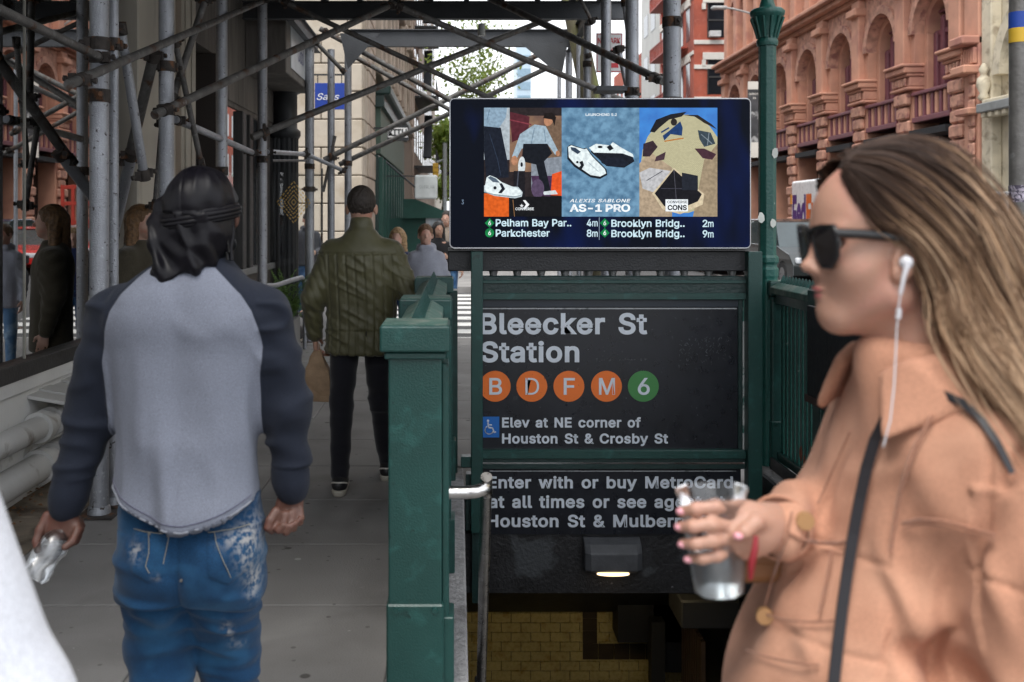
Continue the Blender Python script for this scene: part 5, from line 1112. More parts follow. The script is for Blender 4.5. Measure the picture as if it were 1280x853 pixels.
# ---------------------------------------------------------------- trees
LEAF = pbr('spring_leaves', (.16, .24, .045), rough=.6, var=.4, vs=.8, wear=((.09, .15, .03), 1.3, .5, .65))
_t = LEAF.node_tree; _b = _t.nodes['Principled BSDF']; _o = [n for n in _t.nodes if n.type == 'OUTPUT_MATERIAL'][0]
_tr = _t.nodes.new('ShaderNodeBsdfTranslucent'); _tr.inputs[0].default_value = (.5, .62, .16, 1); _ms = _t.nodes.new('ShaderNodeMixShader'); _ms.inputs[0].default_value = .5
_t.links.new(_b.outputs[0], _ms.inputs[1]); _t.links.new(_tr.outputs[0], _ms.inputs[2]); _t.links.new(_ms.outputs[0], _o.inputs[0])
def tree(name, label, x, y, h, cr, seed, leaves=2500, trunk_r=.18, dens=1.0, ls=.16, zlow=.35, group=None, mat=LEAF):
    q = random.Random(seed); t = thing(name, label, 'tree', (x, y, 0), group or 'trees along the street'); tb = MB(); tips = []
    def grow(p, d, L_, r, lv):
        pts = [p]; rs = [r]; c = Vector(p)
        for i in range(5): d = (d + Vector((q.uniform(-.14, .14), q.uniform(-.14, .14), q.uniform(-.04, .1)))).normalized(); c = c + d*L_/5; pts.append(c.copy()); rs.append(r*(1-.11*(i+1)))
        tb.path(pts, r, 7 if lv < 2 else 4, rs=rs)
        if lv >= 3: tips.append(c); return
        if lv >= 2: tips.append(pts[3])
        for j in range(3 if lv < 2 else 3):
            k = q.choice([2, 3, 4, 5] if lv else [4, 5, 5]); a = q.uniform(0, 2*PI); e = q.uniform(.5, 1.0)
            grow(pts[k], (d*.7+Vector((math.cos(a)*e, math.sin(a)*e, .25))).normalized(), L_*q.uniform(.55, .8)*(cr/h*1.6 if lv == 0 else 1), rs[k]*.6, lv+1)
    grow(Vector((x, y, -.1)), Vector((0, 0, 1)), h*zlow*1.25, trunk_r, 0)
    tb.build('trunk', BARK, t)
    n = leaves; T = np.array([tuple(p) for p in tips]); idx = np.random.RandomState(seed).randint(0, len(T), n); rs_ = np.random.RandomState(seed+1)
    C = T[idx] + rs_.normal(0, .42, (n, 3))*np.array([1, 1, .8])*cr*.28
    a = rs_.normal(0, 1, (n, 3)); a /= np.linalg.norm(a, axis=1)[:, None]; b2 = np.cross(a, rs_.normal(0, 1, (n, 3))); b2 /= np.linalg.norm(b2, axis=1)[:, None]; s_ = ls*rs_.uniform(.6, 1.3, (n, 1))
    V = np.stack([C-a*s_, C+b2*s_*.55, C+a*s_, C-b2*s_*.55], 1).reshape(-1, 3); F = np.arange(4*n).reshape(-1, 4)
    me = bpy.data.meshes.new('crown'); me.from_pydata((V-np.array([x, y, 0])).tolist(), [], F.tolist()); me.materials.append(mat); o = bpy.data.objects.new('crown', me); link(o, t)
    return t
tree('street_tree', 'mossy street tree trunk behind the parking sign and scaffold poles', 1.83, 12.6, 13, 3.2, 3, leaves=2500, trunk_r=.175, ls=.1, zlow=.5)
tree('street_tree', 'thin spring tree with sparse leaves seen against the sky left of the screen', 1.4, 46, 14.5, 3.6, 11, leaves=1500, trunk_r=.13, ls=.11, zlow=.42)
tree('street_tree', 'full light green tree at the far end of the pavement below the fire escape', -.7, 70, 15, 4.4, 21, leaves=11000, trunk_r=.22, ls=.2, zlow=.3)
for i, (x, y, h) in enumerate(((.8, 92, 9), (3.5, 120, 11), (-1.6, 105, 10), (7, 110, 9.5), (10.5, 130, 10.5))):
    tree('street_tree', ['green tree in the far distance straight down the street', 'hazy tree beyond the crossing, middle of the street end', 'distant tree at the left end of the street', 'distant tree behind the scaffold poles right of centre', 'furthest tree by the pale tower'][i], x, y, h, 3.6, 31+i, leaves=4500, trunk_r=.22, ls=.24, zlow=.34)
# ---------------------------------------------------------------- vehicles
def car(name, label, cat, x, y, rot, paint, L_=4.6, W_=1.82, H_=1.5, suv=False, lights=False, group=None, taxi=False):
    t = thing(name, label, cat, (0, 0, 0), group or 'vehicles parked along the avenue')
    hz = .62 if not suv else .72
    low = [(-L_/2, .35), (-L_/2+.05, hz+.12), (-L_/2+.5, hz+.3), (-L_/2+1.0, hz+.36), (L_/2-1.35, hz+.34), (L_/2-.35, hz+.16), (L_/2-.02, hz-.1), (L_/2, .35), (L_/2-.15, .22), (-L_/2+.15, .22)]
    def arc(cx, r=.36): return [(cx+r*math.cos(a), .33+r*math.sin(a)) for a in np.linspace(-.25, PI+.25, 9)]
    prof = low[:8] + [(L_/2-.5, .22)] + [p for p in arc(L_/2-.85) if p[1] > .22] + [p for p in arc(-L_/2+.85) if p[1] > .22] + [(-L_/2+.2, .22)]
    def shell(prof, w0, w1, mat, nm, par, bev=.05):
        b = MB(); n = len(prof); vs = []
        for yy, k in ((-w0/2, 0), (-w1/2+.0, 1), (w1/2, 1), (w0/2, 0)): vs += [(yy, xx, z) for xx, z in prof]
        b.add([(a, c, d) for a, c, d in vs[:n]] + [(a, c, d) for a, c, d in vs[3*n:]], [tuple(range(n)), tuple(range(n, 2*n))[::-1]] + [(i, (i+1) % n, n+(i+1) % n, n+i) for i in range(n)])
        return b.build(nm, mat, par, bevel=bev, seg=3)
    body = shell(prof, W_, W_, paint, 'body', t, .06)
    zr = H_; cab = [(-L_/2+.45, hz+.27), (-L_/2+.95, zr-.12), (-L_/2+1.5, zr), (L_/2-2.3, zr), (L_/2-1.85, zr-.1), (L_/2-1.15, hz+.3)] if not suv else [(-L_/2+.15, hz+.25), (-L_/2+.35, zr-.1), (-L_/2+.8, zr), (L_/2-2.2, zr), (L_/2-1.9, zr-.08), (L_/2-1.2, hz+.3)]
    b = MB(); n = len(cab); vs = []
    for sgn in (-1, 1):
        for xx, z in cab: k = 1 - .16*((z-hz-.25)/(zr-hz-.25)); vs.append((sgn*W_/2*.97*k, xx, z))
    b.add(vs, [tuple(range(n)), tuple(range(n, 2*n))[::-1]] + [(i, (i+1) % n, n+(i+1) % n, n+i) for i in range(n)]); b.build('glasshouse', CARGLASS, t, bevel=.03, seg=2)
    k2 = .84; b = MB(); b.add([(s_*W_/2*.97*k2*1.01, xx, z) for s_ in (-1, 1) for xx, z in ((cab[1][0]+.1, zr-.06), (cab[2][0], zr+.012), (cab[3][0], zr+.012), (cab[4][0]-.05, zr-.06))], [(0, 1, 2, 3), (7, 6, 5, 4), (0, 1, 5, 4), (1, 2, 6, 5), (2, 3, 7, 6), (3, 0, 4, 7)]); b.build('roof', paint, t, bevel=.02)
    for s_ in (-1, 1):
        for xx in (.05, ):
            b = MB(); b.add([(s_*W_/2*.985, xx-.05, hz+.3), (s_*W_/2*.985, xx+.05, hz+.3), (s_*W_/2*.84, xx+.03, zr-.04), (s_*W_/2*.84, xx-.03, zr-.04)], [(0, 1, 2, 3)]); b.build('pillar', paint, t)
        MB().box(*sorted((s_*(W_/2+.0), s_*(W_/2+.2))), L_/2-1.55, L_/2-1.4, hz+.32, hz+.47).build('wing_mirror', paint, t, bevel=.03)
        for xx in (L_/2-.85, -L_/2+.85):
            w = MB().tube((s_*(W_/2-.22), xx, .33), (s_*(W_/2+.005), xx, .33), .325, n=24).build('wheel', RUBBER, t, bevel=.02)
            MB().tube((s_*(W_/2-.1), xx, .33), (s_*(W_/2+.012), xx, .33), .2, n=18).build('rim', pbr('alloy', (.35, .35, .36), rough=.3, metal=.8), w)
        hl = MB().boxc((s_*(W_/2-.3), L_/2-.1, hz), (.42, .16, .16)).build('headlight', emit('headlight_on', (1, .97, .9), 2.5) if lights else pbr('lamp_clear', (.6, .62, .65), rough=.1), t, bevel=.04, seg=2)
        MB().boxc((s_*(W_/2-.2), -L_/2+.05, hz+.12), (.3, .1, .16)).build('tail_light', pbr('tail_red', (.4, .01, .01), rough=.2), t, bevel=.02)
    MB().boxc((0, L_/2-.01, .5), (1.1, .06, .26)).build('grille', BLACKP, t, bevel=.02); MB().boxc((0, L_/2+.01, .36), (.52, .03, .12)).build('number_plate', WTRIM, t)
    if taxi: MB().boxc((0, -.1, H_+.1), (.7, .3, .16)).build('roof_sign', WTRIM, t, bevel=.03)
    t.location = (x, y, -.14); t.rotation_euler = (0, 0, rot); return t
NAVY = pbr('navy_car_paint', (.012, .03, .07), rough=.25, coat=.8, var=.05); REDC = pbr('red_car_paint', (.42, .015, .012), rough=.25, coat=.8, var=.05)
SILV = pbr('silver_car_paint', (.3, .32, .33), rough=.3, metal=.5, coat=.5, var=.05); BLKC = pbr('black_car_paint', (.012, .016, .016), rough=.2, coat=.8, var=.05); GRYG = pbr('green_grey_car', (.12, .16, .15), rough=.25, coat=.8, var=.05); YELC = pbr('taxi_yellow', (.55, .33, .02), rough=.3, coat=.6, var=.05)
RV = PI      # facing the camera
car('parked_car', 'dark navy car with lit headlights facing us behind the delivery truck', 'car', 11.35, 36.1, RV, NAVY, suv=True, H_=1.75, lights=True)
car('parked_car', 'silver car parked behind the navy car, glimpsed left of the lamp post', 'car', 11.4, 42.2, RV, SILV)
car('parked_car', 'yellow taxi far down the street, glimpsed beside the screen edge', 'taxi', 11.3, 48.5, RV, YELC, taxi=True)
car('parked_car', 'grey green car at the far kerb between the hair and the steel pole', 'car', 11.9, 22.2, RV, GRYG, suv=True, H_=1.75)
car('red_car', 'bright red hatchback reflected in the shop window, nearest the corner of the glass', 'car', 8.9, 34.0, RV, REDC, L_=4.1, H_=1.5)
car('red_car', 'red hatchback with white stripe reflected in the window beside another red one', 'car', 9.0, 39.5, RV, REDC, L_=4.1, H_=1.5)
car('black_car', 'black car reflected low in the shop window next to the red ones', 'car', 9.2, 27.6, RV, BLKC, suv=True, H_=1.75)
car('silver_car', 'silver car reflected at the far left of the shop window', 'car', 9.3, 21.5, RV, SILV, H_=1.5)
# red rack trailer
rk2 = thing('red_rack', 'tall red steel rack standing behind the red cars in the reflection', 'rack', (10.4, 39, 0))
RED2 = pbr('rack_red', (.4, .04, .025), rough=.5)
for k in range(6): MB().boxc((9.7+.45*k, 44, 2.0), (.14, .1, 2.2)).build('upright', RED2, rk2, bevel=.01)
for z in (1.0, 1.5, 2.3, 3.0): MB().boxc((10.8, 44, z), (2.4, .08, .16)).build('crossbar', RED2, rk2, bevel=.01)
MB().boxc((10.8, 44, .55), (2.6, 1.6, .4)).build('trailer_bed', RED2, rk2, bevel=.02)
for s_ in (-1, 1): MB().tube((10.8+s_*1.15, 44, .2), (10.8+s_*1.35, 44, .2), .34, n=18).build('wheel', RUBBER, rk2)
# delivery truck
tr = thing('delivery_truck', 'white parcel delivery step van with purple and orange letters on its side', 'truck', (11.7, 29.5, -.14))
X0, X1 = 10.62, 12.75; YR, YF = 32.6, 26.2
H0, H1 = .45, 2.82
MB().box(X0, X1, 28.2, YR, H0-.1, H1).build('cargo_box', WHITEP, tr, bevel=.08, seg=3)
pr = [(28.2, H0-.1), (28.2, H1-.12), (27.6, H1-.16), (27.0, 1.75), (26.25, 1.45), (26.15, .9), (26.2, H0-.1)]
b = MB(); n = len(pr); b.add([(x, y, z) for x in (X0+.04, X1-.04) for y, z in pr], [tuple(range(n)), tuple(range(n, 2*n))[::-1]] + [(i, (i+1) % n, n+(i+1) % n, n+i) for i in range(n)]); b.build('cab', WHITEP, tr, bevel=.05, seg=2)
b = MB(); b.add([(X0+.15, 27.55, 2.55), (X1-.15, 27.55, 2.55), (X1-.15, 26.98, 1.8), (X0+.15, 26.98, 1.8)], [(0, 1, 2, 3)]); o = b.build('windscreen', CARGLASS, tr); o.location = (0, -.03, .03)
MB().box(X0+.025, X0+.035, 27.35, 28.05, 1.5, 2.5).build('side_window', CARGLASS, tr)
for yy in (31.6, 27.3):
    for xx in (X0, X1):
        s_ = 1 if xx == X0 else -1
        MB().tube((xx-s_*.008, yy, .28), (xx-s_*.012, yy, .28), .55, n=24).build('wheel_arch', BLACKP, tr)
        w = MB().tube((xx-s_*.02+0, yy, .26), (xx+s_*.25, yy, .26), .4, n=24).build('wheel', RUBBER, tr); MB().tube((xx-s_*.03, yy, .26), (xx+s_*.05, yy, .26), .22, n=18).build('rim', pbr('alloy', (.35, .35, .36)), w)
MB().box(X0-.03, X0-.002, 28.3, YR-.05, 1.12, 1.2).build('rub_rail', pbr('rail_grey', (.5, .5, .52), rough=.4), tr, bevel=.01)
MB().box(X0-.02, X1+.02, YR-.02, YR+.12, .25, .4).build('rear_bumper', BLACKP, tr, bevel=.02); MB().box(X0-.012, X0-.002, 30.02, 30.06, .4, H1-.08).build('panel_seam', pbr('rail_grey', (.5, .5, .52)), tr)
MB().box(X0-.04, X0-.002, YR-.1, YR-.02, 2.1, 2.4).build('marker_lamp', pbr('amber', (.5, .2, .02)), tr)
PUR = pbr('logo_purple', (.07, .02, .16), rough=.4); ORG = pbr('logo_orange', (.6, .12, .01), rough=.4)
zb = P(0, 293, 31.4).z; zt_ = P(0, 243, 31.4).z
text('lettering', 'Fed', PUR, tr, (X0-.005, 32.45, zb), (0, -1, 0), UZ, 1.22, (zt_-zb), bold=.04, split=True, thick=.003); text('lettering', 'Ex', ORG, tr, (X0-.005, 31.18, zb), (0, -1, 0), UZ, 1.0, (zt_-zb), bold=.04, split=True, thick=.003)
vn = thing('white_van', 'white van with scribbles on its roof box, seen left of the steel pole', 'van', (11.9, 28, 0))
MB().box(12.3, 14.2, 25.2, 28.4, .3, 1.9).build('van_body', WHITEP, vn, bevel=.1, seg=2)
for i in range(3): MB().box(12.5+.55*i, 12.98+.55*i, 25.4, 27.8, 1.92, 2.3).build('roof_box', pbr('scribbled_box', (.5, .52, .55), rough=.5, var=.3, vs=3, wear=((.1, .12, .15), 7, .56, .62)), vn, bevel=.03)
for s_ in (12.3, 14.0):
    for yy in (26, 27.8): MB().tube((s_, yy, .2), (s_+.2, yy, .2), .34, n=18).build('wheel', RUBBER, vn)
MB().box(12.45, 14.05, 25.18, 25.199, 1.1, 1.7).build('rear_window', CARGLASS, vn)
# ---------------------------------------------------------------- smooth solids for bodies and clothes
f32 = np.float32
def smin(a, b, k):
    if k <= 0: return np.minimum(a, b)
    h = np.maximum(k - np.abs(a - b), 0) / k
    return np.minimum(a, b) - h*h*k*0.25
class Field:
    def __init__(s, lo, hi, h):
        s.lo = np.array(lo, float); s.h = h; s.n = np.ceil((np.array(hi)-s.lo)/h).astype(int)+1
        s.F = np.full(tuple(s.n), .3, f32); s.ax = [(s.lo[i]+h*np.arange(s.n[i])).astype(f32) for i in range(3)]
    def win(s, lo, hi, pad):
        a = np.clip(np.floor((np.array(lo)-pad-s.lo)/s.h).astype(int), 0, s.n-1); b = np.clip(np.ceil((np.array(hi)+pad-s.lo)/s.h).astype(int)+1, 1, s.n)
        sl = tuple(slice(a[i], max(b[i], a[i]+1)) for i in range(3))
        X = s.ax[0][sl[0]][:, None, None]; Y = s.ax[1][sl[1]][None, :, None]; Z = s.ax[2][sl[2]][None, None, :]
        return sl, X, Y, Z
    def put(s, sl, d, k, sub=False):
        if sub: s.F[sl] = -smin(-s.F[sl], d, k)
        else: s.F[sl] = smin(s.F[sl], d, k)
        return s
    def cone(s, a, b, ra, rb=None, k=.02, sub=False):
        rb = ra if rb is None else rb; a = np.array(a, float); b = np.array(b, float); R_ = max(ra, rb)
        sl, X, Y, Z = s.win(np.minimum(a, b)-R_, np.maximum(a, b)+R_, k+3*s.h)
        d = b-a; L2 = max(float(d@d), 1e-12); px_, py_, pz_ = X-f32(a[0]), Y-f32(a[1]), Z-f32(a[2])
        t = np.clip((px_*f32(d[0])+py_*f32(d[1])+pz_*f32(d[2]))/f32(L2), 0, 1)
        D_ = np.sqrt((px_-t*f32(d[0]))**2+(py_-t*f32(d[1]))**2+(pz_-t*f32(d[2]))**2) - (f32(ra)+t*f32(rb-ra))
        return s.put(sl, D_, k, sub)
    def ell(s, c, r, rot=(0, 0, 0), k=.02, sub=False):
        c = np.array(c, float); r = np.array(r, float); R_ = r.max(); sl, X, Y, Z = s.win(c-R_, c+R_, k+3*s.h)
        M = np.array(Euler(rot).to_matrix().transposed()).astype(f32); p = (X-f32(c[0]), Y-f32(c[1]), Z-f32(c[2]))
        q = [M[i, 0]*p[0]+M[i, 1]*p[1]+M[i, 2]*p[2] for i in range(3)]
        k0 = np.sqrt((q[0]/f32(r[0]))**2+(q[1]/f32(r[1]))**2+(q[2]/f32(r[2]))**2); k1 = np.sqrt((q[0]/f32(r[0]**2))**2+(q[1]/f32(r[1]**2))**2+(q[2]/f32(r[2]**2))**2)
        return s.put(sl, k0*(k0-1)/np.maximum(k1, 1e-6), k, sub)
    def loft(s, rows, k=.02, p=2.3, sub=False, rnd=.02):      # rows (z, cx, cy, rx, ry), z rising
        r = np.array(sorted(rows), float); z = r[:, 0]; lo = [(r[:, 1]-r[:, 3]).min(), (r[:, 2]-r[:, 4]).min(), z[0]]; hi = [(r[:, 1]+r[:, 3]).max(), (r[:, 2]+r[:, 4]).max(), z[-1]]
        sl, X, Y, Z = s.win(lo, hi, k+3*s.h); zz = s.ax[2][sl[2]]
        def sm(col):                                             # smooth interpolation through the rows
            m = np.gradient(r[:, col], z); i = np.clip(np.searchsorted(z, zz)-1, 0, len(z)-2); hh = z[i+1]-z[i]; t = np.clip((zz-z[i])/hh, 0, 1)
            return ((2*t**3-3*t**2+1)*r[i, col]+(t**3-2*t**2+t)*hh*m[i]+(-2*t**3+3*t**2)*r[i+1, col]+(t**3-t**2)*hh*m[i+1]).astype(f32)[None, None, :]
        cx, cy, rx, ry = sm(1), sm(2), sm(3), sm(4)
        q = (np.abs((X-cx)/rx)**f32(p)+np.abs((Y-cy)/ry)**f32(p))**f32(1/p)
        d = (q-1)*np.minimum(rx, ry)
        e = np.maximum(f32(z[0])-Z, Z-f32(z[-1])); d = -smin(-d, -(e+0*d), rnd)
        return s.put(sl, d, k, sub)
    def mesh(s):
        F = s.F.copy(); F[0] = F[-1] = .1; F[:, 0] = F[:, -1] = .1; F[:, :, 0] = F[:, :, -1] = .1
        S = F < 0; n = np.array(F.shape)-1
        c = np.zeros(tuple(n), np.uint8)
        for i in (0, 1):
            for j in (0, 1):
                for k in (0, 1): c += S[i:n[0]+i, j:n[1]+j, k:n[2]+k]
        act = np.argwhere((c > 0) & (c < 8)); ids = -np.ones(tuple(n), np.int32); ids[tuple(act.T)] = np.arange(len(act))
        acc = np.zeros((len(act), 3)); cnt = np.zeros(len(act))
        for axis in range(3):
            o1, o2 = [a for a in range(3) if a != axis]
            for u in (0, 1):
                for v in (0, 1):
                    off = np.zeros(3, int); off[o1] = u; off[o2] = v; A = act+off; Bp = A.copy(); Bp[:, axis] += 1
                    fa = F[tuple(A.T)]; fb = F[tuple(Bp.T)]; mk = (fa < 0) != (fb < 0); t = np.zeros(len(act)); t[mk] = fa[mk]/(fa[mk]-fb[mk])
                    p = off.astype(float)[None, :].repeat(len(act), 0); p[:, axis] += t; acc[mk] += p[mk]; cnt[mk] += 1
        V = (act+acc/cnt[:, None])*s.h+s.lo; fs = []
        for axis in range(3):
            o1, o2 = [(1, 2), (2, 0), (0, 1)][axis]
            sa = [slice(None)]*3; sb = [slice(None)]*3; sa[axis] = slice(0, -1); sb[axis] = slice(1, None)
            a = S[tuple(sa)]; b = S[tuple(sb)]; E_ = np.argwhere(a != b); E_ = E_[(E_[:, o1] > 0) & (E_[:, o2] > 0) & (E_[:, o1] < n[o1]) & (E_[:, o2] < n[o2])]
            fl = a[tuple(E_.T)]; q = []
            for (u, v) in ((-1, -1), (0, -1), (0, 0), (-1, 0)):
                G = E_.copy(); G[:, o1] += u; G[:, o2] += v; q.append(ids[tuple(G.T)])
            Q = np.stack(q, 1); Q[~fl] = Q[~fl][:, ::-1]; fs.append(Q[(Q >= 0).all(1)])
        return V, np.concatenate(fs)
def vnormals(V, F):
    nn = np.cross(V[F[:, 2]]-V[F[:, 0]], V[F[:, 3]]-V[F[:, 1]]); N = np.zeros_like(V)
    for i in range(4): np.add.at(N, F[:, i], nn)
    return N/np.maximum(np.linalg.norm(N, axis=1)[:, None], 1e-9)
def smooth_v(V, F, it=1, lam=.5):
    E_ = np.concatenate([F[:, [0, 1]], F[:, [1, 2]], F[:, [2, 3]], F[:, [3, 0]]]); n = len(V)
    deg = np.bincount(E_[:, 0], minlength=n)+np.bincount(E_[:, 1], minlength=n)
    for _ in range(it):
        A = np.zeros_like(V)
        for c in range(3): A[:, c] = np.bincount(E_[:, 0], V[E_[:, 1], c], n)+np.bincount(E_[:, 1], V[E_[:, 0], c], n)
        V = V*(1-lam)+lam*A/np.maximum(deg, 1)[:, None]
    return V
_perm = np.random.RandomState(77).rand(4096)
def vn(P_, sc=(1, 1, 1), seed=0):                 # value noise, -1..1
    p = P_*np.array(sc)+seed*17.3; i = np.floor(p).astype(int); f = p-i; f = f*f*(3-2*f); r = 0
    for dx in (0, 1):
        for dy in (0, 1):
            for dz in (0, 1):
                h = ((i[:, 0]+dx)*73856093 ^ (i[:, 1]+dy)*19349663 ^ (i[:, 2]+dz)*83492791) % 4096
                r = r+_perm[h]*np.where(dx, f[:, 0], 1-f[:, 0])*np.where(dy, f[:, 1], 1-f[:, 1])*np.where(dz, f[:, 2], 1-f[:, 2])
    return r*2-1
def ridge(P_, sc, seed=0, p=1.0): return np.exp(-(vn(P_, sc, seed)/(.6/math.sqrt(p)))**2)
def solid(name, field, mat, parent, disp=None, smooth=1, attrs=None, world=True, clean=False):
    V, F = field.mesh()
    if smooth: V = smooth_v(V, F, smooth)
    if disp is not None:
        N = vnormals(V, F); V = V+N*disp(V, N)[:, None]
    me = bpy.data.meshes.new(name); me.vertices.add(len(V)); off = np.array(wloc(parent)) if (world and parent is not None) else 0
    me.vertices.foreach_set('co', (V-off).ravel()); me.loops.add(F.size); me.polygons.add(len(F))
    me.loops.foreach_set('vertex_index', F.ravel().astype(np.int32)); me.polygons.foreach_set('loop_start', np.arange(0, F.size, 4, dtype=np.int32))
    me.polygons.foreach_set('loop_total', np.full(len(F), 4, np.int32)) if hasattr(me.polygons, 'foreach_set') and False else None
    me.update(calc_edges=True); me.validate()
    me.polygons.foreach_set('use_smooth', [True]*len(me.polygons))
    if attrs:
        for k_, fn in attrs.items(): at = me.attributes.new(k_, 'FLOAT', 'POINT'); at.data.foreach_set('value', np.asarray(fn(V), f32))
    me.materials.append(mat); o = bpy.data.objects.new(name, me); link(o, parent); return o

def cloth(name, col, rough=.85, var=.08, weave=900, wb=.25, sheen=.3, attr=None, col2=None, heather=None, stain=None, stretch=(1, 1, 1), fbump=.0, fs=30, fade=None):
    """woven or knitted cloth; attr > 0 shows col, attr < 0 shows col2"""
    if name in _M: return _M[name]
    m = bpy.data.materials.new(name); m.use_nodes = True; t = m.node_tree; N = t.nodes; L = t.links; b = N['Principled BSDF']
    b.inputs['Roughness'].default_value = rough; b.inputs['Sheen Weight'].default_value = sheen; b.inputs['Specular IOR Level'].default_value = .25
    g_ = N.new('ShaderNodeNewGeometry'); mp = N.new('ShaderNodeMapping'); mp.inputs['Scale'].default_value = stretch; L.new(g_.outputs['Position'], mp.inputs[0])
    def noise(s, d=3): n = N.new('ShaderNodeTexNoise'); n.inputs['Scale'].default_value = s; n.inputs['Detail'].default_value = d; L.new(mp.outputs[0], n.inputs['Vector']); return n.outputs[0]
    def mr(src, lo, hi, a=0, c=1): r = N.new('ShaderNodeMapRange'); r.inputs[1].default_value = lo; r.inputs[2].default_value = hi; r.inputs[3].default_value = a; r.inputs[4].default_value = c; L.new(src, r.inputs[0]); return r.outputs[0]
    def mix(f, a, c):
        x = N.new('ShaderNodeMix'); x.data_type = 'RGBA'; L.new(f, x.inputs[0])
        for k, v in ((6, a), (7, c)):
            if isinstance(v, tuple): x.inputs[k].default_value = (*v[:3], 1)
            else: L.new(v, x.inputs[k])
        return x.outputs[2]
    sc = lambda c, k: tuple(min(1, v*k) for v in c)
    cur = mix(mr(noise(6), .3, .7), sc(col, 1-var), sc(col, 1+var)); cur = mix(mr(noise(weave*.6, 1), .35, .65), cur, sc(col, .72 if heather is None else heather))
    if fade: cur = mix(mr(noise(fade[1], 4), fade[2], fade[3]), cur, fade[0])
    if col2 is not None:
        c2 = mix(mr(noise(weave*.5, 1), .35, .65), sc(col2, 1.15), sc(col2, .7)); at = N.new('ShaderNodeAttribute'); at.attribute_name = attr; cur = mix(mr(at.outputs['Fac'], -.0012, .0012), c2, cur)
    if stain:
        at = N.new('ShaderNodeAttribute'); at.attribute_name = 'stain'; ad = N.new('ShaderNodeMath'); ad.operation = 'MULTIPLY'; L.new(at.outputs['Fac'], ad.inputs[0]); L.new(mr(noise(stain[1], 5), .42, .6), ad.inputs[1]); cur = mix(ad.outputs[0], cur, stain[0])
    at3 = None
    L.new(cur, b.inputs['Base Color'])
    h = N.new('ShaderNodeMath'); h.operation = 'MULTIPLY_ADD'; L.new(noise(fs, 4), h.inputs[0]); h.inputs[1].default_value = fbump*8; L.new(noise(weave, 1), h.inputs[2])
    bp = N.new('ShaderNodeBump'); bp.inputs['Strength'].default_value = wb; bp.inputs['Distance'].default_value = .002; L.new(h.outputs[0], bp.inputs['Height']); L.new(bp.outputs[0], b.inputs['Normal'])
    _M[name] = m; return m
def skin(name, col, rough=.5):
    if name in _M: return _M[name]
    m = pbr(name, col, rough=rough, var=.08, vs=25, wear=(tuple(min(1, c*k) for c, k in zip(col, (1.08, .78, .75))), 18, .5, .75), bump=.12, bs=400)
    b = m.node_tree.nodes['Principled BSDF']; b.inputs['Subsurface Weight'].default_value = .12; b.inputs['Subsurface Radius'].default_value = (.5, .2, .1); b.inputs['Subsurface Scale'].default_value = .012; return m
def hand(F_, wrist, dirv, nrm, side, s=1.0, curl=.5, k=.006):
    """palm, four unequal bent fingers and a thumb leaving the side of the palm. dirv wrist to knuckles, nrm back of the hand, side toward the thumb"""
    w = np.array(wrist, float); d = np.array(dirv, float); d /= np.linalg.norm(d); n_ = np.array(nrm, float); n_ -= d*(n_@d); n_ /= np.linalg.norm(n_); t = np.cross(d, n_); t = t*side
    for u in (-.024, -.008, .008, .024): F_.cone(w+t*u*.55*s+d*.004*s, w+d*.085*s+t*u*1.15*s, .0145*s, .0125*s, k=.012)
    L_ = [.066, .078, .073, .056]; base = [.031, .0105, -.010, -.030]
    for i in range(4):
        p = w+d*.088*s+t*base[i]*s; dd = d.copy(); r = (.0095, .0098, .0093, .0082)[i]*s
        for j in range(3):
            c = curl*(.75 if j == 0 else 1.0)*(1+.08*i); dd = dd*math.cos(c)-n_*math.sin(c); n2 = n_*1.0; e = p+dd*L_[i]*(.45, .31, .24)[j]*s; F_.cone(p, e, r*(1-.08*j), r*(1-.08*(j+1)), k=k*.6); p = e
            dd = dd/np.linalg.norm(dd); n_l = n_ ; n_ = n_*math.cos(c)+d*0  if False else n_
    p = w+d*.028*s+t*.024*s; e = p+(d*.55+t*.75-n_*.35*s)*.042*s; F_.cone(p, e, .0135*s, .0115*s, k=.01); e2 = e+(d*.85+t*.15-n_*.4)*.034*s; F_.cone(e, e2, .011*s, .0085*s, k=.004)
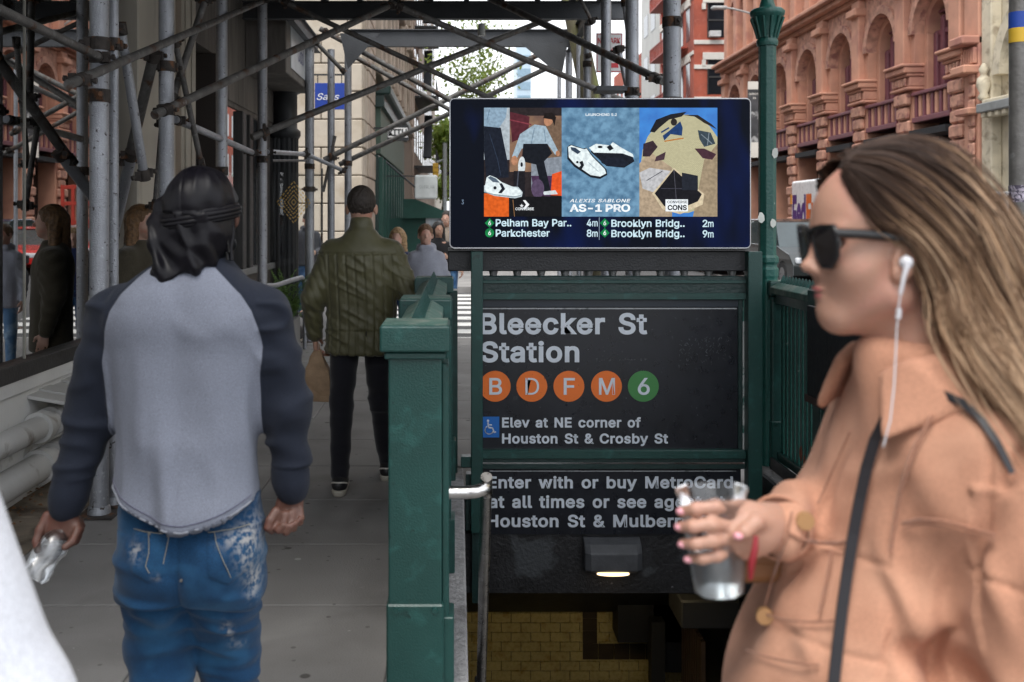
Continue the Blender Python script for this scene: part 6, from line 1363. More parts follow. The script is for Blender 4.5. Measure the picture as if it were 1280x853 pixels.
# ---------------------------------------------------------------- people
def _nz(v): v = np.array(v, float); return v/np.linalg.norm(v)
def figure(name_label, loc, heading, H=1.72, sk=(.5, .32, .24), top=None, topm=None, legm=None, shoem=None, hairm=None, hair='short', arms=None, legs=None, h=.011, width=1.0,
           hood=False, collar=False, tdisp=None, headtilt=(0, 0), cat='person', hem=.5, topk=1.0, hang=None, skinname='skin_light', group=None, headr=1.0, solesm=None, lean=0, sleeve=1.0, sl_attr=None, skirt=False):
    s = H/1.75
    root = thing('person', name_label, cat, loc, group or 'people on the pavement'); root.rotation_euler = (0, 0, heading)
    A = arms or {}; G = legs or {}
    v = lambda x, y, z: np.array([x*s, y*s, z*s])
    sh = {k: v(.158*width*k, -.005, 1.385) for k in (-1, 1)}
    el = {k: np.array(A.get(('e', k), (.23*k, -.03, 1.13)))*s for k in (-1, 1)}; wr = {k: np.array(A.get(('w', k), (.25*k, .03, .87)))*s for k in (-1, 1)}
    hp = {k: v(.09*k, 0, .92) for k in (-1, 1)}; kn = {k: np.array(G.get(('k', k), (.095*k, .02, .49)))*s for k in (-1, 1)}; an = {k: np.array(G.get(('a', k), (.095*k, 0, .09)))*s for k in (-1, 1)}
    hc = v(headtilt[0], .01+headtilt[1], 1.635)
    lo = np.array([-.5, -.42, -.02])*s; hi = np.array([.5, .5, 1.82])*s
    # bare body: head with face, neck, trunk, limbs, hands
    B_ = Field(lo, hi, h*.8)
    hr = headr*s
    B_.ell(hc+v(0, -.012, .015), (.077*hr, .094*hr, .094*hr), k=.03); B_.ell(hc+v(0, .035, -.05), (.055*hr, .055*hr, .068*hr), k=.03); B_.cone(hc+v(0, .085, .005), hc+v(0, .108, -.025), .009*hr, .013*hr, k=.012)
    B_.ell(hc+v(0, .062, -.095), (.022*hr, .02*hr, .016*hr), k=.02); B_.ell(hc+v(0, .085, -.058), (.024*hr, .012*hr, .009*hr), k=.01)
    for k in (-1, 1):
        B_.ell(hc+v(.083*k, -.012, -.02), (.012*hr, .018*hr, .032*hr), rot=(0, 0, -.3*k), k=.008); B_.ell(hc+v(.03*k, .092, .008), (.014*hr, .01*hr, .009*hr), k=.012, sub=True); B_.ell(hc+v(.03*k, .078, .008), (.012*hr, .011*hr, .011*hr), k=.004)
    B_.cone(hc+v(0, -.02, -.07), v(0, -.02, 1.43), .055*s, .062*s, k=.03)
    B_.loft([(z*s, 0, 0, rx*s, ry*s) for z, rx, ry in ((.88, .15, .1), (1.1, .13, .09), (1.3, .16, .1), (1.44, .13, .08))], k=.03)
    for k in (-1, 1):
        B_.cone(sh[k], el[k], .045*s, .035*s); B_.cone(el[k], wr[k], .036*s, .026*s); dh = wr[k]-el[k]
        hand(B_, wr[k], dh, A.get(('n', k), (k, 0, 0)), A.get(('t', k), 1 if k < 0 else -1), s=s, curl=A.get(('c', k), .45), k=.006)
        B_.cone(hp[k], kn[k], .07*s, .05*s); B_.cone(kn[k], an[k], .05*s, .035*s); B_.cone(an[k], an[k]+v(0, .12, -.05), .035*s, .03*s)
    solid('body', B_, skin(skinname, sk), root, world=False)
    # top
    T = Field(lo, hi, h); w_ = width
    T.loft([(z*s, 0, cy*s, rx*w_*s*topk, ry*s*topk) for z, cy, rx, ry in ((hem*1.75-.02, 0, .195, .135), (1.02, 0, .185, .128), (1.2, -.005, .19, .13), (1.32, -.01, .185, .13), (1.39, -.015, .165, .115), (1.45, -.02, .11, .09), (1.505, -.02, .07, .07))], k=.03)
    for k in (-1, 1):
        T.cone(sh[k]+v(0, 0, -.01), el[k], .066*s*sleeve, .056*s*sleeve, k=.06); T.cone(el[k], wr[k]+(el[k]-wr[k])*.04, .058*s*sleeve, .043*s*sleeve, k=.03)
    if collar: T.cone(v(0, -.02, 1.47), v(0, -.018, 1.53), .075*s, .066*s, k=.015)
    if hood: T.ell(v(0, -.06, 1.49), (.12*s, .08*s, .055*s), k=.03); T.cone(v(-.06, .05, 1.48), v(.06, .05, 1.48), .035*s, k=.03)
    if skirt: T.loft([(z*s, 0, 0, r*s, r*.8*s) for z, r in ((.55, .24), (.9, .2), (1.1, .17))], k=.05)
    def dflt(V, N):
        q = V/s; d = .006*ridge(q, (9, 9, 3.5), 3, 2)+.005*vn(q, (5, 5, 9), 5); arm = np.abs(q[:, 0]) > .2
        return d-.004+np.where(arm, .004*np.sin(q[:, 2]*70+4*vn(q, (12, 12, 5), 2)), 0)
    solid('jacket' if collar else 'top', T, topm, root, disp=(tdisp(s) if tdisp else dflt), world=False)
    # trousers
    if legm:
        L_ = Field(np.array([-.32, -.42, -.02])*s, np.array([.32, .42, 1.1])*s, h)
        L_.loft([(z*s, 0, 0, rx*s, ry*s) for z, rx, ry in ((.86, .165, .12), (.95, .165, .12), (1.04, .15, .11))], k=.03)
        for k in (-1, 1):
            L_.cone(hp[k], kn[k], .088*s, .067*s, k=.04); L_.cone(kn[k], an[k]+v(0, 0, .02), .067*s, .052*s, k=.03)
        solid('trousers', L_, legm, root, disp=lambda V, N: .006*ridge(V/s, (6, 6, 14), 8, 2)-.002+.004*vn(V/s, (8, 8, 12), 3), world=False)
    for k in (-1, 1):
        S_ = Field(an[k]-np.array([.08, .14, .11])*s, an[k]+np.array([.08, .26, .1])*s, h*.7); fy = np.array(G.get(('f', k), (0, 1, -.0)), float); fy /= np.linalg.norm(fy)
        a_ = an[k]+v(0, 0, -.035); S_.cone(a_-fy*.045*s, a_+fy*.1*s+v(0, 0, -.01), .04*s, .034*s, k=.02); S_.cone(a_+fy*.1*s, a_+fy*.165*s+v(0, 0, -.015), .036*s, .028*s, k=.02); S_.cone(a_-fy*.02*s, a_+v(0, 0, .05), .042*s, .044*s, k=.02)
        so_ = solid('shoe', S_, shoem or pbr('black_shoe', (.012, .012, .013), rough=.6), root, world=False, disp=lambda V, N: 0*V[:, 0])
        U = Field(an[k]-np.array([.09, .15, .12])*s, an[k]+np.array([.09, .28, .02])*s, h*.7); U.cone(a_-fy*.05*s+v(0, 0, -.03), a_+fy*.16*s+v(0, 0, -.035), .042*s, .036*s, k=.01); U.F[:, :, U.ax[2] > (a_[2]-.022*s)] = .05
        solid('sole', U, solesm or pbr('dark_sole', (.03, .03, .03), rough=.8), so_, world=False)
    # hair
    Hh = Field(hc-np.array([.16, .22, .45])*hr, hc+np.array([.16, .16, .16])*hr, h*.6)
    Hh.ell(hc+v(0, -.02, .026), (.0815*hr, .099*hr, .094*hr), k=.01)
    if hair in ('long', 'curly'):
        for k in (-1, 1): Hh.cone(hc+v(.06*k, -.03, .0), hc+v(.085*k, -.03, -.2), .045*hr, .035*hr, k=.03)
        Hh.cone(hc+v(0, -.06, 0), hc+v(0, -.08, -.22), .07*hr, .06*hr, k=.03)
    Hh.ell(hc+v(0, .085, -.035), (.062*hr, .075*hr, .09*hr), k=.01, sub=True)
    if hair == 'short': Hh.ell(hc+v(0, -.0, -.165), (.12*hr, .14*hr, .085*hr), k=.01, sub=True); [Hh.ell(hc+v(.085*k, .01, -.03), (.03*hr, .028*hr, .045*hr), k=.01, sub=True) for k in (-1, 1)]
    amp = {'short': .0045, 'long': .006, 'curly': .014, 'mop': .008}[hair]; fq = {'short': 90, 'long': 45, 'curly': 38, 'mop': 45}[hair]
    solid('hair', Hh, hairm, root, disp=lambda V, N: amp*ridge(V, (fq, fq, fq*.5 if hair != 'curly' else fq), 4, 1.5)-amp*.3, world=False, smooth=1)
    if arms and ('ex' in arms): pass
    return root
HAIR_D = pbr('dark_brown_hair', (.025, .018, .014), rough=.55, var=.5, vs=120, bump=.5, bs=300); HAIR_B = pbr('blonde_hair', (.42, .27, .14), rough=.5, var=.4, vs=60, bump=.6, bs=200); HAIR_M = pbr('mid_brown_hair', (.17, .09, .045), rough=.5, var=.4, vs=80, bump=.5, bs=250); HAIR_K = pbr('black_hair', (.008, .007, .007), rough=.4, var=.4, vs=60, bump=.5, bs=200)
DEN_L = cloth('light_blue_denim', (.12, .25, .45), weave=500, fade=((.3, .45, .62), 9, .5, .7)); DEN_D = cloth('black_denim', (.012, .012, .018), weave=700); DEN_M = cloth('mid_blue_denim', (.03, .1, .24), weave=500, fade=((.1, .22, .4), 9, .5, .7))

# the man in the quilted olive jacket, walking away
def quilt(s):
    def f(V, N):
        x, y, z = V[:, 0]/s, V[:, 1]/s, V[:, 2]/s; tor = np.abs(x) < .2
        u = x+.012*np.sin(z*5); ch = np.abs(np.sin(PI*(u+.026)/.052)); yoke = z > 1.36
        back = np.where(tor & ~yoke, .010*np.minimum(ch*2.2, 1)-.008, .000)
        q = np.stack([x*1.0-z*.55, y, z*.8+x*.45], 1); diag = .007*ridge(q, (7, 7, 24), 4, 4)*np.where(yoke, .3, 1); wr_ = .0012*np.sin(z*95+x*70+4*vn(V/s, (8, 8, 6), 9))*np.where(yoke, .2, 1)
        arm = np.where(~tor, .005*np.abs(np.sin(PI*(x+.4*z)/.045))-.002, 0)
        hemb = np.where((z < .925) & tor, -.004, 0); seam = np.where(np.abs(z-1.36) < .006, -.005, 0)
        return back+diag+wr_*np.where(tor, 1, .6)+arm+hemb+seam
    return f
OLIVE = pbr('olive_quilted_nylon', (.07, .066, .026), rough=.5, var=.12, vs=6, bump=.25, bs=180, sheen=.2)
om = figure('man seen from behind in an olive quilted jacket and dark trousers, holding a paper bag', (P(452, 0, 6.12).x, 6.12, 0), 0, H=1.80, sk=(.45, .26, .19), topm=OLIVE, legm=DEN_D, hairm=HAIR_D, hair='short', h=.0068, width=1.08, collar=True, tdisp=quilt, hem=.455, topk=1.0, sleeve=1.02,
    arms={('e', -1): (-.285, -.03, 1.10), ('w', -1): (-.275, .03, .885), ('n', -1): (-1, 0, 0), ('t', -1): 1, ('c', -1): .75, ('e', 1): (.29, -.05, 1.12), ('w', 1): (.27, .2, 1.13), ('n', 1): (1, 0, 0), ('c', 1): .5},
    legs={('k', -1): (-.115, -.02, .49), ('a', -1): (-.11, -.13, .095), ('k', 1): (.1, .1, .5), ('a', 1): (.135, .22, .09)}, shoem=pbr('black_trainer', (.012, .012, .014), rough=.5), solesm=pbr('cream_sole', (.5, .47, .4), rough=.7), skinname='skin_man')
for c_ in om.children:
    if c_.name.startswith('shoe'):
        co = [v.co for v in c_.data.vertices]; cx_ = sum(v.x for v in co)/len(co); cy_ = min(v.y for v in co); cz_ = sum(v.z for v in co)/len(co)
        b = MB(); b.path([Vector((cx_-.045, cy_+.05, cz_-.0)), Vector((cx_-.03, cy_+.012, cz_+.012)), Vector((cx_, cy_+.0, cz_+.014)), Vector((cx_+.03, cy_+.012, cz_+.012)), Vector((cx_+.045, cy_+.05, cz_))], .005, 6); o_ = b.build('stripe', WTRIM, None); o_.parent = c_
pbg = thing('paper_bag', 'crumpled brown paper bag hanging from the olive jacket man\'s left hand', 'bag', tuple(P(396, 500, 6.14)))
b = MB(); a = P(397, 436, 6.14); yy = 6.14; hh = .30; rq = random.Random(6); rows_ = []
for i in range(9):
    t_ = i/8; z = a.z-.01-hh*t_; w_ = .022+.052*min(1, t_*2.2); dd = .012+.042*min(1, t_*2.0); cx_ = a.x-.005+.012*t_
    rows_.append([(cx_+sx*w_+rq.uniform(-.006, .006), yy+sy*dd+rq.uniform(-.006, .006), z+rq.uniform(-.003, .003)) for sx, sy in ((-1, -1), (-.33, -1.1), (.33, -1), (1, -1), (1, 1), (.33, 1), (-.33, 1), (-1, 1))])
b.add([p for r_ in rows_ for p in r_], [(i*8+k, i*8+(k+1) % 8, (i+1)*8+(k+1) % 8, (i+1)*8+k) for i in range(8) for k in range(8)] + [tuple(range(64, 72)), tuple(range(8))]); b.build('bag_body', pbr('brown_paper', (.3, .2, .12), rough=.8, var=.15, vs=20, bump=.3, bs=40), pbg, bevel=.002)
b = MB(); b.path([a+Vector((-.015, 0, -.02)), a+Vector((-.01, 0, .025)), a+Vector((.01, 0, .03)), a+Vector((.016, 0, -.02))], .003, 6); b.build('bag_handle', pbr('brown_paper', (.3, .2, .12)), pbg)

# walkers in the distance
GREYH = cloth('pale_grey_hoodie', (.4, .42, .5), weave=300); NAVT = cloth('navy_knit', (.02, .035, .12), weave=300); BLKT = cloth('black_coat', (.012, .012, .015), weave=300); CHAR = cloth('charcoal_hoodie', (.05, .055, .07), weave=300)
figure('young man in a pale grey hoodie walking toward us, looking to his right', (P(533, 0, 10.6).x, 10.6, 0), PI+.1, H=1.55, sk=(.62, .38, .3), topm=GREYH, legm=DEN_L, hairm=HAIR_M, hair='mop', h=.012, hood=True, hem=.46, width=.98, topk=1.05, skinname='skin_pale', headr=1.05, headtilt=(.01, .0))
figure('curly blonde woman in a navy top half hidden behind the olive jacket', (P(497, 0, 11.6).x, 11.6, 0), PI-.2, H=1.5, sk=(.62, .4, .32), topm=NAVT, legm=DEN_M, hairm=HAIR_B, hair='curly', h=.014, skinname='skin_pale', headr=1.1)
pw = figure('woman with long black hair in a black coat looking at her phone', (P(548, 0, 14.2).x, 14.2, 0), PI+.25, H=1.58, sk=(.5, .3, .22), topm=BLKT, legm=DEN_D, hairm=HAIR_K, hair='long', h=.014, hem=.42, arms={('e', -1): (-.23, .0, 1.15), ('w', -1): (-.08, .25, 1.2), ('e', 1): (.24, 0, 1.12), ('w', 1): (.2, .12, .95)}, skinname='skin_mid')
figure('person in a beige top walking just behind the woman with black hair', (P(559, 0, 15.6).x, 15.6, 0), PI-.3, H=1.74, sk=(.55, .34, .26), topm=cloth('beige_top', (.4, .33, .27), weave=300), legm=DEN_M, hairm=HAIR_D, hair='short', h=.015, skinname='skin_light')
figure('person in a charcoal hoodie and blue jeans standing with bowed head by the black column', (P(384, 0, 17.0).x, 17.0, -.0), PI+.3, H=1.72, sk=(.45, .28, .2), topm=CHAR, legm=DEN_M, hairm=HAIR_D, hair='short', h=.016, hood=True, headtilt=(0, .07), arms={('e', -1): (-.24, .02, 1.12), ('w', -1): (-.1, .24, 1.08), ('e', 1): (.26, 0, 1.1), ('w', 1): (.26, .05, .86)}, skinname='skin_mid')
# woman waiting by the shop front; the window mirrors her
OLV = cloth('dark_olive_coat', (.07, .06, .04), weave=300)
figure('woman with long brown hair in a dark coat standing against the cream pilaster', (-2.2, 7.12, .0), -PI/2-.35, H=1.70, sk=(.5, .32, .24), topm=OLV, legm=DEN_M, hairm=pbr('golden_brown_hair', (.16, .085, .035), rough=.5, var=.5, vs=50, bump=.6, bs=160), hair='long', h=.011, hem=.42, topk=1.12, sleeve=1.2, skinname='skin_light', headr=1.05)
# the white coat at the left edge
figure('someone in a white shirt cut off by the left edge of the picture', (-.727, 1.02, 0), .15, H=1.73, sk=(.5, .32, .24), topm=cloth('white_shirt', (.72, .74, .8), weave=600, wb=.15), legm=DEN_M, hairm=HAIR_D, hair='short', h=.009, width=1.0, arms={('e', 1): (.262, .0, 1.1), ('w', 1): (.29, .03, .84), ('e', -1): (-.25, -.02, 1.12), ('w', -1): (-.26, .05, .86)}, skinname='skin_light', sleeve=1.15,
       tdisp=lambda s: (lambda V, N: .006*vn(V, (4, 4, 2.5), 3)))
# ---------------------------------------------------------------- man in the black durag, seen from behind
YM = 2.6
q_ = lambda x, y, d=0.0: np.array(P(x, y, YM)) + np.array([0, d, 0])        # d metres further away
mx = lambda x: (x-VPX)*YM/FPX
mz = lambda y: CAM_H-(y-VPY)*YM/FPX
mzb = lambda y: CAM_H-(y-VPY)*(YM-.15)/FPX          # the same sightings on the back of the figure
mxb = lambda x: (x-VPX)*(YM-.15)/FPX
dm = thing('person', 'man from behind in black durag, grey shirt with navy sleeves and paint stained jeans', 'person', (mx(240), YM, 0), 'people on the pavement')
CX = mx(237)
# torso, sleeves
HS = .0052
T = Field((mx(50), YM-.26, .74), (mx(405), YM+.26, 1.56), HS)
LS, LE, LW = q_(143, 392, .0), q_(110, 515, .03), q_(87, 632, -.03)
RS, RE, RW = q_(331, 390, .0), q_(358, 512, .02), q_(364, 618, .02)
def torso_f():
    t = Field(T.lo, T.lo+(T.n-1)*HS, HS)
    t.loft([(mz(672), mx(238), YM-.008, .189, .165), (mz(630), mx(237), YM-.006, .184, .152), (mz(600), mx(236), YM, .178, .138), (mz(520), mx(235), YM, .177, .125), (mz(440), mx(235), YM-.005, .186, .127), (mz(385), mx(236), YM-.01, .186, .128),
            (mz(358), mx(238), YM-.012, .16, .115), (mz(338), mx(242), YM-.01, .12, .095), (mz(324), mx(246), YM-.0, .085, .08), (mz(312), mx(248), YM, .064, .07)], k=.03, p=2.5, rnd=.008); return t
def arms_f():
    t = Field(T.lo, T.lo+(T.n-1)*HS, HS)
    t.cone(LS, LE, .068, .06, k=.06); t.cone(LE, LW, .06, .04, k=.03); t.cone(LW+(LE-LW)*.14, LW+(LE-LW)*.24, .049, .047, k=.03); t.cone(RS, RE, .068, .056, k=.06); t.cone(RE, RW, .056, .038, k=.03); t.cone(RW+(RE-RW)*.14, RW+(RE-RW)*.22, .045, .044, k=.03); return t
tf_, af_ = torso_f(), arms_f()
T.F = smin(tf_.F, af_.F, f32(.045))
def sample(Fd, V):
    g_ = (V-Fd.lo)/Fd.h; i = np.clip(np.round(g_).astype(int), 0, Fd.n-1); return Fd.F[i[:, 0], i[:, 1], i[:, 2]]
def tri(Fd, V):
    g_ = (V-Fd.lo)/Fd.h; i = np.clip(np.floor(g_).astype(int), 0, Fd.n-2); f = np.clip(g_-i, 0, 1); r = 0
    for a in (0, 1):
        for b_ in (0, 1):
            for c in (0, 1): r = r+Fd.F[i[:, 0]+a, i[:, 1]+b_, i[:, 2]+c]*np.where(a, f[:, 0], 1-f[:, 0])*np.where(b_, f[:, 1], 1-f[:, 1])*np.where(c, f[:, 2], 1-f[:, 2])
    return r
# curved hem: cut off below
Xg = T.ax[0][:, None, None]; Zg = T.ax[2][None, None, :]; Yg = T.ax[1][None, :, None]
hemz = mz(641)+.055*(np.abs(Xg-mx(250))/.19)**2+.02*(np.abs(Xg-mx(250))/.19)
body_zone = tf_.F < .03
T.F = np.where((af_.F > .004), np.maximum(T.F, f32(1)*(hemz-Zg)), T.F).astype(f32)
def seam(V):
    x = np.abs(V[:, 0]-mx(236)-.004); z = V[:, 2]; zz_ = [mz(y) for y in (470, 440, 410, 385, 365, 345, 330, 318)]; ww = [.203, .198, .189, .172, .146, .108, .076, .06]
    f = np.interp(z, zz_, ww); up_ = f-x; lo_ = tri(af_, V)-tri(tf_, V); t = np.clip((z-mz(455))/.05, 0, 1); return up_*t+lo_*(1-t)
def shirt_disp(V, N):
    x, y, z = V.T; gz = np.clip((mz(420)-z)/.25, 0, 1); back = np.clip(-N[:, 1], 0, 1); wa_ = np.clip((tri(tf_, V)-tri(af_, V))/.03+.5, 0, 1); wa_ = wa_*wa_*(3-2*wa_)
    warp = V+np.stack([.02*vn(V, (5, 5, 5), 1), 0*x, 0*x], 1)
    d = (.030*ridge(warp, (12, 5, 1.7), 3, 3)+.010*vn(warp, (20, 8, 3), 4))*gz*back-.006*gz+.005*ridge(np.stack([x+.5*z, y, z*.5-.4*x], 1), (9, 5, 9), 21, 4)*back
    # pulls from the shoulder blades
    d += .006*np.exp(-((x-mx(175))**2+(z-mz(400))**2)/.004)+.006*np.exp(-((x-mx(300))**2+(z-mz(400))**2)/.004)-.006*np.exp(-((x-mx(238))**2)/.0012)*np.clip((z-mz(600))/.3, 0, 1)*back
    arm = .009*ridge(V+.02*vn(V, (6, 6, 6), 5)[:, None], (8, 8, 17), 6, 4)+.0018*np.sin(z*75+x*30+3*vn(V, (7, 7, 7), 8))+.002*vn(V, (25, 25, 25), 3)-.002
    cuff = ((z < LW[2]+.075) & (x < mx(150))) | ((z < RW[2]+.07) & (x > mx(330))); arm = np.where(cuff, -.004, arm)
    sm_ = -.0022*np.exp(-(seam(V)/.004)**2)*(z > mz(520)); return arm*wa_+d*(1-wa_)+sm_
SHIRT = cloth('raglan_shirt_knit', (.225, .245, .305), weave=950, wb=.4, attr='seam', col2=(.011, .015, .027), heather=.6, var=.05, stretch=(1, 1, 1.6), sheen=.05)
shirt = solid('shirt', T, SHIRT, dm, disp=shirt_disp, attrs={'seam': seam}, smooth=2)
# hem stitching laid on the finished cloth
def on_cloth(o, x, z, lift=.002):
    A = o.get('_c')
    co = _cache.setdefault(o.name, np.array([v.co[:] for v in o.data.vertices])+np.array(wloc(o))); m_ = co[:, 1] < YM+.02; c_ = co[m_]
    d = (c_[:, 0]-x)**2+(c_[:, 2]-z)**2; k = np.argsort(d)[:6]; return Vector((x, c_[k, 1].min()-lift, z))
_cache = {}
def hempath(off, lift=.002):
    return [on_cloth(shirt, x, mz(641)+.055*(abs(x-mx(250))/.19)**2+.02*(abs(x-mx(250))/.19)+off, lift) for x in np.linspace(mx(150), mx(322), 60)]
MB().path(hempath(.004, .0015), .0026, 6).build('hem_edge', cloth('pale_hem', (.24, .255, .3), weave=600), shirt)
MB().path(hempath(.019, .0), .0013, 5).build('hem_stitch', cloth('grey_thread', (.1, .1, .16), weave=600), shirt)
nk = [Vector((mx(248)+.067*math.cos(t), YM+.0+.072*math.sin(t), mz(322))) for t in np.linspace(0, 2*PI, 30)]
MB().path(nk, .009, 8).build('neckband', cloth('navy_knit_band', (.022, .03, .055), weave=600), shirt)
# body
SK = (.11, .05, .035)
Bd = Field((mx(30), YM-.25, -.02), (mx(405), YM+.32, 1.75), .0065)
Bd.ell(q_(249, 262, .0), (.078, .098, .1), k=.03); Bd.ell(q_(254, 300, .035), (.058, .06, .07), k=.03); Bd.cone(q_(250, 290, .0), q_(248, 340, -.01), .056, .062, k=.03)
Bd.cone(q_(256, 270, .085), q_(257, 285, .112), .01, .014, k=.012); Bd.ell(q_(256, 312, .07), (.026, .016, .01), k=.01); Bd.ell(q_(256, 325, .06), (.022, .02, .017), k=.02)
for sx in (-1, 1): Bd.ell(q_(256+15*sx, 272, .095), (.014, .012, .01), k=.012, sub=True); Bd.ell(q_(256+15*sx, 272, .084), (.011, .011, .011), k=.003)
Bd.ell(q_(291, 271, .02), (.013, .02, .031), rot=(0, 0, .5), k=.008); Bd.ell(q_(208, 271, .0), (.01, .02, .03), k=.008)
Bd.loft([(mz(640), CX, YM, .15, .1), (mz(500), CX, YM, .15, .1), (mz(380), CX, YM, .16, .1), (mz(335), CX, YM, .1, .08)], k=.04)
Bd.cone(LS, LE, .05, .042); Bd.cone(LE, LW, .042, .029, k=.02); Bd.cone(RS, RE, .05, .042); Bd.cone(RE, RW, .042, .029, k=.02)
solidbody = Bd
# legs under the jeans
LH, LK, LA = q_(197, 700, .0), np.array([mx(199), YM+.03, .48]), np.array([mx(201), YM-.16, .1])
RH, RK, RA = q_(283, 700, .0), np.array([mx(277), YM+.07, .49]), np.array([mx(280), YM+.14, .09])
for a_, b_, c_ in ((LH, LK, LA), (RH, RK, RA)): Bd.cone(a_, b_, .07, .05); Bd.cone(b_, c_, .05, .035, k=.02)
solid('body', Bd, skin('skin_dark', SK), dm)
# hands as finer continuations of the arms
Hl = Field(LW-np.array([.1, .1, .17]), LW+np.array([.1, .1, .06]), .0034)
Hl.cone(LW+(LE-LW)*.15, LW+np.array([0, -.0, -.006]), .031, .027, k=.01)
w = LW+np.array([.0, -.004, -.012])
for u in (-.03, -.012, .006, .022): Hl.cone(w+np.array([u*.7, 0, .0]), w+np.array([u*1.1, -.006, -.05]), .0155, .014, k=.014)
def finger(F_, pts, r0, r1, k=.005):
    n = len(pts)-1
    for i in range(n): F_.cone(pts[i], pts[i+1], r0+(r1-r0)*i/n, r0+(r1-r0)*(i+1)/n, k=k)
px3 = lambda x, y, d: q_(x, y, d)
finger(Hl, [px3(66, 640, -.035), px3(60, 655, -.05), px3(58, 667, -.062), px3(61, 677, -.07)], .0125, .009)                      # thumb on the left of the bottle neck
finger(Hl, [px3(100, 646, -.03), px3(106, 656, -.05), px3(104, 666, -.072), px3(97, 671, -.085)], .0115, .0088)                  # index
finger(Hl, [px3(98, 646, -.02), px3(105, 658, -.03), px3(103, 669, -.045), px3(96, 672, -.062)], .0112, .0085)
finger(Hl, [px3(94, 646, .0), px3(102, 657, -.005), px3(101, 668, -.018), px3(95, 671, -.035)], .0105, .008)
finger(Hl, [px3(88, 645, .02), px3(97, 655, .018), px3(98, 665, .008), px3(94, 669, -.01)], .0095, .0075)
hl_ = solid('left_hand', Hl, skin('skin_dark', SK), dm); hl_['label'] = 'hand gripping the neck of the bottle'
Hr = Field(RW-np.array([.1, .1, .17]), RW+np.array([.1, .1, .06]), .0034)
Hr.cone(RW+(RE-RW)*.15, RW+np.array([0, 0, -.006]), .03, .026, k=.01); w = RW+np.array([-.004, 0, -.01])
for u in (-.026, -.009, .009, .024): Hr.cone(w+np.array([u*.7, 0, 0]), w+np.array([u*1.0-.006, -.004, -.042]), .0155, .0135, k=.013)
finger(Hr, [px3(347, 636, -.025), px3(341, 645, -.04), px3(339, 653, -.045), px3(343, 659, -.035)], .0125, .009)               # thumb
finger(Hr, [px3(350, 640, -.02), px3(346, 652, -.03), px3(352, 656, -.045), px3(358, 650, -.045)], .011, .0085)
finger(Hr, [px3(358, 642, -.01), px3(356, 655, -.022), px3(361, 659, -.04), px3(366, 652, -.042)], .0112, .0085)
finger(Hr, [px3(366, 641, .0), px3(366, 653, -.01), px3(369, 656, -.03), px3(372, 649, -.036)], .0108, .0082)
finger(Hr, [px3(374, 639, .01), px3(376, 648, .002), px3(376, 651, -.016), px3(377, 645, -.026)], .0095, .0075)
hr_ = solid('right_hand', Hr, skin('skin_dark', SK), dm); hr_['label'] = 'half closed empty hand'
# jeans
J = Field((mx(135), YM-.3, .02), (mx(345), YM+.32, .95), .0052)
J.loft([(mz(740), mx(241), YM-.0, .178, .135), (mz(700), mx(241), YM-.01, .184, .15), (mz(665), mx(241), YM-.01, .182, .145), (mz(630), mx(240), YM, .176, .128), (mz(612), mx(240), YM, .17, .12)], k=.03, p=2.4)
J.cone(q_(200, 735, .0), LK+np.array([0, 0, .02]), .094, .077, k=.045); J.cone(LK+np.array([0, 0, .02]), LA, .077, .064, k=.03); J.cone(q_(281, 735, .0), RK+np.array([0, 0, .02]), .094, .073, k=.045); J.cone(RK+np.array([0, 0, .02]), RA, .073, .062, k=.03)
J.cone(q_(196, 738, -.075), q_(212, 752, -.08), .03, .02, k=.04); J.ell(q_(205, 690, -.09), (.07, .05, .07), k=.05); J.ell(q_(280, 690, -.09), (.07, .05, .07), k=.05)
J.cone(q_(241, 700, -.16), q_(241, 760, -.13), .004, .012, k=.03, sub=True)
def poly_sd(x, z, pts):                     # signed distance to a convex polygon, inside > 0
    d = None; n = len(pts)
    for i in range(n):
        (xa, za), (xb, zb) = pts[i], pts[(i+1) % n]; L_ = math.hypot(xb-xa, zb-za); e = ((xb-xa)*(z-za)-(zb-za)*(x-xa))/L_; d = e if d is None else np.minimum(d, e)
    return d
pk1 = [(mxb(a), mzb(b)) for a, b in ((166, 716), (187, 728), (208, 716), (212, 668), (163, 664))]; pk2 = [(mxb(a), mzb(b)) for a, b in ((262, 720), (284, 733), (310, 716), (316, 664), (258, 668))]
def jean_disp(V, N):
    x, y, z = V.T; back = (N[:, 1] < 0)
    d = .008*ridge(np.stack([x*.6+z*.25, y*.6, z], 1), (6, 6, 17), 5, 4)*np.clip((mz(720)-z)/.08, 0, 1)
    d += .008*ridge(np.stack([x+.6*z, y, z], 1), (7, 7, 13), 12, 4)+.003*vn(V, (14, 14, 22), 2)
    for (cx_, cz_, sl, a_, wd) in ((mx(193), mz(733), -.05, .016, .009), (mx(200), mz(745), .1, -.014, .007), (mx(290), mz(775), -.3, .009, .010), (mx(275), mz(812), -.35, .007, .012), (mx(195), mz(805), .3, .005, .014), (mx(285), mz(748), -.1, -.01, .008)):
        e = z-cz_-sl*(x-cx_); d = d+a_*np.exp(-(e/wd)**2-((x-cx_)/.07)**2)*back
    for pk in (pk1, pk2):
        s_ = -poly_sd(x, z, pk) if poly_sd(np.array([(pk[0][0]+pk[2][0])/2]), np.array([(pk[0][1]+pk[3][1])/2]), pk)[0] < 0 else poly_sd(x, z, pk)
        d = d+np.where(back, .0045*np.clip(s_/.004, 0, 1)-.0012*np.exp(-((s_-.008)/.0025)**2), 0)
    d = d-.003*np.exp(-((z-mz(651))/.003)**2)-.004*np.exp(-((x-mx(242))/.004)**2)*(z > mz(760))*back
    return d-.003
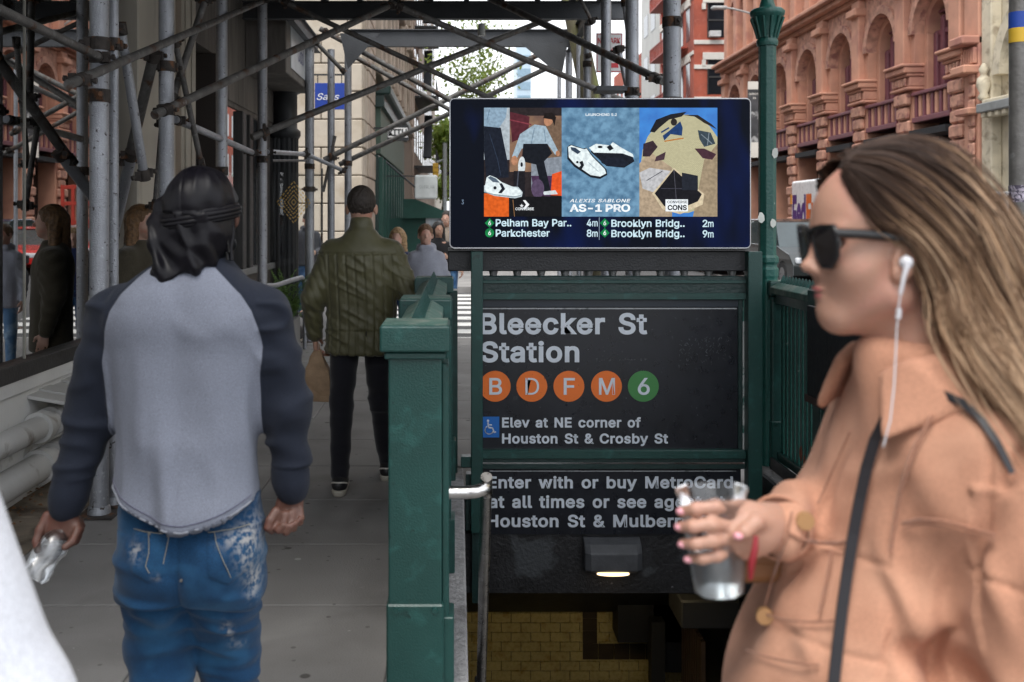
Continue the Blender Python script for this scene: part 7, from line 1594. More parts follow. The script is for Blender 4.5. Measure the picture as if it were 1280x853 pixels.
def stain(V):
    x, y, z = V.T; b = lambda a, c, r, g: np.exp(-(((x-mxb(a))/r)**2+((z-mzb(c))/g)**2)); s_ = b(306, 690, .022, .06)*1.0+b(290, 676, .03, .02)*.7+b(309, 740, .012, .035)*1.2+b(170, 690, .016, .02)*.8+b(275, 808, .012, .03)*.9+b(197, 720, .01, .008)*.5+b(284, 835, .02, .01)*.4; return np.clip(s_*.95, 0, 1)*(y < YM)
JEAN = cloth('stained_blue_jeans', (.008, .05, .125), weave=650, wb=.4, heather=.7, fade=((.022, .1, .21), 7, .48, .7), stain=((.33, .33, .33), 75), sheen=.1, var=.2)
jeans = solid('jeans', J, JEAN, dm, disp=jean_disp, attrs={'stain': stain}, smooth=1)
def surf_y(x, z, F_):                 # nearest back surface of a field at x, z
    i = int(round((x-F_.lo[0])/F_.h)); k = int(round((z-F_.lo[2])/F_.h)); col = F_.F[min(max(i, 0), F_.n[0]-1), :, min(max(k, 0), F_.n[2]-1)]; w_ = np.where(col < 0)[0]
    return F_.ax[1][w_[0]] if len(w_) else YM-.13
THR = cloth('pale_thread', (.3, .28, .22), weave=400)
for path_ in ([(185, 668), (187, 690), (184, 706), (190, 716)], [(211, 668), (208, 690), (205, 706)], [(266, 668), (276, 690), (285, 712), (289, 725)], [(163, 665), (212, 668)], [(258, 668), (316, 664)]):
    pts = []
    for (xa, ya), (xb, yb) in zip(path_[:-1], path_[1:]):
        for t_ in np.linspace(0, 1, 6, endpoint=False): x = mxb(xa+(xb-xa)*t_); z = mzb(ya+(yb-ya)*t_); pts.append(on_cloth(jeans, x, z, .0003))
    MB().path(pts, .0011, 4).build('stitching', THR, jeans)
for (x, y) in ((186, 668), (210, 670), (228, 724)): MB().lathe((0, 0, 0), [(.0, 0)], 3) if False else MB().tube(on_cloth(jeans, mxb(x), mzb(y), .003), on_cloth(jeans, mxb(x), mzb(y), -.003), .0035, n=8).build('rivet', STEEL_D, jeans)
for A_ in (LA, RA):
    Sf = Field(A_-np.array([.08, .14, .11]), A_+np.array([.08, .28, .08]), .008); a_ = A_+np.array([0, 0, -.04]); Sf.cone(a_+np.array([0, -.045, 0]), a_+np.array([0, .11, -.01]), .045, .037, k=.02); Sf.cone(a_+np.array([0, .11, -.01]), a_+np.array([0, .18, -.015]), .038, .03, k=.02); Sf.cone(a_, a_+np.array([0, -.01, .06]), .044, .046, k=.02)
    solid('shoe', Sf, pbr('tan_boot', (.2, .12, .06), rough=.7), dm)
# durag: cap, tied band, long flap, tails
DC = q_(251, 262, .0)
Dg = Field((mx(188), YM-.16, mz(352)), (mx(306), YM+.17, mz(200)), .0036)
Dg.ell(q_(251, 257, -.002), (.091, .112, .099), rot=(.0, .04, 0), k=.01)
Dg.F = np.maximum(Dg.F, (mz(272)+.18*(Dg.ax[0][:, None, None]-mx(250))*1.0+.12*(Dg.ax[1][None, :, None]-YM))-Dg.ax[2][None, None, :]).astype(f32)
# flap falling over the neck
fl_ = Field(Dg.lo, Dg.lo+(Dg.n-1)*Dg.h, Dg.h)
fl_.loft([(mz(350), mx(240), YM-.03, .066, .085), (mz(330), mx(243), YM-.02, .08, .09), (mz(305), mx(247), YM-.008, .091, .098), (mz(280), mx(248), YM-.002, .093, .103), (mz(262), mx(250), YM, .088, .104)], k=.01, p=2.2, rnd=.01)
hz = mz(347)+.0+.32*(fl_.ax[0][:, None, None]-mx(215)); fl_.F = np.maximum(fl_.F, hz-fl_.ax[2][None, None, :]); fl_.F = np.maximum(fl_.F, fl_.ax[1][None, :, None]-(YM+.025)).astype(f32)
Dg.F = smin(Dg.F, fl_.F, f32(.006))
Dg.cone(q_(205, 258, -.02), q_(207, 300, -.05), .018, .021, k=.02); Dg.cone(q_(207, 300, -.05), q_(214, 338, -.085), .021, .02, k=.02); Dg.cone(q_(214, 338, -.085), q_(226, 345, -.09), .016, .014, k=.03)
def durag_disp(V, N):
    x, y, z = V.T; cap = z > mz(266); back = y < YM
    th = np.arctan2(x-mx(250), -(y-YM)); up_ = .003*ridge(np.stack([th*.12, y*.3, z], 1), (20, 4, 14), 31, 4)+.002*np.sin(th*9+z*20+2.5*vn(V, (12, 12, 12), 3))*np.clip((mz(225)-z)/.05, 0, 1)
    seamd = -.0035*np.exp(-((x-mx(240)+.08*(z-mz(240)))/.0028)**2)*back
    u = (x-mx(225))*.9+(z-mz(275))*.75; fl = .015*ridge(np.stack([x+.35*(z-mz(300)), y*.3, z*.35], 1), (24, 8, 8), 5, 5)+.002*np.sin(u*100+3*vn(V, (14, 14, 14), 7))*np.clip((mz(270)-z)/.03, 0, 1)+.009*ridge(np.stack([x*.5-z*.6, y, z*.8+x*.3], 1), (14, 5, 14), 9, 5)
    return np.where(cap, up_+seamd+.002*vn(V, (20, 20, 20), 2), fl-.004)
SATIN = pbr('black_satin', (.004, .0035, .0055), rough=.42, var=.2, vs=20, spec=.2, sheen=.0, bump=.05, bs=60)
_sb = SATIN.node_tree.nodes['Principled BSDF']; _sb.inputs['Anisotropic'].default_value = .5
durag = solid('durag', Dg, SATIN, dm, disp=durag_disp, smooth=1)
def ringpts(r_, zoff, tilt=.18, n=36, ry=None):
    return [Vector((mx(251)+r_*math.cos(t), YM+(ry or r_*1.22)*math.sin(t), mz(268)+zoff+tilt*r_*math.cos(t)*.9+.1*r_*math.sin(t))) for t in np.linspace(0, 2*PI, n)]
for k, (dz, r_, rr2) in enumerate(((.0, .0935, .0085), (-.010, .094, .0075), (.009, .0925, .007), (-.018, .093, .005))):
    MB().path(ringpts(r_-.004*(k == 2), dz), rr2, 8).build('band_fold', SATIN, durag)
b = MB().path([Vector(tuple(q_(293, 283, -.02))), Vector(tuple(q_(294, 296, -.03))), Vector(tuple(q_(292, 310, -.035))), Vector(tuple(q_(294, 325, -.04)))], .006, 8); b.build('tail', SATIN, durag)
b = MB()
for k in range(14): c_ = q_(289+.3*k % 3, 292+2.4*k, -.05); b.lathe(tuple(c_), [(.0015, -.0024), (.004, 0), (.0015, .0024)], 8)
b.build('beaded_braid', HAIR_K, durag, kind='stuff')
# bottle
bo = thing('water_bottle', 'crushed clear plastic water bottle with dark cap hanging from the left hand', 'bottle', tuple(q_(75, 680, -.05)))
A0, B0 = Vector(tuple(q_(90, 652, -.035))), Vector(tuple(q_(60, 706, -.10))); ax = (B0-A0).normalized(); L_ = (B0-A0).length
PLAST = glass_pane('crumpled_clear_plastic', tint=(.93, .95, .97), refl=.10, rough=.3)
prof = [(.0, .014), (.018, .014), (.03, .024), (.045, .033), (.07, .036), (.085, .033), (.1, .035), (.115, .033), (.13, .034), (.15, .035), (.165, .03)]
qt = ax.to_track_quat('Z', 'Y'); vs = []; n = 28; rq = random.Random(3); sc_ = L_/.165
for i, (zz_, r_) in enumerate(prof):
    for k in range(n): t = 2*PI*k/n; w_ = 1+(.10*math.sin(3*t+i*1.3)+.025*rq.uniform(-1, 1))*(1 if i > 3 else 0); vs.append(A0+qt @ Vector((r_*w_*math.cos(t), r_*w_*math.sin(t), zz_*sc_)))
b = MB(); b.add(vs, [(j*n+k, j*n+(k+1) % n, (j+1)*n+(k+1) % n, (j+1)*n+k) for j in range(len(prof)-1) for k in range(n)], True); b.add(vs[-n:], [tuple(range(n))]); b.build('bottle_body', PLAST, bo)
MB().tube(A0-ax*.016, A0+ax*.004, .0155, n=18).build('cap', pbr('dark_green_cap', (.01, .05, .03), rough=.4), bo); MB().tube(A0-ax*.0175, A0-ax*.0161, .009, n=14).build('cap_mark', pbr('light_green_mark', (.2, .5, .22), rough=.5), bo)
# ---------------------------------------------------------------- woman crossing close to the camera, facing left
YW = 1.38
g_ = lambda x, y, d=0.0: np.array(P(x, y, YW)) + np.array([0, d, 0])
wx = lambda x: (x-VPX)*YW/FPX
wz = lambda y: CAM_H-(y-VPY)*YW/FPX
U = YW/FPX                                  # metres per photograph pixel at her distance
wo_ = thing('person', 'woman in a peach jacket and sunglasses walking left, close in front of the stair entrance', 'person', (wx(1150), YW, 0), 'people on the pavement')
SKW = (.48, .27, .195)
# head and neck
H_ = Field((wx(985), YW-.14, wz(500)), (wx(1235), YW+.14, wz(150)), .0029)
H_.ell(g_(1112, 268), (.092, .075, .088), k=.02); H_.ell(g_(1068, 318), (.052, .062, .085), k=.035); H_.ell(g_(1056, 270), (.026, .055, .04), k=.03)
H_.cone(g_(1029, 296), g_(1014, 330), .0095, .0088, k=.010); H_.ell(g_(1010.5, 333), (.0105, .0105, .0088), k=.005)
for s_ in (-1, 1): H_.ell(g_(1019, 338, .011*s_), (.008, .006, .006), k=.006); H_.ell(g_(1056, 332, .042*s_), (.026, .022, .024), k=.03); H_.cone(g_(1052, 389, .010*s_), g_(1098, 366, .048*s_), .017, .022, k=.03); H_.ell(g_(1038, 303, .032*s_), (.018, .017, .012), k=.012, sub=True); H_.ell(g_(1045, 303, .031*s_), (.0125, .012, .012), k=.003)
H_.ell(g_(1034, 287, .0), (.011, .05, .008), k=.014)
H_.ell(g_(1044, 354), (.019, .028, .026), k=.02); H_.ell(g_(1025, 360.5), (.0085, .019, .0045), k=.003); H_.ell(g_(1028, 370.5), (.0088, .017, .0058), k=.003); H_.ell(g_(1034, 379), (.012, .02, .004), k=.006, sub=True)
H_.ell(g_(1046, 390), (.015, .019, .015), k=.02); H_.cone(g_(1050, 394), g_(1085, 390), .018, .026, k=.03)
H_.cone(g_(1124, 370, 0), g_(1150, 475, 0), .046, .055, k=.03)
for s_ in (-1, 1):
    H_.ell(g_(1101, 322, .073*s_), (.016, .008, .03), rot=(0, .2, 0), k=.006); H_.ell(g_(1098, 324, .081*s_), (.008, .006, .016), rot=(0, .2, 0), k=.004, sub=True); H_.ell(g_(1094, 340, .075*s_), (.009, .007, .01), k=.006)
SKM = pbr('skin_fair', SKW, rough=.48, var=.05, vs=20, wear=((.6, .27, .22), 14, .5, .8), bump=.16, bs=330); _b2 = SKM.node_tree.nodes['Principled BSDF']; _b2.inputs['Subsurface Weight'].default_value = .15; _b2.inputs['Subsurface Radius'].default_value = (.6, .25, .12); _b2.inputs['Subsurface Scale'].default_value = .015
body = solid('body', H_, SKM, wo_, smooth=1)
lipm = pbr('lip_colour', (.42, .14, .13), rough=.4, var=.1, vs=60)
L1 = Field((wx(1014), YW-.03, wz(380)), (wx(1050), YW+.03, wz(350)), .0016); L1.ell(g_(1023.8, 361), (.0087, .0172, .0042), k=.001); L1.ell(g_(1026.8, 370), (.0089, .0155, .0052), k=.001); solid('lips', L1, lipm, body)
b = MB()
for s_ in (-1, 1):
    c_ = g_(1039, 303, .031*s_); b.lathe(tuple(c_), [(.001, -.011), (.008, -.008), (.0115, 0), (.008, .008), (.001, .011)], 14)
b.build('eyes', pbr('eye_white', (.6, .58, .55), rough=.2), body, kind='stuff')
for s_ in (-1, 1):
    MB().path([Vector(tuple(g_(1032, 287, .014*s_))), Vector(tuple(g_(1029, 283, .028*s_))), Vector(tuple(g_(1034, 284, .045*s_))), Vector(tuple(g_(1044, 288, .056*s_)))], .0022, 6).build('eyebrow', HAIR_D, body)
# far arm with the cup: forearm, wrist, hand
HW = g_(952, 652, -.02)
A1 = Field((wx(820), YW-.12, wz(725)), (wx(1075), YW+.14, wz(590)), .003)
A1.cone(g_(1040, 690, .06), HW, .036, .026, k=.01); A1.cone(g_(965, 655, -.01), g_(915, 650, -.035), .026, .03, k=.02); A1.ell(g_(918, 652, -.04), (.042, .016, .038), rot=(0, .1, 0), k=.02)
def fing(pts, r0, r1): finger(A1, [g_(*p) for p in pts], r0, r1, k=.006)
fing([(912, 626, -.045), (880, 617, -.062), (856, 620, -.062), (842, 628, -.045)], 0.0097, 0.0071)
fing([(908, 641, -.050), (874, 637, -.068), (852, 640, -.066), (840, 646, -.046)], 0.0097, 0.0071)
fing([(906, 657, -.050), (874, 657, -.068), (855, 661, -.066), (844, 666, -.046)], 0.0092, 0.0069)
fing([(908, 673, -.046), (882, 676, -.062), (864, 680, -.062), (851, 684, -.046)], 0.0082, 0.0060)
fing([(945, 640, -.045), (928, 636, -.062), (912, 645, -.072), (902, 650, -.068)], 0.0109, 0.0077)
arm = solid('arm', A1, SKM, wo_, smooth=2); arm['label'] = 'hand with pink nails round the cup'
NAIL = pbr('pink_nail', (.75, .35, .4), rough=.2, var=.05)
for (x, y, d, ry) in ((841, 626, -.050, .2), (839, 645, -.050, .2), (843, 666, -.05, .2), (850, 684, -.05, .2), (903, 648, -.0775, .1)):
    nf = MB(); c_ = g_(x, y, d); nf.v = []; pts = []
    nf.lathe(tuple(c_), [(.001, -.0045), (.0058, -.003), (.0066, 0), (.0055, .003), (.001, .0045)], 10); o_ = nf.build('nail', NAIL, arm)
# cup
cup = thing('plastic_cup', 'clear plastic cup with a little water held in the woman\'s outstretched hand', 'cup', tuple(g_(890, 732, -.03)))
c0, c1 = g_(893, 731, -.028), g_(884, 606, -.022); axv = Vector(tuple(c1-c0)); Lc = axv.length; qt = axv.to_track_quat('Z', 'Y')
def ringed(prof, n=32):
    b = MB(); vs = []
    for z, r in prof:
        for k in range(n): t = 2*PI*k/n; vs.append(Vector(tuple(c0))+qt @ Vector((r*math.cos(t), r*math.sin(t), z*Lc)))
    b.add(vs, [(j*n+k, j*n+(k+1) % n, (j+1)*n+(k+1) % n, (j+1)*n+k) for j in range(len(prof)-1) for k in range(n)], True); return b, vs, n
CUPM = glass_pane('cup_plastic', tint=(.9, .91, .93), refl=.05, rough=.22)
b, vs, n = ringed([(0, .029), (.02, .032), (.3, .036), (.6, .040), (.95, .0445), (.97, .047), (1, .047)]); b.add(vs[:n], [tuple(range(n))]); b.build('cup_wall', CUPM, cup)
b, vs, n = ringed([(.015, .0305), (.02, .0315), (.45, .0372)]); b.add(vs[:n], [tuple(range(n))]); b.add(vs[-n:], [tuple(range(n))]); b.build('water', glass_pane('cup_water', tint=(.7, .74, .76), refl=.22, rough=.3), cup)
b = MB(); rq = random.Random(1)
for k in range(4): b.boxc(Vector(tuple(c0))+qt @ Vector((rq.uniform(-.012, .012), rq.uniform(-.012, .012), (.2+.1*k)*Lc)), (.018, .018, .018), (rq.random(), rq.random(), rq.random()))
b.build('ice', glass_pane('ice', tint=(.85, .88, .9), refl=.18, rough=.25), cup, kind='stuff')
rc = thing('wrist_lanyard', 'dark red lanyard dangling from the woman\'s thumb over the cup', 'lanyard', tuple(g_(922, 690, -.08)))
MB().path([Vector(tuple(g_(924, 648, -.078))), Vector(tuple(g_(921, 662, -.084))), Vector(tuple(g_(917, 678, -.085))), Vector(tuple(g_(916, 697, -.083)))], .0042, 8, rs=[.003, .0045, .005, .003]).build('cord', pbr('dark_red_cord', (.25, .012, .02), rough=.5), rc)
# jacket
hJ = .0052
JK = Field((wx(870), YW-.30, .72), (wx(1400), YW+.36, wz(405)), hJ)
JK.loft([(.74, wx(1112), YW+.03, .2, .21), (wz(853), wx(1108), YW+.03, .192, .2), (wz(760), wx(1130), YW+.03, .168, .19), (wz(690), wx(1150), YW+.03, .148, .185), (wz(620), wx(1162), YW+.02, .128, .18), (wz(560), wx(1168), YW+.02, .115, .18),
         (wz(500), wx(1165), YW+.01, .098, .15), (wz(455), wx(1150), YW, .080, .095), (wz(425), wx(1142), YW, .068, .074)], k=.03, p=2.3)
JK.cone(g_(1185, 530, -.135), g_(1215, 690, -.19), .078, .086, k=.05); JK.cone(g_(1215, 690, -.19), g_(1180, 860, -.2), .088, .085, k=.03); JK.cone(g_(1180, 860, -.2), g_(1075, 930, -.14), .08, .06, k=.03)
JK.cone(g_(1170, 540, .17), g_(1110, 690, .2), .075, .066, k=.05); JK.cone(g_(1110, 690, .2), g_(1010, 672, .06), .06, .050, k=.03); JK.cone(g_(1010, 672, .06), g_(972, 658, -.005), .050, .040, k=.01)
JK.ell(g_(1098, 770, -.19), (.05, .075, .034), rot=(0, .6, 0), k=.02, sub=True)
# collar leaf
def leaf(F_, A_, B_, C_, D_, r, k=.008):
    for t_ in np.linspace(0, 1, 26): F_.cone(A_*(1-t_)+B_*t_, C_*(1-t_)+D_*t_, r, r*.8, k=k)
def jk_disp(V, N):
    x, y, z = V.T; near = y < YW; W_ = V+.02*np.stack([vn(V, (5, 5, 5), 3), vn(V, (5, 5, 5), 4), vn(V, (5, 5, 5), 6)], 1)
    d = .013*ridge(np.stack([W_[:, 0]-.35*W_[:, 2], W_[:, 1], W_[:, 2]*.35+.2*W_[:, 0]], 1), (8, 6, 6), 14, 5)+.005*vn(W_, (12, 12, 6), 8)
    slv = (x > wx(1125)) & (y < YW-.1) & (z < wz(560)); d = np.where(slv, .016*ridge(np.stack([W_[:, 0]+.3*W_[:, 2], W_[:, 1], W_[:, 2]*.6], 1), (8, 8, 7), 17, 5)+.004*vn(W_, (14, 14, 14), 5), d)
    e = wx(1122)+.10*np.clip(z-wz(640), 0, 1)*2.0; sm_ = -.006*np.exp(-((x-(wx(1132)+.12*(z-wz(600))))/.0035)**2)*near*(z < wz(500)) 
    yk = -.005*np.exp(-((z-(wz(655)-.18*(x-wx(1135))))/.003)**2)*near*(x > wx(1120))
    pk = -.004*np.exp(-((z-(wz(672)+.02*(x-wx(1040))))/.003)**2)*near*(x < wx(1068))*(x > wx(992))
    pk2 = -.004*np.exp(-((z-(wz(772)+.02*(x-wx(1040))))/.003)**2)*near*(x < wx(1055))*(x > wx(950))
    ah = np.interp(z, [wz(v) for v in (860, 780, 700, 640, 570, 510)], [wx(v) for v in (1118, 1112, 1112, 1122, 1142, 1180)])      # hollow where the sleeve meets the body
    d = d-.017*np.exp(-((x-ah)/.010)**2)*near*(z < wz(500))
    for (xa, ya, xb, yb, a_, w_) in ((1150, 560, 1128, 700, .010, .009), (1180, 600, 1165, 760, .012, .010), (1225, 620, 1200, 800, .011, .012), (1085, 560, 1040, 640, .007, .010), (1070, 600, 1075, 740, .008, .012), (1010, 700, 985, 800, .008, .012), (1130, 800, 1180, 765, .012, .009), (1140, 840, 1210, 800, .012, .010), (1040, 800, 1060, 700, -.007, .010), (1195, 700, 1180, 840, -.010, .010)):
        A_ = np.array([wx(xa), wz(ya)]); B_ = np.array([wx(xb), wz(yb)]); D_ = B_-A_; L_ = np.linalg.norm(D_); D_ /= L_; rx_, rz_ = x-A_[0], z-A_[1]; al = rx_*D_[0]+rz_*D_[1]; ac = rx_*-D_[1]+rz_*D_[0]+.012*np.sin(al*28)
        d = d+a_*np.exp(-(ac/w_)**2)*np.exp(-((al-L_/2)/(L_*.55))**4)*near
    return d-.006+sm_+yk+pk+pk2
PEACH = cloth('peach_twill', (.59, .3, .195), weave=900, wb=.7, heather=.8, var=.05, stretch=(.35, 1, 1), sheen=.1, fade=((.72, .4, .27), 8, .5, .75))
jk = solid('jacket', JK, PEACH, wo_, disp=jk_disp, smooth=2)
for s_ in (-1, 1):
    CL = Field((wx(1030), YW-.2, wz(545)), (wx(1215), YW+.2, wz(405)), .0042)
    leaf(CL, g_(1188, 424, .085*s_), g_(1105, 446, .098*s_), g_(1200, 462, .125*s_), g_(1132, 486, .148*s_), .0055, .006)
    leaf(CL, g_(1105, 444, .098*s_), g_(1078, 462, .075*s_), g_(1132, 486, .146*s_), g_(1062, 524, .11*s_), .0055, .006)
    solid('collar', CL, PEACH, jk, disp=lambda V, N: .0035*vn(V, (18, 18, 18), 5), smooth=2)
wco = np.array([v.co[:] for v in jk.data.vertices])+np.array(wloc(jk))
def on_jk(x, y, lift=.003):
    """front surface of the jacket seen near this sighting"""
    dirv = np.array([(x-VPX)/FPX, 1, -(y-VPY)/FPX]); rel = wco-np.array([0, 0, CAM_H]); t_ = rel[:, 1]; dd = (rel[:, 0]-dirv[0]*t_)**2+(rel[:, 2]-dirv[2]*t_)**2; k = np.where(dd < .012**2)[0]
    if not len(k): return Vector(tuple(g_(x, y, -.2)))
    yy = wco[k, 1].min()-lift; return Vector((dirv[0]*yy, yy, CAM_H+dirv[2]*yy))
for (x, y, r_) in ((1006, 651, .0115), (955, 770, .011)):
    c_ = on_jk(x, y, .002); MB().tube(c_+Vector((0.001, .004, 0)), c_+Vector((0, -.004, 0)), r_, n=20).build('button', pbr('amber_button', (.42, .23, .1), rough=.35), jk, bevel=.001)
sg1 = [(1175, 478), (1140, 500), (1105, 520)]
SEAM = cloth('peach_seam_shade', (.40, .19, .12), weave=420, wb=.6)  # seam tone darkened to stand in for groove shade finer than the mesh
def seamline(pts, r=.0016, mat=None, lift=.0008):
    q2 = []
    for (xa, ya), (xb, yb) in zip(pts[:-1], pts[1:]):
        for t_ in np.linspace(0, 1, 5, endpoint=False): q2.append(on_jk(xa+(xb-xa)*t_, ya+(yb-ya)*t_, lift))
    for _ in range(2): q2 = [q2[0]]+[(q2[k-1]+q2[k]*2+q2[k+1])/4 for k in range(1, len(q2)-1)]+[q2[-1]]
    MB().path(q2, r, 6).build('seam', mat or SEAM, jk)
seamline([(985, 666), (1000, 674), (1025, 679), (1050, 679), (1066, 676)], .0026); seamline([(990, 640), (986, 655), (985, 666)]); seamline([(953, 766), (975, 774), (1010, 778), (1050, 776)]); seamline([(985, 670), (968, 715), (953, 766)])
seamline([(1062, 540), (1040, 590), (1018, 640)]); seamline([(1040, 690), (1030, 740), (1022, 775)]); seamline([(1165, 520), (1142, 560), (1126, 610), (1117, 655), (1112, 700)], .0022)
seamline([(1128, 655), (1150, 649), (1180, 651), (1215, 661), (1250, 671)], .0022); seamline([(1128, 661), (1150, 655), (1180, 657), (1215, 667), (1250, 677)], .0012)
seamline([(932, 812), (960, 822), (1000, 830), (1030, 832)])
cu = MB(); ca, cb_ = Vector(tuple(g_(976, 659, .0))), Vector(tuple(g_(1010, 672, .06))); dv = (cb_-ca).normalized(); cu.tube(ca-dv*.012, ca+dv*.004, .043, .044, n=28); cu.build('cuff', PEACH, jk, bevel=.003, seg=2)
cu = MB(); cu.tube(ca-dv*.0125, ca-dv*.0105, .0395, n=28).build('cuff_inside', pbr('dark_cuff_inside', (.12, .05, .03), rough=.9), jk)
# strap
stp = thing('bag_strap', 'thin black bag strap crossing the woman\'s peach jacket', 'strap', tuple(g_(1060, 700, -.2)))
sp = [(1262, 590), (1248, 545), (1225, 512), (1200, 496), (1180, 488), (1150, 482), (1122, 492), (1100, 515), (1088, 545), (1080, 580), (1073, 620), (1064, 665), (1056, 710), (1050, 760), (1044, 810), (1040, 850), (1036, 890)]
pts = [on_jk(x, y, .004) for x, y in sp]
for _ in range(3): pts = [pts[0]]+[(pts[i-1]+pts[i]*2+pts[i+1])/4 for i in range(1, len(pts)-1)]+[pts[-1]]
pts = [p+Vector((0, -.004, 0)) for p in pts]
b = MB(); vs = []
for i, p in enumerate(pts):
    d = (pts[min(i+1, len(pts)-1)]-pts[max(i-1, 0)]).normalized(); sd = d.cross(Vector((0, 1, 0))).normalized(); w_ = .0035+.0035*min(1, i/7); vs += [p-sd*w_, p+sd*w_, p+sd*w_+Vector((0, -.003, 0)), p-sd*w_+Vector((0, -.003, 0))]
b.add(vs, [(i*4+a, i*4+(a+1) % 4, (i+1)*4+(a+1) % 4, (i+1)*4+a) for i in range(len(pts)-1) for a in range(4)]); b.build('strap', pbr('black_leather', (.01, .01, .014), rough=.5), stp)
# brown bag glimpsed below the cuff
bg = thing('brown_bag', 'small brown leather bag edge showing between the cup and the jacket', 'bag', tuple(g_(945, 735, .06)))
BR = pbr('brown_leather', (.23, .1, .04), rough=.5, var=.2, vs=20)
b = MB(); a0, a1 = g_(924, 742, .03), g_(992, 680, .09); b.box(a0[0], a1[0], a0[1], a1[1], a0[2], a1[2]); b.build('bag_body', BR, bg, bevel=.012, seg=3); b = MB(); b.box(a0[0]+.006, a1[0], a0[1]-.006, a0[1]-.0005, a0[2]+.03, a1[2]-.008); b.build('bag_flap', BR, bg, bevel=.004)
# trousers and shoes below the frame
TR = Field((wx(960), YW-.2, .04), (wx(1300), YW+.25, .85), .012)
for s_, kx, ax_ in ((-1, 1120, 1190), (1, 1100, 1060)): TR.cone((wx(1115), YW+.02+.09*s_, .84), (wx(kx), YW+.02+.09*s_, .48), .1, .08, k=.03); TR.cone((wx(kx), YW+.02+.09*s_, .48), (wx(ax_), YW+.02+.09*s_, .12), .08, .065, k=.03)
solid('trousers', TR, DEN_L, wo_)
for s_, ax_ in ((-1, 1190), (1, 1060)):
    Sf = Field((wx(ax_)-.22, YW+.02+.09*s_-.08, -.01), (wx(ax_)+.12, YW+.02+.09*s_+.08, .2), .009); Sf.cone((wx(ax_)+.04, YW+.02+.09*s_, .045), (wx(ax_)-.15, YW+.02+.09*s_, .035), .042, .032, k=.02); Sf.cone((wx(ax_), YW+.02+.09*s_, .06), (wx(ax_), YW+.02+.09*s_, .12), .042, .045, k=.02); solid('shoe', Sf, WTRIM, wo_)
# hair: scalp mass, then locks of strands
HM = Field((wx(1010), YW-.2, wz(620)), (wx(1420), YW+.22, wz(150)), .0062)
HM.ell(g_(1116, 258), (.092, .072, .088), k=.02); HM.ell(g_(1150, 300), (.08, .076, .094), k=.03)
HM.cone(g_(1160, 330), g_(1215, 450, .01), .068, .06, k=.04); HM.cone(g_(1215, 450, .01), g_(1262, 540, .01), .066, .03, k=.04); HM.cone(g_(1150, 330, .02), g_(1190, 470, .03), .075, .05, k=.04)
HM.ell(g_(1040, 330), (.066, .12, .125), k=.012, sub=True); HM.ell(g_(1092, 352), (.042, .12, .062), rot=(0, -.3, 0), k=.012, sub=True); HM.ell(g_(1018, 245), (.030, .09, .05), k=.01, sub=True)
solid('hair', HM, pbr('dark_hair_mass', (.02, .012, .009), rough=.8, var=.3, vs=60, stretch=(1, 1, 3)), wo_, disp=lambda V, N: .004*ridge(np.stack([V[:, 0]*.6+V[:, 2]*.2, V[:, 1], V[:, 2]*.3], 1), (50, 50, 20), 3, 2)-.004)
G = [[(1038, 226), (1050, 256), (1072, 284), (1104, 303), (1124, 345), (1134, 400), (1150, 455), (1172, 510), (1196, 560)],
     [(1040, 214), (1062, 236), (1095, 268), (1130, 305), (1160, 360), (1180, 420), (1204, 485), (1222, 545), (1240, 590)],
     [(1048, 200), (1085, 208), (1130, 240), (1172, 290), (1202, 350), (1228, 420), (1250, 490), (1268, 550), (1282, 590)],
     [(1066, 186), (1110, 184), (1158, 205), (1202, 255), (1236, 320), (1266, 390), (1290, 460), (1312, 520), (1335, 565)],
     [(1090, 176), (1135, 168), (1182, 184), (1226, 235), (1264, 300), (1302, 365), (1335, 425), (1370, 480), (1400, 520)]]
GD = [[.060, .070, .078, .085, .090, .11, .16, .215, .245], [.052, .066, .078, .086, .094, .125, .18, .235, .255], [.04, .058, .072, .084, .092, .115, .165, .21, .235], [.024, .038, .052, .066, .076, .085, .11, .13, .15], [.004, .008, .012, .018, .024, .034, .045, .055, .06]]
rq = np.random.RandomState(4); VV, FF, CC, RR = [], [], [], []; nb = 0
def cr(tab, u, t):                               # interpolate the guides across u (0..4) and along t (0..8)
    i = min(int(u), 3); fu = u-i; j = min(int(t), 7); ft = t-j; T_ = np.array(tab, float)
    def along(row):
        p0 = row[max(j-1, 0)]; p1 = row[j]; p2 = row[j+1]; p3 = row[min(j+2, 8)]; return .5*((2*p1)+(-p0+p2)*ft+(2*p0-5*p1+4*p2-p3)*ft*ft+(-p0+3*p1-3*p2+p3)*ft**3)
    return along(T_[i])*(1-fu)+along(T_[i+1])*fu
HAIRC = bpy.data.materials.new('streaked_hair'); HAIRC.use_nodes = True; t = HAIRC.node_tree; bb = t.nodes['Principled BSDF']; at = t.nodes.new('ShaderNodeAttribute'); at.attribute_name = 'tone'
cr_ = t.nodes.new('ShaderNodeValToRGB'); e = cr_.color_ramp.elements; e[0].position = 0; e[0].color = (.022, .013, .010, 1); e[1].position = 1; e[1].color = (.62, .43, .28, 1); n1 = e.new(.35); n1.color = (.075, .042, .028, 1); n2 = e.new(.7); n2.color = (.28, .17, .1, 1)
t.links.new(at.outputs['Fac'], cr_.inputs[0]); t.links.new(cr_.outputs[0], bb.inputs['Base Color']); bb.inputs['Roughness'].default_value = .5; bb.inputs['Specular IOR Level'].default_value = .22
NU, NV = 61, 121                                  # guides resampled once
LUT = np.array([[[cr([[a for a, _ in g] for g in G], uu, tt), cr([[b_ for _, b_ in g] for g in G], uu, tt), cr(GD, uu, tt)] for tt in np.linspace(0, 7.999, NV)] for uu in np.linspace(0, 3.999, NU)])
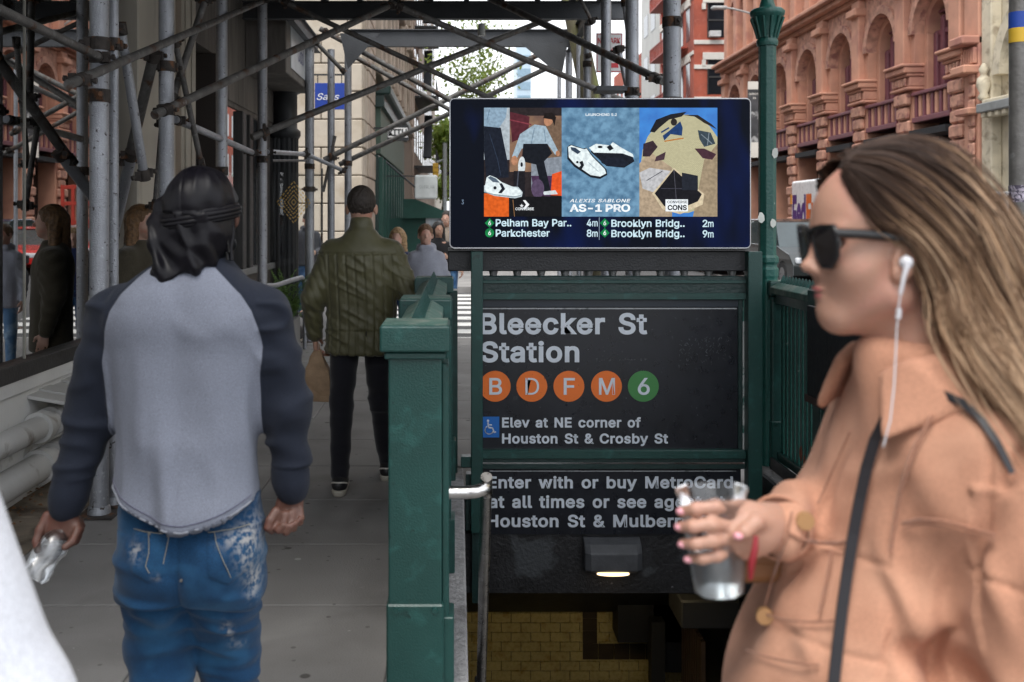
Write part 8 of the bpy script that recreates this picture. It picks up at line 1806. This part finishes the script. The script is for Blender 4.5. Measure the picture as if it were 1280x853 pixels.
def lut(uu, tt):
    a = np.clip(uu/3.999*(NU-1), 0, NU-1.001); b_ = np.clip(tt/7.999*(NV-1), 0, NV-1.001); i = a.astype(int); j = b_.astype(int); fa = (a-i)[:, None]; fb = (b_-j)[:, None]
    return LUT[i, j]*(1-fa)*(1-fb)+LUT[i+1, j]*fa*(1-fb)+LUT[i, j+1]*(1-fa)*fb+LUT[i+1, j+1]*fa*fb
NL = 360; NS = 14; NT = 24
fk = np.linspace(0, 1, NT)
for L_i in range(NL):
    side = -1 if L_i < NL*.74 else 1
    u = 4*(rq.uniform(0, 1)**.8); depth = rq.uniform(-.004, .008) if rq.rand() < .7 else rq.uniform(.008, .026); t0 = 0 if rq.rand() < .75 else rq.uniform(0, 1.2); t1 = rq.uniform(6.2, 8.0); ph = rq.uniform(0, 6.3)*.35+u*1.1; amp = rq.uniform(.008, .024); tone0 = rq.rand(); blonde = rq.rand() < (.5 if u > .4 else .35); wdt = rq.uniform(.003, .007); fr_q = rq.uniform(1.3, 1.9)
    lu = rq.normal(0, .3)
    for s_i in range(NS):
        du, dj = rq.normal(0, .09), rq.normal(0, wdt*.9); fly = rq.normal(0, 1)*.018*(rq.rand() < .2); r0 = rq.uniform(.0005, .0010); tj = rq.uniform(-.5, .15)
        tt = np.clip(t0+(t1-t0+tj)*fk, 0, 7.999); uu = np.clip(u+du*(.4+fk)+lu*fk, 0, 3.999); q3 = lut(uu, tt); dd = q3[:, 2]; YY = YW+side*(dd-depth)+dj*(.6+fk*.6)
        wv = amp*np.sin(tt*fr_q+ph)*np.clip(fk*1.6-.1, 0, 1.2)
        pts = np.stack([wx(q3[:, 0])+wv*.8+fly*fk, YY+wv*.5, wz(q3[:, 1])-wv*.55+fly*fk*.6], 1)
        base = .10+.12*tone0+(.6*np.clip((tt-1.4)/3.0, 0, 1))*(.3+.6*tone0)+(.42*np.clip((tt-.9)/1.8, 0, 1) if blonde else 0); tones = np.clip(base+rq.normal(0, .085), 0, 1)
        pts = np.array(pts); d = np.gradient(pts, axis=0); d /= np.linalg.norm(d, axis=1)[:, None]; ux = np.cross(d, [0, 1, 0]); ux /= np.maximum(np.linalg.norm(ux, axis=1)[:, None], 1e-6); vx = np.cross(d, ux)
        rad = r0*np.clip(1.15-np.linspace(0, 1, NT)**3, .15, 1)[:, None]; ring = [pts+rad*(ux*math.cos(a)+vx*math.sin(a)) for a in (0, 2.094, 4.189)]
        V3 = np.stack(ring, 1).reshape(-1, 3); VV.append(V3); CC.append(np.repeat(tones, 3)); b0 = nb; j_ = np.arange(NT-1)[:, None]*3; 
        for a in range(3): FF.append(np.concatenate([b0+j_+a, b0+j_+(a+1) % 3, b0+j_+3+(a+1) % 3, b0+j_+3+a], 1))
        nb += len(V3)
VV = np.concatenate(VV); FF = np.concatenate(FF); CC = np.concatenate(CC); me = bpy.data.meshes.new('hair_strands'); me.from_pydata((VV-np.array(wloc(wo_))).tolist(), [], FF.tolist()); me.polygons.foreach_set('use_smooth', [True]*len(me.polygons))
at_ = me.attributes.new('tone', 'FLOAT', 'POINT'); at_.data.foreach_set('value', CC.astype(f32)); me.materials.append(HAIRC); o = bpy.data.objects.new('hair_strands', me); link(o, wo_); o['kind'] = 'stuff'
# sunglasses
sgl = thing('sunglasses', 'thick black framed sunglasses on the woman\'s face', 'sunglasses', tuple(g_(1012, 305)))
BK = pbr('glossy_black_frame', (.006, .006, .007), rough=.18, spec=.6); LN = pbr('dark_lens', (.02, .014, .012), rough=.06, spec=.7)
def PX(x, y, d): return Vector(tuple(g_(x, y, d)))
for s_ in (-1, 1):
    MB().path([PX(1021, 291, .071*s_), PX(1050, 292, .077*s_), PX(1096, 296, .081*s_)], .0066, 8).build('temple', BK, sgl) ; MB().path([PX(1096, 296, .081*s_), PX(1110, 310, .080*s_)], .004, 8).build('temple_tip', BK, sgl)
    out = [(x_, y_) for x_, y_ in ((.010, 286), (.035, 283), (.068, 283), (.073, 292), (.069, 318), (.055, 332), (.030, 332), (.015, 320), (.009, 300))]
    def fx(d, y): return 1011+ (d/.071)**2*8+(y-285)*.10
    n = len(out); vs = [PX(fx(d, y), y, d*s_) for d, y in out]+[PX(fx(d, y)+4, y, d*s_) for d, y in out]
    MB().add(vs, [tuple(range(n)), tuple(range(n, 2*n))[::-1]]+[(i, (i+1) % n, n+(i+1) % n, n+i) for i in range(n)]).build('lens', LN, sgl)
    MB().path([PX(fx(d, y)+1.5, y, d*s_) for d, y in out+[out[0]]], .0032, 8).build('rim', BK, sgl)
MB().path([PX(1012, 291, -.012), PX(1010, 289, 0), PX(1012, 291, .012)], .0035, 8).build('bridge', BK, sgl)
# earphone
ep = thing('earphone', 'white wired earphone hanging from the woman\'s ear', 'earphone', tuple(g_(1093, 330, -.09)))
EW = pbr('white_plastic', (.55, .55, .58), rough=.35, var=.03)
MB().lathe(tuple(g_(1095, 325, -.092)), [(.001, -.009), (.0075, -.005), (.0085, 0), (.0075, .005), (.001, .009)], 16).build('earbud', EW, ep)
MB().path([PX(1095, 326, -.097), PX(1090, 340, -.099), PX(1086, 362, -.098)], .0034, 8, rs=[.004, .003, .0022]).build('stem', EW, ep)
cab = [PX(1086, 362, -.098), PX(1084, 378, -.098), PX(1082, 400, -.098), PX(1078, 430, -.105), PX(1070, 465, -.12), PX(1058, 500, -.14), PX(1050, 530, -.14)]
MB().path(cab, .001, 6).build('cable', EW, ep); MB().path([PX(1084.6, 378, -.098), PX(1083.5, 390, -.098)], .0034, 8).build('cable_bead', EW, ep)
